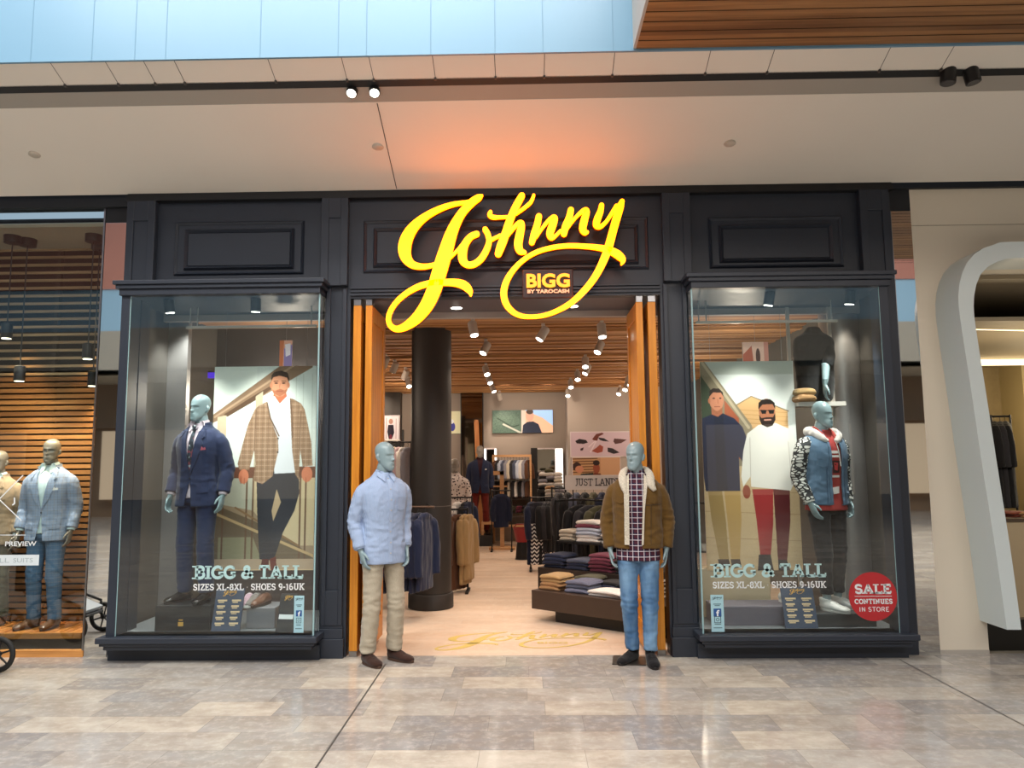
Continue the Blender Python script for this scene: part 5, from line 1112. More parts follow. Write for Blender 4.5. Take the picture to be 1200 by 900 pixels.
pc.ell(288-252, 560-430, 5.5, 8.5, 'd07e5e'); pc.ell(358-252, 558-430, 6, 9, 'd07e5e'); pc.line(S([(285, 560), (285, 568)]), .8, 'a8583e'); pc.line(S([(289, 562), (289, 569)]), .8, 'a8583e'); pc.line(S([(357, 562), (357, 568)]), .8, 'a8583e')
pc.poly(S([(319, 462), (333, 462), (335, 472), (326, 476), (318, 472)]), 'b9694a'); pc.poly(S([(314, 468), (320, 466), (326, 475), (321, 482)]), 'eceef0'); pc.poly(S([(337, 467), (334, 466), (326, 475), (332, 480)]), 'eceef0')
pc.ell(325.5-252, 452-430, 9.8, 14.5, 'cf8e6d'); pc.ell(316-252, 453-430, 1.5, 3.4, 'c07c5c'); pc.ell(335.3-252, 453-430, 1.5, 3.4, 'c07c5c'); pc.poly(S([(317, 458), (319, 463), (326, 466.5), (333, 462), (334.5, 457), (331, 459), (326, 457), (320, 459.5)]), 'a8694c')
pc.poly(S([(315.5, 449), (316, 441), (319, 437), (327, 435.5), (334, 438), (336, 445), (335.5, 450), (333.5, 444), (325, 441.5), (318, 443.5)]), '38281f'); pc.ell(321.5-252, 450.5-430, 2, .9, '4a3328'); pc.ell(329.8-252, 450.5-430, 2, .9, '4a3328'); pc.line(S([(319, 448.3), (323.5, 448)]), .9, '4a3328'); pc.line(S([(328, 448), (332.3, 448.3)]), .9, '4a3328'); pc.line(S([(325.8, 451), (325.3, 456)]), 1., 'b8755a'); pc.line(S([(322.5, 460), (329, 460)]), 1., '8f4a3c')
pc.soft(1)
def banner(label, pc, u0, v0, u1, v1, Y):
    t, a, b = board('window_banner', label, 'banner', pc, u0, v0, u1, v1, Y, .012, M('banner_edge', 'd8d8d4'), .0)
    for x in (a.x+.1, b.x-.1): m = MB(); m.cyl((x, Y+.006, a.z), (x, Y+.006, 3.14), .0015, .0015, 6); m.build('hanging_wire', STEEL, t)
banner('tall banner of a man in a brown checked jacket in the left window', pc, 252, 430, 367, 668, 7.1)
# right banner
pc = Pic(156, 244, 'd9dcd8', 3); S = P_at(pc, (820, 424)); W_ = 120
pc.poly(S([(820, 424), (940, 424), (940, 440), (820, 440)]), 'b9bfb6'); pc.soft(6)
pc.poly(S([(866, 475), (885, 466), (931, 484), (931, 560), (866, 560)]), 'cfa472'); pc.line(S([(866, 476), (885, 466), (932, 484)]), 1.5, '8b7a62')
for i in range(7): pc.line(S([(870, 482+i*5), (931, 486+i*5)]), .6, 'b08450')
pc.poly(S([(820, 424), (826, 424), (884, 500), (900, 560), (820, 560)]), '8a7d66'); pc.line(S([(822, 424), (880, 503)]), 3.5, 'b4a58a'); pc.poly(S([(820, 440), (842, 470), (850, 560), (820, 560)]), '3e4a38'); pc.poly(S([(850, 470), (868, 492), (868, 540), (850, 540)]), 'a5583c')
pc.poly(S([(820, 548), (976, 548), (976, 668), (820, 668)]), 'c6aa84'); pc.mask = pc.m_poly(S([(820, 548), (976, 548), (976, 668), (820, 668)])); pc.grain(.25, 5); pc.mask = None
for y in (575, 600, 630): pc.line(S([(820, y), (976, y+6)]), .8, 'a88c66')
# left man
pc.poly(S([(824, 570), (842, 570), (846, 610), (848, 655), (836, 655), (828, 610)]), 'a08352'); pc.poly(S([(845, 570), (866, 572), (866, 610), (862, 655), (851, 655), (848, 610)]), 'b8945c'); pc.poly(S([(834, 655), (848, 655), (850, 664), (836, 666)]), '3a2f2c'); pc.poly(S([(850, 655), (862, 655), (864, 664), (852, 666)]), '3a2f2c')
pc.poly(S([(833, 487), (848, 486), (862, 492), (872, 502), (879, 520), (881, 535), (872, 545), (866, 537), (866, 577), (822, 577), (820, 560), (820, 492)]), '262c44'); pc.poly(S([(836, 487), (848, 487), (850, 577), (836, 577)]), '1e2230', .6)
pc.poly(S([(833, 474), (846, 474), (847, 486), (841, 490), (833, 487)]), 'b0694c'); pc.ell(840-820, 470-424, 9.3, 13, 'c98465'); pc.ell(830.5-820, 471-424, 1.5, 3, 'b87050'); pc.poly(S([(831, 466), (831.5, 459), (836, 456), (844, 456.5), (848.5, 461), (849, 466), (846, 461.5), (836, 461)]), '2f221e'); pc.ell(836.5-820, 468-424, 1.8, .9, '40281f'); pc.ell(845-820, 468-424, 1.6, .9, '40281f'); pc.line(S([(837, 478), (844, 478)]), .9, '8a4a3a'); pc.line(S([(841.5, 469), (842, 474)]), .9, 'a8644a')
pc.poly(S([(833, 478), (840, 484), (848, 478), (847, 484), (840, 487), (834, 484)]), 'a06447', .7)
# right man
pc.poly(S([(881, 575), (908, 575), (906, 615), (901, 652), (888, 652), (885, 610)]), '9a2a2c'); pc.poly(S([(908, 575), (929, 576), (928, 612), (921, 660), (910, 660), (909, 615)]), '5b1c22'); pc.poly(S([(886, 650), (901, 650), (904, 668), (884, 668)]), '2b2a2e'); pc.poly(S([(910, 656), (921, 656), (925, 668), (910, 668)]), '2b2a2e')
pc.poly(S([(893, 500), (915, 498), (932, 505), (940, 520), (944, 545), (940, 570), (934, 570), (930, 577), (880, 572), (880, 560), (870, 572), (868, 560), (872, 530), (878, 510)]), 'e3ded6'); pc.line(S([(881, 515), (880, 560)]), 1., 'bdb6ad'); pc.line(S([(930, 520), (932, 570)]), 1., 'bdb6ad')
pc.ell(874-820, 578-424, 5, 8, '8e4432'); pc.ell(904.5-820, 484-424, 10.5, 15, 'a86a4c'); pc.poly(S([(894, 488), (897, 492), (904, 491), (912, 491), (915, 486), (915, 494), (911, 501), (904, 503), (897, 500), (894.5, 494)]), '2a1c18'); pc.line(S([(901, 494.3), (909, 494)]), 1.6, 'c9917c')
pc.poly(S([(893.5, 482), (894, 474), (899, 470), (909, 469.5), (915, 474), (915.5, 482), (912, 475.5), (899, 476)]), '1f1715'); pc.poly(S([(896, 482.5), (904, 482.5), (903, 487), (898, 487)]), '121214'); pc.poly(S([(906, 482.5), (914, 482.5), (913, 487), (907.5, 487)]), '121214'); pc.line(S([(895, 483), (914, 483)]), .8, '121214')
pc.poly(S([(941, 424), (977, 424), (977, 548), (941, 548)]), 'b7aea2', 0)
pc.soft(1)
pc.a = pc.a[:, :int(121*3)]; pc.w = 121
banner('tall banner of two men walking, in the right window', pc, 820, 424, 941, 668, 7.1)
# ================================================================ decals on the glass
YG = 6.4385
TEAL = M('vinyl_pale_teal', 'a9cbcb', rough=.5); WV = M('vinyl_white', 'dfe3e4', rough=.5)
def words(label, big, bx, sm, sx_):
    t = thing('window_lettering', label, 'lettering', (at((bx[0]+bx[1])/2, 680, YG).x, YG, at(300, sx_[3], YG).z)); T = lambda a, b, d: (a, YG+d, b)
    a, b = at(bx[0], bx[3], YG), at(bx[1], bx[2], YG); m = MB(); slab(m, big, a.x, b.x, a.z, b.z, T, t=.23, ser=.17); m.build('large_words', TEAL, t)
    a, b = at(sx_[0], sx_[3], YG), at(sx_[1], sx_[2], YG); m = MB(); slab(m, sm, a.x, b.x, a.z, b.z, T, t=.17, ser=.12); m.build('small_words', WV, t)
words('pale teal BIGG & TALL lettering on the glass of the left window', 'BIGG & TALL', (227, 356, 662.5, 678.5), 'SIZES XL-8XL . SHOES 9-16UK', (226, 357, 683.5, 692))
words('pale teal BIGG & TALL lettering on the glass of the right window', 'BIGG & TALL', (835, 968, 660.5, 676.5), 'SIZES XL-8XL . SHOES 9-16UK', (835, 968, 681, 689.5))
def logo_small(mb, x0, x1, z0, z1, y): # the script sign in miniature
    for i, s in enumerate(SIGN): stroke(mb, [(a, b, c*1.2) for a, b, c in s], lambda u, v, d, i=i: (x0+(u-452)/283*(x1-x0), y+d-.0001*i, z1-(v-222)/166*(z1-z0)), -.0004, .0, sub=2, caps=(0, 0))
GOLDP = M('gold_print', 'd6a248', rough=.5); CREAM = M('cream_print', 'e0c49c', rough=.6)
def sticker_strip(u0, v0, u1, v1, label):
    a, b = at(u0, v1, YG), at(u1, v0, YG); t = thing('sticker_strip', label, 'sticker', ((a.x+b.x)/2, YG, a.z)); m = MB(); m.box(a.x, b.x, YG-.0004, YG, a.z, b.z); m.build('film', M('sticker_blue', '9fc6d0', rough=.5), t)
    y = YG-.001; H = b.z-a.z; w = b.x-a.x; m = MB(); cz = a.z+H*.52; m.box(a.x+w*.2, b.x-w*.2, y-.0004, y, cz-w*.3, cz+w*.3); m.build('blue_square', M('social_blue', '23508c', rough=.5), t)
    v, f = text_on('f', a.x+w*.40, b.x-w*.34, cz-w*.28, cz+w*.2, y-.001, .03); m = MB(); m.add(v, f); m.build('letter', WV, t)
    DK = M('sticker_ink', '2d4552', rough=.6); m = MB(); logo_small(m, a.x+w*.12, b.x-w*.12, a.z+H*.86, a.z+H*.95, y); 
    for k, (zz_, ww) in enumerate(((.74, .6), (.70, .4), (.20, .5), (.10, .66))): m.box(a.x+w*(.5-ww/2), a.x+w*(.5+ww/2), y-.0004, y, a.z+H*zz_, a.z+H*(zz_+.018))
    cz = a.z+H*.33; q = w*.26; 
    for r0, r1 in ((q, q*.8),): frame = [(-1, -1), (1, -1), (1, 1), (-1, 1)]; m.box(a.x+w/2-q, a.x+w/2+q, y-.0004, y, cz+q*.82, cz+q); m.box(a.x+w/2-q, a.x+w/2+q, y-.0004, y, cz-q, cz-q*.82); m.box(a.x+w/2-q, a.x+w/2-q*.82, y-.0004, y, cz-q, cz+q); m.box(a.x+w/2+q*.82, a.x+w/2+q, y-.0004, y, cz-q, cz+q)
    stroke(m, [(a.x+w/2+q*.42*cos(k*pi/6), cz+q*.42*sin(k*pi/6), q*.16) for k in range(13)], lambda p, r, d: (p, y+d, r), -.0004, 0, sub=1, caps=(0, 0)); m.build('printed_marks', DK, t)
sticker_strip(344, 698, 356.5, 741.5, 'tall pale blue social media sticker low on the left window')
sticker_strip(834, 697, 847.5, 740.5, 'tall pale blue social media sticker low on the right window')
c = at(1023, 699, YG); e = at(1051.3, 699, YG); r = e.x-c.x
t = thing('sale_sticker', 'round red sale sticker on the right window glass', 'sticker', (c.x, YG, c.z-r)); m = MB(); m.prism([(c.x+r*cos(k*pi/32), c.z+r*sin(k*pi/32)) for k in range(64)], 'y', YG-.0005, YG); m.build('disc', M('sale_red', 'b0262b', rough=.45), t)
m = MB(); T = lambda a, b, d: (a, YG-.001+d, b)
slab(m, 'SALE', c.x-r*.76, c.x+r*.78, c.z+r*.12, c.z+r*.50, T, t=.24, ser=.17); slab(m, 'CONTINUES', c.x-r*.78, c.x+r*.80, c.z-r*.30, c.z-r*.10, T, t=.22, ser=.13); slab(m, 'IN STORE', c.x-r*.62, c.x+r*.64, c.z-r*.62, c.z-r*.42, T, t=.14, ser=0); m.box(c.x-r*.76, c.x+r*.78, YG-.0018, YG-.001, c.z+r*.0, c.z+r*.02)
m.build('white_words', WV, t)
# ================================================================ things standing in the windows
def name_card(u0, v0, u1, v1, Y, lean, label, col, rows=5, split=True):
    a, b = at(u0, v1, Y), at(u1, v0, Y); W2 = b.x-a.x; H2 = b.z-a.z; t = thing('standing_card', label, 'card', ((a.x+b.x)/2, Y, .222), 0)
    H2 = b.z-.222; m = MB(); m.prism([(0, 0), (0.012, 0), (.10+.012, H2), (.10, H2)], 'x', -W2/2, W2/2); m.build('card', col, t, local=True)
    nrm = -.004; F = lambda x, h, d: (x, .10*h/H2-.002+d, h)
    m = MB()
    for i, s in enumerate(SIGN): stroke(m, [(p, q, w*1.3) for p, q, w in s], lambda u, v, d, i=i: F((-.5+.26+(u-452)/283*.48)*W2, H2*(.97-(v-222)/166*.15), d-.0002*i), -.001, 0, sub=2, caps=(0, 0))
    m.build('script_mark', GOLDP, t, local=True); m = MB()
    def bar(x0, x1, h0, h1): v = [F(x, h, d) for d in (0, -.001) for x, h in ((x0, h0), (x1, h0), (x1, h1), (x0, h1))]; m.add(v, [(0, 1, 2, 3), (7, 6, 5, 4), (0, 4, 5, 1), (1, 5, 6, 2), (2, 6, 7, 3), (3, 7, 4, 0)])
    if split:
        for k in range(rows):
            h = H2*(.70-.135*k); 
            for x0, x1 in ((-.40, -.07), (.10, .42)): bar(x0*W2, (x1-.05*(k % 2))*W2, h, h+H2*.04); bar((x0+.03)*W2, (x1-.10)*W2, h-H2*.035, h-H2*.012)
    else: bar(-.42*W2, .42*W2, H2*.34, H2*.46); 
    m.build('printed_lines', CREAM if split else WV, t, local=True)
    m = MB(); m.prism([(.10, H2*.85), (.11, H2*.85), (.22, 0), (.205, 0)], 'x', -.02, .02); m.build('strut', BLACK, t, local=True)
    return t
name_card(247, 692, 282, 738, 6.62, 0, 'slate blue standing card with gold script and two columns, left window', M('card_slate', '35435a', rough=.6))
name_card(921, 690, 957, 738, 6.62, 0, 'slate blue standing card with gold script and two columns, right window', M('card_slate', '35435a', rough=.6))
cc = name_card(322, 698, 344, 742, 6.56, 0, 'small black standing card with gold script and white label, left window', M('card_black', '202226', rough=.6), split=False); cc.rotation_euler = (0, 0, -.12)
# plinth boxes
def plinth(u0, u1, v, Y, dep, z1, mat, label, mark=False):
    a, b = at(u0, v, Y), at(u1, v, Y); t = thing('display_plinth', label, 'plinth', ((a.x+b.x)/2, Y, .222)); m = MB(); m.bbox(a.x, b.x, Y, Y+dep, .222, z1, .006); m.build('box', mat, t)
    if mark:
        cx = a.x+(b.x-a.x)*.47; m = MB(); m.box(cx-.022, cx+.022, Y-.002, Y, .265, .30); m.box(cx-.018, cx+.018, Y-.002, Y, .312, .322); m.build('gold_mark', GOLDP, t)
    return t, (a.x+b.x)/2
BOXD = M('plinth_black', '202022', rough=.5, var=.08)
PL, plx = plinth(181, 246, 735, 6.62, .34, .44, BOXD, 'black display box under the navy suit mannequin', True)
PR, prx = plinth(957, 1028, 735, 6.66, .36, .335, M('plinth_dark_grey', '3a3c3e', rough=.4), 'low dark plinth under the denim jacket mannequin')
plinth(288, 322, 735, 6.72, .30, .40, M('plinth_grey', '7b7b80', rough=.5), 'grey riser holding the shoes in the left window')
plinth(838, 928, 735, 6.74, .32, .385, M('plinth_mauve', '6b6570', rough=.5), 'wide mauve grey riser in the right window')
plinth(820, 905, 735, 7.10, .25, .66, M('plinth_beige', 'b9a688', rough=.6), 'beige block under the right window banner')
def lone_shoe(loc, rz, mat, sole, label, low=True):
    t = thing('shoe', label, 'shoe', loc, rz); L = [loft([(0, .062, .036), (0, .02, .05), (0, -.04, .05), (0, -.10, .037), (0, -.165, .030), (0, -.20, .023)], [.026, .037, .044, .050, .045, .024], [.026, .046, .047, .034, .026, .014], 20)]
    me = vox(L, .006, 3)
    for v in me.vertices: v.co.z = max(v.co.z, .014)
    link('upper', me, mat, t, True, True); m = MB(); m.prism([(.047*cos(k*pi/12), -.068+.142*sin(k*pi/12)) for k in range(24)], 'z', 0, .022); m.build('sole', sole, t, local=True, bevel=.003)
    m = MB()
    for q in range(4): y = -.03-q*.022; z = .100-q*.010; m.tube([(-.026, y+.004, z-.012), (0, y, z+.001), (.026, y+.004, z-.012)], .003, 6)
    m.build('laces', sole, t, local=True, smooth=True)
WS = M('white_leather', 'dedcd8', rough=.4); PK = cloth('pink_canvas', 'c9a6b4'); BRL = M('brown_leather', '6b4634', rough=.35)
for u, mt, so, rz, lab in ((292, PK, WS, .2, 'pink canvas shoe on the grey riser of the left window, leftmost of three'), (301, M('grey_suede', '77706c', rough=.8), WS, -.1, 'grey shoe on the grey riser of the left window, middle one'), (311, BRL, M('brown_sole', '38251c'), -.25, 'brown leather shoe on the grey riser of the left window, rightmost')):
    p = at(u, 712, 6.9); lone_shoe((p.x, 6.90, .40), rz, mt, so, lab)
p = at(918, 700, 6.95); lone_shoe((p.x, 6.92, .385), .3, WS, WS, 'white trainer on the mauve riser behind the slate card')
# bust form on a high shelf in the right window
a, b = at(941, 471, 7.05), at(984, 471, 7.05)
t = thing('high_shelf', 'white shelf high up behind the denim mannequin', 'shelf', ((a.x+b.x)/2, 7.1, a.z)); m = MB(); m.box(a.x-.05, b.x+.05, 7.03, 7.30, a.z-.04, a.z); m.build('board', M('shelf_white', 'c4bfb8', rough=.5), t); 
for x in (a.x-.04, b.x+.02): m = MB(); m.box(x, x+.03, 7.27, 7.30, .222, 3.137); m.build('upright', M('shelf_white', 'c4bfb8'), t)
bt = thing('torso_form', 'headless torso form in a dark jumper on the high shelf of the right window', 'torso form', ((a.x+b.x)/2, 7.17, a.z))
bt.scale = (.93, .93, .93)
L = [loft([(0, 0, .02), (0, 0, .10), (0, 0, .34), (0, 0, .56), (0, 0, .66), (0, 0, .72), (0, 0, .78)], [.15, .18, .19, .205, .19, .10, .06], [.10, .115, .12, .13, .11, .08, .055], 28, ex=2.3)]
me = vox(L, .009, 4); wrinkle(me, .006, (9, 9, 12), 4.); link('jumper', me, cloth('dark_jumper', '1c1d1f'), bt, True, True)
me = vox([loft([(.12, -.02, .60), (.11, -.11, .46), (.06, -.15, .36)], [.065, .06, .05], [.07, .065, .055], 18)], .009, 3); link('sleeve', me, MC['dark_jumper'], bt, True, True)
hv, hf = arrs(hand_geo(), Matrix.Translation((.025, -.18, .17)) @ Matrix.Rotation(.2, 4, 'X')); fv, ff = loft([(.055, -.15, .38), (.040, -.17, .27), (.025, -.18, .17)], [.042, .036, .026], [.042, .036, .03], 16)
link('forearm', mesh('forearm', *join([(hv, hf), (fv, ff)])), SKIN, bt, True, True)
stack([(TM['tan'], 'tan'), (TM['camel'], 'camel')], (a.x+.02, 7.10, a.z), .1, 'jumper', 'pile beside the torso form', 'jumpers on the high shelf', .2, .2, .07)
# small picture seen through the upper part of each window
pc = Pic(14, 25, 'd9a088', 4); pc.poly([(0, 0), (5, 0), (4, 25), (0, 25)], 'c46a3c'); pc.poly([(5, 8), (14, 4), (14, 25), (5, 25)], '8a7ab0'); pc.poly([(6, 4), (12, 3), (12, 14), (7, 16)], 'e6dde4')
tl, a_, b_ = board('framed_photo', 'small colourful picture above the banner in the left window', 'photo', pc, 328, 399, 342, 429, 7.4, .02, M('poster_white', 'd9cfd2'), 0, emit=.3)  # picture given a slight glow, not a lit screen
pc = Pic(34, 24, 'e0b8a4', 4); pc.poly([(0, 14), (12, 4), (14, 24), (0, 24)], 'b25a44'); pc.ell(20, 16, 3, 9, '4a2e2c'); pc.poly([(28, 0), (34, 0), (34, 24), (28, 24)], 'c98878')
m = MB(); m.cyl(((a_.x+b_.x)/2, 7.41, a_.z), ((a_.x+b_.x)/2, 7.41, 3.137), .002); m.build('hanging_wire', STEEL, tl)
tl, a_, b_ = board('framed_photo', 'pink picture above the banner in the right window', 'photo', pc, 870, 401, 901, 426, 7.4, .02, M('poster_white', 'd9cfd2'), 0, emit=.3)  # same added glow on this print
m = MB(); m.cyl(((a_.x+b_.x)/2, 7.41, a_.z), ((a_.x+b_.x)/2, 7.41, 3.137), .002); m.build('hanging_wire', STEEL, tl)
# purple light strip in the dark of the left window
a, b = at(216, 437, 8.4), at(252, 443, 8.4); m = MB(); m.box(a.x, b.x, 8.38, 8.42, b.z, a.z); o = m.build('light_strip', emis('violet_light', (.12, .05, .75), .9)); tag(o, 'violet light strip behind the navy suit mannequin', 'light')
m = MB(); m.box(a.x, a.x+.02, 8.42, 8.6, b.z, a.z); m.box(b.x-.02, b.x, 8.42, 8.6, b.z, a.z); m.build('bracket', BLACK, o, local=True)
for n_, u0, u1, v_, Yt, lab in (('l', 219, 371, 382, 6.95, 'left'), ('r', 815, 981, 376, 6.95, 'right')):
    a, b = at(u0, v_, Yt), at(u1, v_, Yt); t = thing('hanging_rail', 'pale metal rail hung across the top of the %s window' % lab, 'rail', ((a.x+b.x)/2, Yt, a.z)); m = MB(); m.box(a.x, b.x, Yt-.012, Yt+.012, b.z-.012, b.z+.012); m.build('bar', M('pale_rail', 'a9a6a0', rough=.4), t)
    for x in (a.x+.03, a.x+.10, b.x-.05): m = MB(); m.cyl((x, Yt, b.z), (x, Yt, 3.137), .006); m.build('hanger_rod', M('pale_rail', 'a9a6a0'), t)
# window lamps
for u, Y, lab, tx in ((200, 6.62, 'black spotlight at the left under the top of the left window', -3.05), (300, 6.62, 'black spotlight at the middle under the top of the left window', -2.5), (900, 6.62, 'black spotlight at the middle under the top of the right window', 1.9), (995, 6.62, 'black spotlight at the right under the top of the right window', 2.75)):
    p = at(u, 352, Y); track_lamp((p.x, Y, 3.02), (tx, 6.95, 1.0), lab, 'spotlights inside the display windows', BLACK, .9, 130, LENS, 3.137, NEUT)
spot('wall_wash', (-3.32, 7.2, 3.1), (-3.35, 7.5, 1.7), 100, NEUT, 95, .8); spot('wall_wash', (3.1, 7.1, 3.1), (3.15, 7.5, 1.8), 40, WARM, 60, .8)
# ================================================================ mannequins
BTN = M('button_dark', '15130f', rough=.4); BTNW = M('button_pale', 'b8b4ae', rough=.4); SOLE = M('dark_sole', '1a1412', rough=.6)
# 1. pale blue shirt and chinos, left of the entrance
arms = [((-.20, .01, 1.46), (-.262, .07, 1.185), (-.235, -.02, .945), 0), ((.20, .008, 1.46), (.240, .05, 1.18), (.215, -.05, .95), 0)]
legs = [((-.090, 0, .93), (-.105, -.015, .50), (-.125, .03, .09), 8), ((.090, 0, .93), (.105, -.04, .51), (.12, .02, .09), 26)]
p = fl(454, 768); f = Fig('mannequin', 'mannequin in a pale blue shirt, beige chinos and brown suede boots at the entrance', (p.x, 6.44, 0), .60, head=.42, legs=legs, arms=arms, sc=.975)
f.trousers(cloth('beige_chino', 'b5ab97', rough=.9, wr=.5), amp=.009, hem=.10)
SH = plaid('pale_blue_oxford', '97abcb', [('x', .006, .002, 'b9c6dc', .5)], wr=.6)
o, b = f.top('shirt', SH, .012, .84, .03, amp=.009)
f.band('collar_band', SH, o, 1.585, 1.64, .068, .07, .004, .004, 25)
for q in (-1, 1): f.patch('collar', [(q*x, z) for x, z in [(.060, 1.635), (.012, 1.592), (.042, 1.530), (.088, 1.585)]], b, SH, o, .013, .005)
f.patch('placket', [(-.018, 1.58), (.018, 1.58), (.018, .855), (-.018, .855)], b, SH, o, .004, .002)
f.patch('chest_pocket', [(.06, 1.40), (.155, 1.405), (.15, 1.30), (.105, 1.285), (.062, 1.295)], b, SH, o, .004, .002)
f.buttons([(0, z) for z in (1.56, 1.47, 1.38, 1.29, 1.20, 1.11, 1.02, .93)], b, BTNW, o, .006, .008)
for s, a in zip(('l', 'r'), f.arms): e = Vector(a[2]); d = (e-Vector(a[1])).normalized(); f.bits('cuff', [loft([e-d*.10, e-d*.02], [.047, .045], [.049, .047], 20, 1)], SH, o)
SUE = cloth('brown_suede', '3a241c', rough=.95, wr=.1); f.shoes(SUE, M('boot_sole', '4a3326', rough=.6), .15, lace=M('lace_dark', '1e1512'), w=1.08)
# 2. shearling jacket, checked shirt, jeans, right of the entrance
arms = [((-.205, .01, 1.46), (-.29, .045, 1.19), (-.265, -.03, .95), 0), ((.205, .01, 1.46), (.29, .06, 1.19), (.27, .02, .95), 0)]
legs = [((-.090, 0, .93), (-.085, -.045, .51), (-.068, .02, .09), -34), ((.090, 0, .93), (.090, -.02, .50), (.082, -.05, .09), 10)]
p = fl(749, 772); f = Fig('mannequin', 'mannequin in a brown shearling jacket, checked shirt and blue jeans at the entrance', (p.x, 6.43, 0), -.14, head=-.42, legs=legs, arms=arms, sc=.965)
JN = NT('faded_denim'); w_ = JN.noise(JN.coord((3, 3, 1.2)), 2.2, 3); g_ = JN.noise(JN.coord((400, 400, 60)), 1, 1); JN.base(JN.mix(JN.math('MULTIPLY', g_, .3), JN.ramp(w_, [(.35, lc('3f668f')), (.65, lc('7ba0c0'))]), lc('2f4d72'))); JN.set(rough=.85); JN.bump(JN.noise(JN.coord((1, 1, .5)), 18, 4), .3, .02)
f.trousers(JN.m, amp=.008, taper=.88, hem=.11)
CHK = plaid('burgundy_check', '4d2230', [('x', .047, .017, '20233c', .85), ('z', .047, .017, '20233c', .8), ('x', .047, .0055, 'ddd3da', .8), ('z', .047, .0055, 'ddd3da', .8)])
so, sb = f.dress_shirt(CHK, .86, sleeves=False, amp=.005)
SUJ = cloth('tan_brown_suede', '64491f', rough=.95, var=.1, wr=.3)
cut = [(-.062, 1.66), (-.075, .90), (.035, .90), (.068, 1.66)]
o, b = f.top('jacket', SUJ, .024, .965, .02, [cut], .010, .006, boxy=.02, armgrow=.012)
SHP = NT('sherpa_fleece'); n_ = SHP.noise(SHP.coord(), 130, 3, .7); SHP.base(SHP.ramp(n_, [(.3, lc('b3a892')), (.6, lc('e0d8c6'))])); SHP.set(rough=1., sheen=.4); SHP.bump(n_, .9, .01)
for q in (-1, 1):
    pts = [(-.062, 1.60), (-.066, 1.3), (-.070, 1.0), (-.112, 1.0), (-.108, 1.3), (-.108, 1.56)] if q < 0 else [(.066, 1.60), (.048, 1.3), (.032, 1.0), (.048, 1.0), (.066, 1.3), (.10, 1.56)]
    f.patch('fleece_edge', pts, b, SHP.m, o, .006, .010)
    f.patch('chest_flap', [(q*x, z) for x, z in [(.10, 1.40), (.175, 1.405), (.175, 1.36), (.138, 1.345), (.10, 1.36)]], b, SUJ, o, .004, .005)
f.patch('yoke_seam', [(.075, 1.335), (.20, 1.342), (.20, 1.336), (.075, 1.328)], b, M('seam_dark', '3b2a12'), o, .002, .002); f.patch('front_seam', [(.118, 1.33), (.123, 1.33), (.113, 1.0), (.108, 1.0)], b, MC['seam_dark'], o, .002, .002)
me = vox([loft([(-.075, -.148, 1.40), (-.105, -.125, 1.50), (-.115, -.045, 1.585), (-.082, .055, 1.625), (0, .095, 1.635), (.082, .055, 1.625), (.115, -.045, 1.585), (.125, -.118, 1.51), (.155, -.135, 1.455)], [.016, .030, .034, .034, .034, .034, .034, .034, .016], [.020, .036, .036, .030, .030, .030, .036, .036, .020], 16, ref=(0, 0, 1))], .007, 3)
wrinkle(me, .004, (40, 40, 40), 5.); f.link('fleece_collar', me, SHP.m, o)
f.patch('waist_band', [(.040, .972), (.21, .972), (.21, .995), (.040, .995)], b, SUJ, o, .003, .004)
BLS = cloth('black_suede', '141214', rough=.95, wr=.1); f.shoes(BLS, SOLE, .16, lace=M('lace_black', '0c0b0c'), w=1.05)
m = MB(); m.box(-.24, .04, -.13, .15, 0, .010); bp = m.build('base_plate', M('steel_base', '4b4540', rough=.35, metal=.6), f.root, local=True); bp['label'] = 'thin dark steel base plate'
# 3. navy suit in the left window
arms = [((-.20, .01, 1.46), (-.285, .06, 1.19), (-.29, -.03, .95), 0), ((.20, .01, 1.46), (.275, .06, 1.19), (.285, -.02, .95), 0)]
legs = [((-.090, 0, .93), (-.105, -.02, .50), (-.115, .03, .09), -20), ((.090, 0, .93), (.105, -.03, .51), (.12, -.01, .09), 5)]
f = Fig('mannequin', 'mannequin in a navy suit, pink shirt and dark tie standing in the left window', (plx+.02, 6.80, .44), -.16, head=-.30, legs=legs, arms=arms, sc=.985)
NS = cloth('navy_suiting', '26304f', var=.10); f.trousers(NS, amp=.006, hem=.09)
PS = cloth('pale_pink_shirting', 'cdbcc6', var=.03)
TIE = NT('patterned_tie'); v_ = TIE.n('ShaderNodeTexVoronoi'); TIE.l(TIE.coord(), v_.inputs['Vector']); v_.inputs['Scale'].default_value = 38; TIE.base(TIE.ramp(v_.outputs['Color'], [(.0, lc('1c2430')), (.45, lc('2f3c48')), (.6, lc('7a3a48')), (.8, lc('9aa4a8'))], 'CONSTANT')); TIE.set(rough=.6)
f.dress_shirt(PS, .93, tie=TIE.m); f.suit_jacket(NS, PS, hem=.855, button=BTN, square=M('rose_silk', 'a04a5a', rough=.5), spread=.078)
f.shoes(M('black_leather', '171310', rough=.25), SOLE, .10, w=.96)
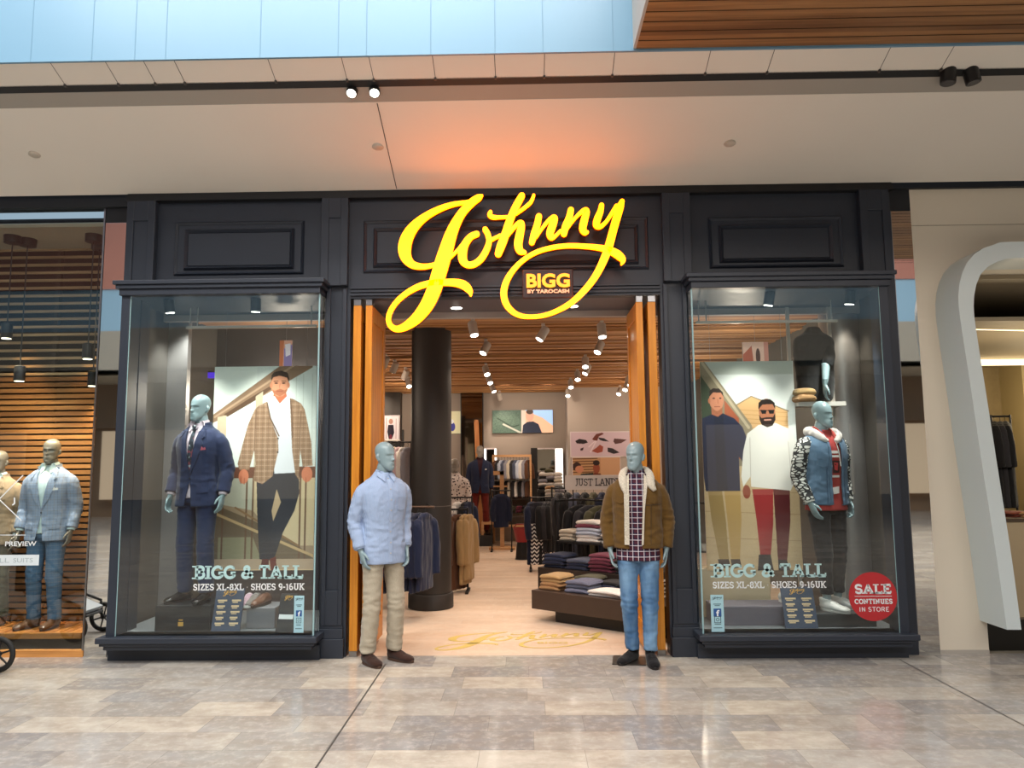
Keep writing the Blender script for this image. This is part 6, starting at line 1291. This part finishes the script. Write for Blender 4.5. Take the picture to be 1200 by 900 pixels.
# 4. denim jacket with printed sleeves in the right window
arms = [((-.205, .01, 1.46), (-.275, .05, 1.19), (-.235, -.06, .95), 0), ((.205, .01, 1.46), (.262, .05, 1.19), (.23, -.05, .96), 0)]
legs = [((-.090, 0, .93), (-.090, -.05, .51), (-.075, -.04, .09), 22), ((.090, 0, .93), (.105, .0, .50), (.105, .04, .09), 40)]
f = Fig('mannequin', 'mannequin in a denim jacket with printed sleeves and white trainers in the right window', (at(968, 600, 6.86).x, 6.85, .335), .30, head=.28, legs=legs, arms=arms, sc=.98)
f.trousers(cloth('black_twill', '17181b', var=.1), amp=.008, taper=.85, hem=.15)
RED = cloth('red_jersey', 'a83a38', var=.06); ro, rb = f.top('t_shirt', RED, .006, .885, .03, None, .005, 0, sleeves=False)
DN = cloth('mid_blue_denim', '5d7893', var=.16); cut = [(-.055, 1.66), (-.045, .85), (.060, .85), (.070, 1.66)]
o, b = f.top('jacket', DN, .024, .935, .03, [cut], .010, .006, sleeves=False, boxy=.015)
PRN = NT('printed_sleeve_cloth'); v_ = PRN.n('ShaderNodeTexVoronoi', feature='DISTANCE_TO_EDGE'); PRN.l(PRN.coord((1, 1, 2.2)), v_.inputs['Vector']); v_.inputs['Scale'].default_value = 17; PRN.base(PRN.ramp(v_.outputs['Distance'], [(.0, lc('23272b')), (.13, lc('d6d3cd'))], 'CONSTANT')); PRN.set(rough=.85)
for sh, el, wr, hr in f.arms:
    sh, el, wr = Vector(sh), Vector(el), Vector(wr); e = wr-(wr-el).normalized()*.02; me = vox([loft([Vector((sh.x*.62, sh.y, sh.z+.012)), sh, sh*.62+el*.38+Vector((math.copysign(.012, sh.x), 0, 0)), el, el*.5+e*.5, e], [.075, .080, .074, .062, .056, .046], [.080, .084, .077, .065, .058, .048], 22)], .007, 4); wrinkle(me, .010, (9, 9, 14), sh.x*9); f.link('sleeve', me, PRN.m, o)
    f.bits('cuff', [loft([e-(wr-el).normalized()*.04, e+(wr-el).normalized()*.012], [.049, .045], [.050, .047], 20, 1)], cloth('white_rib', 'd3cfc9'), o)
for q in (-1, 1):
    f.patch('chest_pocket', [(q*.02+x*q+.0, z) for x, z in [(.062, 1.37), (.145, 1.375), (.145, 1.29), (.104, 1.27), (.062, 1.29)]], b, DN, o, .004, .004)
    f.patch('pocket_flap', [(q*.02+x*q, z) for x, z in [(.058, 1.385), (.150, 1.39), (.150, 1.355), (.104, 1.335), (.058, 1.355)]], b, DN, o, .009, .004)
    f.patch('seam', [(q*x, z) for x, z in [(.085, 1.27), (.092, 1.27), (.100, .95), (.093, .95)]], b, M('denim_seam', '35506c'), o, .002, .002)
    f.patch('front_edge', ([(-.068, 1.58), (-.047, 1.58), (-.043, .94), (-.066, .94)] if q < 0 else [(.066, 1.58), (.088, 1.58), (.080, .94), (.058, .94)]), b, DN, o, .004, .004)
    f.bits('drawstring', [loft([(q*.035, -.112, 1.53), (q*.045, -.150, 1.42), (q*.048, -.165, 1.28)], [.004]*3, [.004]*3, 8)], cloth('white_rib', 'd3cfc9'), o)
me = vox([loft([(-.045, -.125, 1.50), (-.095, -.10, 1.54), (-.12, -.02, 1.585), (-.085, .075, 1.60), (0, .115, 1.60), (.085, .075, 1.60), (.12, -.02, 1.585), (.095, -.10, 1.54), (.045, -.125, 1.50)], [.018, .034, .040, .046, .05, .046, .040, .034, .018], [.018, .030, .034, .05, .055, .05, .034, .030, .018], 16, ref=(0, 0, 1))], .007, 3)
wrinkle(me, .008, (16, 16, 16), 2.); f.link('hood', me, cloth('hood_fleece', 'd5cdc8', var=.1), o)
me = vox([loft([(-.040, -.125, 1.47), (-.062, -.085, 1.55), (-.068, -.01, 1.61), (-.05, .05, 1.63), (.05, .05, 1.63), (.068, -.01, 1.61), (.062, -.085, 1.55), (.040, -.125, 1.47)], [.014, .02, .022, .022, .022, .022, .02, .014], [.014, .016, .018, .018, .018, .018, .016, .014], 14, ref=(0, 0, 1))], .006, 2); f.link('hood_lining', me, cloth('red_lining', 'b5473f'), o)
WP = M('white_print', 'd6cfcb', rough=.8); DP = M('dark_print', '3d1d20', rough=.8)
for poly, mt in (([(-.035, 1.42), (.055, 1.42), (.055, 1.395), (-.035, 1.395)], WP), ([(-.03, 1.38), (.050, 1.38), (.050, 1.36), (-.03, 1.36)], WP), ([(-.028, 1.33), (.052, 1.33), (.048, 1.22), (-.02, 1.22)], DP), ([(-.01, 1.315), (.035, 1.31), (.028, 1.24), (-.005, 1.25)], M('red_print', 'c0383a')), ([(-.03, 1.20), (.05, 1.20), (.05, 1.18), (-.03, 1.18)], WP), ([(-.03, 1.09), (.045, 1.10), (.04, 1.04), (-.02, 1.03)], WP)):
    f.patch('print', poly, rb, mt, ro, .003, .001)
f.shoes(M('white_leather', 'dedcd8', rough=.4), M('white_sole', 'cfcdc8', rough=.5), .11, lace=M('white_sole', 'cfcdc8'), w=1.1)
# 5. grey checked suit in the neighbouring window
SK2 = M('bronze_mannequin_skin', '6e675c', rough=.25)
arms = [((-.20, .01, 1.46), (-.275, .05, 1.19), (-.285, -.03, .95), 0), ((.20, .01, 1.46), (.265, .05, 1.19), (.265, -.03, .95), 0)]
legs = [((-.088, 0, .93), (-.095, -.02, .50), (-.10, .03, .09), -26), ((.088, 0, .93), (.10, -.03, .51), (.115, .0, .09), -6)]
x = at(57, 600, 7.05).x; f = Fig('mannequin', 'mannequin in a blue grey checked suit and brown loafers before the timber slats', (x, 7.05, .172), .10, head=.05, skin=SK2, legs=legs, arms=arms, sc=.925)
GS = plaid('blue_grey_check', '8b99b0', [('x', .055, .004, 'a9a3a0', .7), ('z', .055, .004, 'a9a3a0', .7), ('x', .0275, .002, '4c5a72', .7), ('z', .0275, .002, '4c5a72', .7)])
GT = plaid('blue_check_trousering', '4b6784', [('x', .045, .003, '7a7f8a', .7), ('z', .045, .003, '7a7f8a', .7), ('x', .0225, .002, '35506e', .7)]); f.trousers(GT, amp=.008, hem=.08, taper=.9)
LS = cloth('pale_aqua_shirt', 'c3d4d4', var=.03); f.dress_shirt(LS, .93); f.suit_jacket(GS, LS, hem=.86, vz=1.17, button=BTN, square=M('white_silk', 'd8d8d6', rough=.5), spread=.085)
f.shoes(M('tan_loafer', '5f3f28', rough=.3), M('brown_sole', '38251c'), .06, w=.95)
x = at(-4, 600, 7.15).x; f = Fig('mannequin', 'mannequin in a sand brown jacket cut off by the left edge', (x, 7.15, .172), .10, skin=SK2, legs=legs, arms=arms, sc=.87)
SJ = cloth('sand_jacket', '8d7a63', var=.1); f.trousers(cloth('olive_trouser', '4e4c3e'), amp=.007); f.dress_shirt(LS, .93); f.suit_jacket(SJ, LS, hem=.86, button=BTN); f.shoes(M('tan_loafer', '5f3f28'), M('brown_sole', '38251c'), .08)
# 6. and 7. inside the shop
SK3 = M('grey_mannequin_skin', '8a8680', rough=.35)
p = at(563, 626, 15.75); zt = .21; t = thing('display_plinth', 'low black plinth under the red trousered mannequin', 'plinth', (p.x, 15.7, 0)); m = MB(); m.bbox(p.x-.20, p.x+.25, 15.45, 16.0, 0, zt, .01); m.build('box', BOXD, t)
f = Fig('mannequin', 'mannequin in navy blazer and rust red trousers on a black plinth', (p.x, 15.72, zt), .08, head=-.05, skin=SK3, sc=.975)
f.trousers(cloth('rust_red_twill', '6b2018', var=.08), amp=.008, voxel=.012, hem=.1); BS = cloth('burgundy_shirting', '3b1c26'); f.dress_shirt(BS, .93); f.suit_jacket(cloth('navy_blazer', '232c48'), BS, hem=.87, button=BTN, square=M('white_silk', 'd8d8d6')); f.shoes(M('black_leather', '171310'), SOLE, .1)
p = at(533, 600, 12.6); f = Fig('mannequin', 'mannequin in a white flowered shirt standing right behind the round column', (p.x, 12.6, 0), -.1, head=-.2, skin=SK3, sc=.93)
FL = NT('floral_print_cloth'); v_ = FL.n('ShaderNodeTexVoronoi'); FL.l(FL.coord(), v_.inputs['Vector']); v_.inputs['Scale'].default_value = 22; v_.inputs['Randomness'].default_value = 1; FL.base(FL.ramp(v_.outputs['Distance'], [(.0, lc('3a2b30')), (.32, lc('d9d0cc'))], 'CONSTANT')); FL.set(rough=.9)
f.trousers(cloth('stone_trouser', '8b7a60'), amp=.007, voxel=.012); o, b = f.top('shirt', FL.m, .012, .90, .03, amp=.008, voxel=.01); f.band('collar_band', FL.m, o); f.shoes(M('black_leather', '171310'), SOLE, .1)
# ================================================================ neighbour on the left: timber slats
SLAT = wood('slat_timber', '744c28', 'b07c46', 'x', rough=.45, scale=3, plank=.058, pax='z')
m = MB(); m.box(-9, -3.9, 7.45, 7.5, 0, 4.2); wl = m.build('wall_neighbour_left', M('slat_backing', '1c120c', rough=.8), kind='structure')
m = MB(); z = .18
while z < 2.52: m.box(-8, -3.95, 7.36, 7.40, z, z+.040); z += .058
m.build('timber_slats', SLAT, wl)
m = MB(); z = 2.56
while z < 3.95: m.box(-8, -3.95, 7.38, 7.40, z, z+.026); z += .080
m.build('upper_slats', wood('slat_timber_pale', '8a6a4a', 'b99a74', 'x', rough=.5), wl)
m = MB(); 
for x in (-4.75, -5.6): m.box(x-.02, x+.02, 7.40, 7.45, .18, 3.95)
m.build('slat_batten', M('batten', '2a1a10', rough=.7), wl)
m = MB(); m.box(-9, -3.86, 6.70, 7.5, 3.86, 3.9); m.build('ceiling_neighbour', M('neighbour_ceiling', '9a8f7c', rough=.6), kind='structure')
m = MB(); m.box(-3.9, -3.87, 6.9, 7.5, 0, 4.0); m.build('wall_neighbour_side', M('neighbour_side', '6b5238', rough=.6), kind='structure')
w3 = bpy.data.objects.new('window_3', None); COL.objects.link(w3); w3.location = (-5, 6.68, 0); w3['kind'] = 'structure'
m = MB(); m.box(-9, -3.87, 6.66, 6.72, 0, .055); m.build('sill', wood('sill_timber', 'a8703a', 'd09250', 'x'), w3); m = MB(); m.box(-9, -3.87, 6.68, 6.69, .055, 4.02); m.build('pane', GL, w3); m = MB(); m.box(-3.885, -3.87, 6.665, 6.70, .055, 4.02); m.build('frame', STEEL, w3)
# slatted platform
t = thing('display_platform', 'low slatted timber platform under the checked suit mannequin', 'platform', (-4.9, 7.0, 0)); m = MB(); x = -6.5
while x < -3.98: m.box(x, x+.062, 6.84, 7.35, .135, .17); x += .072
m.build('slatted_top', wood('platform_timber', 'a86a30', 'd8944e', 'y', rough=.4, plank=.072, pax='x'), t); m = MB(); m.box(-6.5, -3.98, 6.92, 7.3, 0, .13); m.build('base', M('platform_base', '4a3a28', rough=.7), t)
m = MB(); m.box(-6.5, -3.98, 6.80, 6.84, .125, .172); m.build('front_edge', wood('platform_edge', '7a4a20', 'a8702e', 'x'), t)
# pendant lamps
for u, vc, vl, Y, lab in ((23, 255, 438, 7.05, 'black pendant lamp, left of centre and lowest in the neighbouring window'), (8, 252, 388, 6.95, 'black pendant lamp at the left edge of the neighbouring window'), (36, 266, 450, 7.2, 'black pendant lamp hanging behind the leftmost two'), (103, 252, 412, 6.95, 'black pendant lamp at the right of the neighbouring window, upper one'), (109, 262, 444, 7.2, 'black pendant lamp at the right of the neighbouring window, lower one')):
    if u == 36: continue
    a = at(u, vl, Y); t = thing('pendant_lamp', lab, 'pendant lamp', (a.x, Y, a.z), 0, 'black pendant lamps of the neighbouring window')
    m = MB(); m.lathe([(.045, a.z-.07), (.048, a.z-.065), (.048, a.z+.07), (.03, a.z+.08)], a.x, Y, 24); m.build('lamp_shade', BLACK, t, smooth=True, angle=40); m = MB(); m.lathe([(.040, a.z-.074), (.040, a.z-.068)], a.x, Y, 20); m.build('bulb', emis('pendant_bulb', (1, .85, .6), 6), t)
    m = MB(); m.cyl((a.x, Y, a.z+.08), (a.x, Y, 3.86), .006, .006, 8); m.build('cord', BLACK, t); m = MB(); m.lathe([(.075, 3.79), (.078, 3.86)], a.x, Y, 24); m.build('ceiling_rose', BLACK, t, smooth=True, angle=40)
    spot('pendant_beam', (a.x, Y, a.z-.09), (a.x, Y+.12, 0), 55, (1, .72, .42), 100, .8)
spot('slat_suit_spot', (-4.25, 7.15, 3.2), (-4.3, 7.36, 1.4), 60, (1, .58, .22), 50, .7); spot('slat_suit_spot', (-5.0, 7.15, 3.2), (-5.05, 7.36, 1.4), 60, (1, .58, .22), 50, .7); spot('slat_suit_spot', (-4.6, 6.74, 3.3), (-4.64, 7.05, 1.0), 420, (1, .93, .84), 50, .7)
# lettering on the neighbouring glass
YN = 6.6785; t = thing('window_lettering', 'white crossed strokes and PREVIEW lettering on the neighbouring glass', 'lettering', (at(20, 640, YN).x, YN, at(20, 640, YN).z))
m = MB(); TT = lambda u, v, d: tuple(at(u, v, YN)+Vector((0, d, 0)))
for s in ([(-20, 604, 1.2), (27, 557, 1.2)], [(2, 588, 1.2), (2, 588, 1.2), (25, 610, 1.2)], [(-20, 565, 1.2), (2, 588, 1.2)], [(0, 627, .8), (30, 627, .8)], [(17, 583, 1.7), (17, 590, 1.7), (14.5, 592, 1.5)]):
    stroke(m, s, TT, 0, -.0006, sub=1, caps=(0, 0))
v, f = text_on('PREVIEW', at(6, 639, YN).x, at(42.5, 639, YN).x, at(20, 640, YN).z, at(20, 634.5, YN).z, YN-.0004, .015); m.add(v, f); v, f = text_on('.', at(-3, 639, YN).x, at(-1, 639, YN).x, at(20, 640, YN).z, at(20, 638, YN).z, YN-.0004); m.add(v, f); m.build('white_marks', WV, t)
a, b = at(-26, 663, YN), at(46, 650, YN); t = thing('window_sticker', 'white strip sticker reading SUITS low on the neighbouring glass', 'sticker', ((a.x+b.x)/2, YN, a.z)); m = MB(); m.box(a.x, b.x, YN-.0006, YN, a.z, b.z); m.build('strip', M('sticker_white', 'd5dde0', rough=.5), t)
m = MB(); 
for s_, u0, u1 in (('ALL', -10, 11), ('SUITS', 15.5, 38.5)): v, f = text_on(s_, at(u0, 658, YN).x, at(u1, 658, YN).x, at(20, 659.3, YN).z, at(20, 654, YN).z, YN-.0012); m.add(v, f)
m.build('letters', M('letter_grey', 'a3b0b4', rough=.6), t)
# ================================================================ pushchair at the left edge
px, py = -4.27, 6.16; t = thing('pushchair', 'pushchair with black spoked wheels cut off by the left edge', 'pushchair', (px-.35, py, 0)); RUB = M('rubber', '141414', rough=.7)
def wheel(x, y, r, par):
    m = MB(); n = 32
    v = []; f = []
    for i in range(n):
        a = 2*pi*i/n
        for k in range(8): b = 2*pi*k/8; rr = r-.022+.022*cos(b); v.append((x+rr*cos(a), y+.018*sin(b), r+rr*sin(a)))
    for i in range(n):
        for k in range(8): f.append((i*8+k, ((i+1) % n)*8+k, ((i+1) % n)*8+(k+1) % 8, i*8+(k+1) % 8))
    m.add(v, f); w = m.build('wheel', RUB, par, smooth=True)
    m = MB(); m.cyl((x, y-.022, r), (x, y+.022, r), .022)
    for i in range(6): a = i*pi/3+.3; m.cyl((x, y, r), (x+(r-.03)*cos(a), y, r+(r-.03)*sin(a)), .009, .007, 8)
    m.build('spokes', BLACK, w)
wheel(px, py, .145, t); wheel(px-.65, py-.02, .16, t); wheel(px, py-.52, .145, t); wheel(px-.65, py-.5, .16, t)
m = MB(); m.tube([(px, py-.03, .15), (px+.0, py-.06, .32), (px-.25, py-.08, .42), (px-.62, py-.08, .75), (px-.85, py-.08, 1.02)], .014); m.tube([(px, py-.49, .15), (px, py-.46, .32), (px-.25, py-.44, .42), (px-.62, py-.44, .75), (px-.85, py-.44, 1.02)], .014); m.tube([(px-.65, py-.04, .16), (px-.45, py-.08, .35), (px-.2, py-.08, .42)], .014); m.tube([(px-.65, py-.46, .16), (px-.45, py-.44, .35), (px-.2, py-.44, .42)], .014); m.cyl((px-.85, py-.08, 1.02), (px-.85, py-.44, 1.02), .016)
m.build('frame', BLACK, t, smooth=True)
m = MB(); m.bbox(px-.60, px-.18, py-.42, py-.10, .42, .50, .03); m.bbox(px-.68, px-.58, py-.42, py-.10, .45, .98, .03); m.build('seat', M('seat_fabric', '4a4f55', rough=.9), t)
m = MB(); m.prism([(px-.20, .30), (px+.03, .245), (px+.045, .275), (px-.16, .36)], 'y', py-.42, py-.10); m.build('footrest', M('footrest_grey', 'aab0b4', rough=.5), t); m = MB(); m.bbox(px-.10, px+.07, py-.40, py-.10, .215, .240, .01); m.build('foot_bar', BLACK, t)
# ================================================================ neighbour on the right: cream wall and rounded portal
CREAMW = M('cream_wall', 'd8cebc', rough=.55, var=.02, vs=1)
m = MB(); x1 = 3.91; m.box(3.50, x1, 6.66, 6.9, 0, 4.08); m.box(x1, 9, 6.66, 6.9, 3.34, 4.08); wr_ = m.build('wall_neighbour_right', CREAMW, kind='structure'); m = MB(); m.box(3.50, 9, 6.657, 6.66, 3.74, 3.745); m.build('wall_joint', M('joint_soft', '958c7c'), wr_); m = MB(); m.box(3.50, x1, 6.655, 6.66, 0, .03); m.build('skirting', M('skirting_grey', 'a9a298'), wr_)
def outline(u0, u1, v0, v1, r, yy, top):
    pass
# leaning rounded frame: outer edge and inner edge as traced points on its front plane
YP = 6.30
outer = [(1197-.0, 738), (1180, 738), (1166, 640), (1151, 545), (1137, 450), (1127, 385), (1123, 350), (1126, 325), (1135, 305), (1152, 291), (1175, 284.5), (1200, 283), (1500, 276)]
inner = [(1197, 738), (1185, 650), (1171, 560), (1157, 470), (1146, 400), (1141, 362), (1143, 338), (1150, 320), (1163, 309), (1180, 304), (1200, 302.5), (1500, 296)]
Po = [at(u, v, YP) for u, v in outer[1:]]; Pi = [at(u, v, YP) for u, v in inner]
def smoothp(P, k=4): A = cat_rom([(p.x, p.z) for p in P], k); return A
So, Si = smoothp(Po), smoothp(Pi); n = min(len(So), len(Si))
def resamp(A, n):
    d = [0]
    for i in range(1, len(A)): d.append(d[-1]+np.hypot(*(A[i]-A[i-1])))
    d = np.array(d); s = np.linspace(0, d[-1], n); return np.stack([np.interp(s, d, [a[k] for a in A]) for k in (0, 1)], 1)
So, Si = resamp(So, 60), resamp(Si, 60); v = []; f = []
for a, b in zip(So, Si): v += [(a[0], YP, a[1]), (b[0], YP, b[1]), (b[0], 6.68, b[1]), (a[0], 6.68, a[1])]
for i in range(59):
    for k in range(4): j = (k+1) % 4; f.append((i*4+k, i*4+j, (i+1)*4+j, (i+1)*4+k))
f += [(0, 3, 2, 1), (59*4, 59*4+1, 59*4+2, 59*4+3)]
m = MB(); m.add(v, f); o = m.build('portal_frame', M('portal_pale_grey', 'ccd6d6', rough=.35), kind='structure', smooth=True, angle=35); o.name = 'wall_portal'
m = MB(); m.box(3.93, 9, 6.75, 6.85, 0, .26); m.build('baseboard_right', M('black_plinth', '15130f', rough=.3), kind='structure')
# room behind the portal
m = MB(); m.box(3.91, 12, 6.9, 12, 3.30, 3.4); m.box(3.91, 12, 7.3, 12, 2.98, 3.02); m.build('ceiling_room_right', M('room_ceiling', '9d8f76', rough=.6), kind='structure')
m = MB(); m.box(3.5, 12, 11.0, 11.1, 0, 3.4); m.build('wall_room_back', M('room_wall', '8a7a5a', rough=.6, var=.1), kind='structure')
m = MB(); m.box(3.86, 3.91, 6.9, 11, 0, 3.4); m.build('wall_room_side', M('room_side', '6a5c44', rough=.6), kind='structure')
m = MB(); m.box(3.91, 12, 6.66, 11, -.05, 0); m.build('floor_room_right', M('room_floor', '8f8674', rough=.2), kind='structure')
CV = emis('cove_light', (1, .82, .5), 2.6)
m = MB(); m.add([(3.95, 7.60, 2.975), (12, 9.0, 2.975), (12, 9.06, 2.975), (3.95, 7.64, 2.975)], [(0, 1, 2, 3)]); o = m.build('cove_light', CV); tag(o, 'long bright cove light line across the ceiling behind the portal, nearer one', 'cove light')
m = MB(); m.add([(3.95, 10.1, 2.90), (12, 9.5, 2.90), (12, 9.6, 2.90), (3.95, 10.2, 2.90)], [(0, 1, 2, 3)]); m.box(3.95, 12, 10.1, 10.12, 2.9, 2.98); o = m.build('cove_light', CV); tag(o, 'bright cove light line deeper in the room behind the portal', 'cove light')
for x in (5.6, 6.9, 8.2): m = MB(); m.box(x, x+.45, 10.5, 11.0, 0, 2.98); o = m.build('wall_pier', M('pier_cream', 'b3a37c', rough=.5), kind='structure')
point('room_lamp', (5.2, 8.0, 2.2), 24, (1, .82, .55), .2); point('room_lamp', (6.6, 9.8, 2.2), 26, (1, .8, .5), .2)
t = thing('sales_counter', 'cream sales counter behind the portal at the right edge', 'counter', (5.2, 7.9, 0)); m = MB(); m.box(4.62, 7, 7.7, 8.5, .02, 1.02); m.build('body', M('counter_cream', 'cbb691', rough=.45), t, bevel=.01); m = MB(); m.box(4.60, 7.02, 7.68, 8.52, 1.02, 1.05); m.build('top', M('counter_top', '5a4a3a', rough=.3), t)
m = MB(); m.box(4.64, 7, 7.74, 8.5, 0, .02); m.build('kick', BLACK, t)
for i, (u, c) in enumerate(((1190, 'rust'), (1198, 'tan'), (1206, 'black'))): p = at(u, 610, 7.95); stack([(TM[c], {'rust': 'rust', 'tan': 'tan', 'black': 'black'}[c])]*2, (p.x, 7.95, 1.05), .3, 'scarf', 'cream counter, %s pile' % ('left', 'middle', 'right')[i], 'scarves on the cream counter', .22, .2, .03)
for i, u in enumerate((1163, 1170, 1176)): p = at(u, 470, 9.6); hung(TM['black' if i != 1 else 'charcoal'], 'dark garment hanging behind the portal, %s of three' % ('left', 'middle', 'right')[i], (p.x, 9.6, 2.15), radians(60), 1.1, .2, .06, .6, 'dark garments behind the portal', 'hanging_garment', 'garment')
p = at(1160, 470, 9.6); q = at(1182, 470, 9.6); rail('clothes_rail', 'clothes rail with dark garments behind the portal', (p.x, 9.6), (q.x, 9.6), 2.185)
# backwards letters seen in the right mirror stand on the far side of the mall
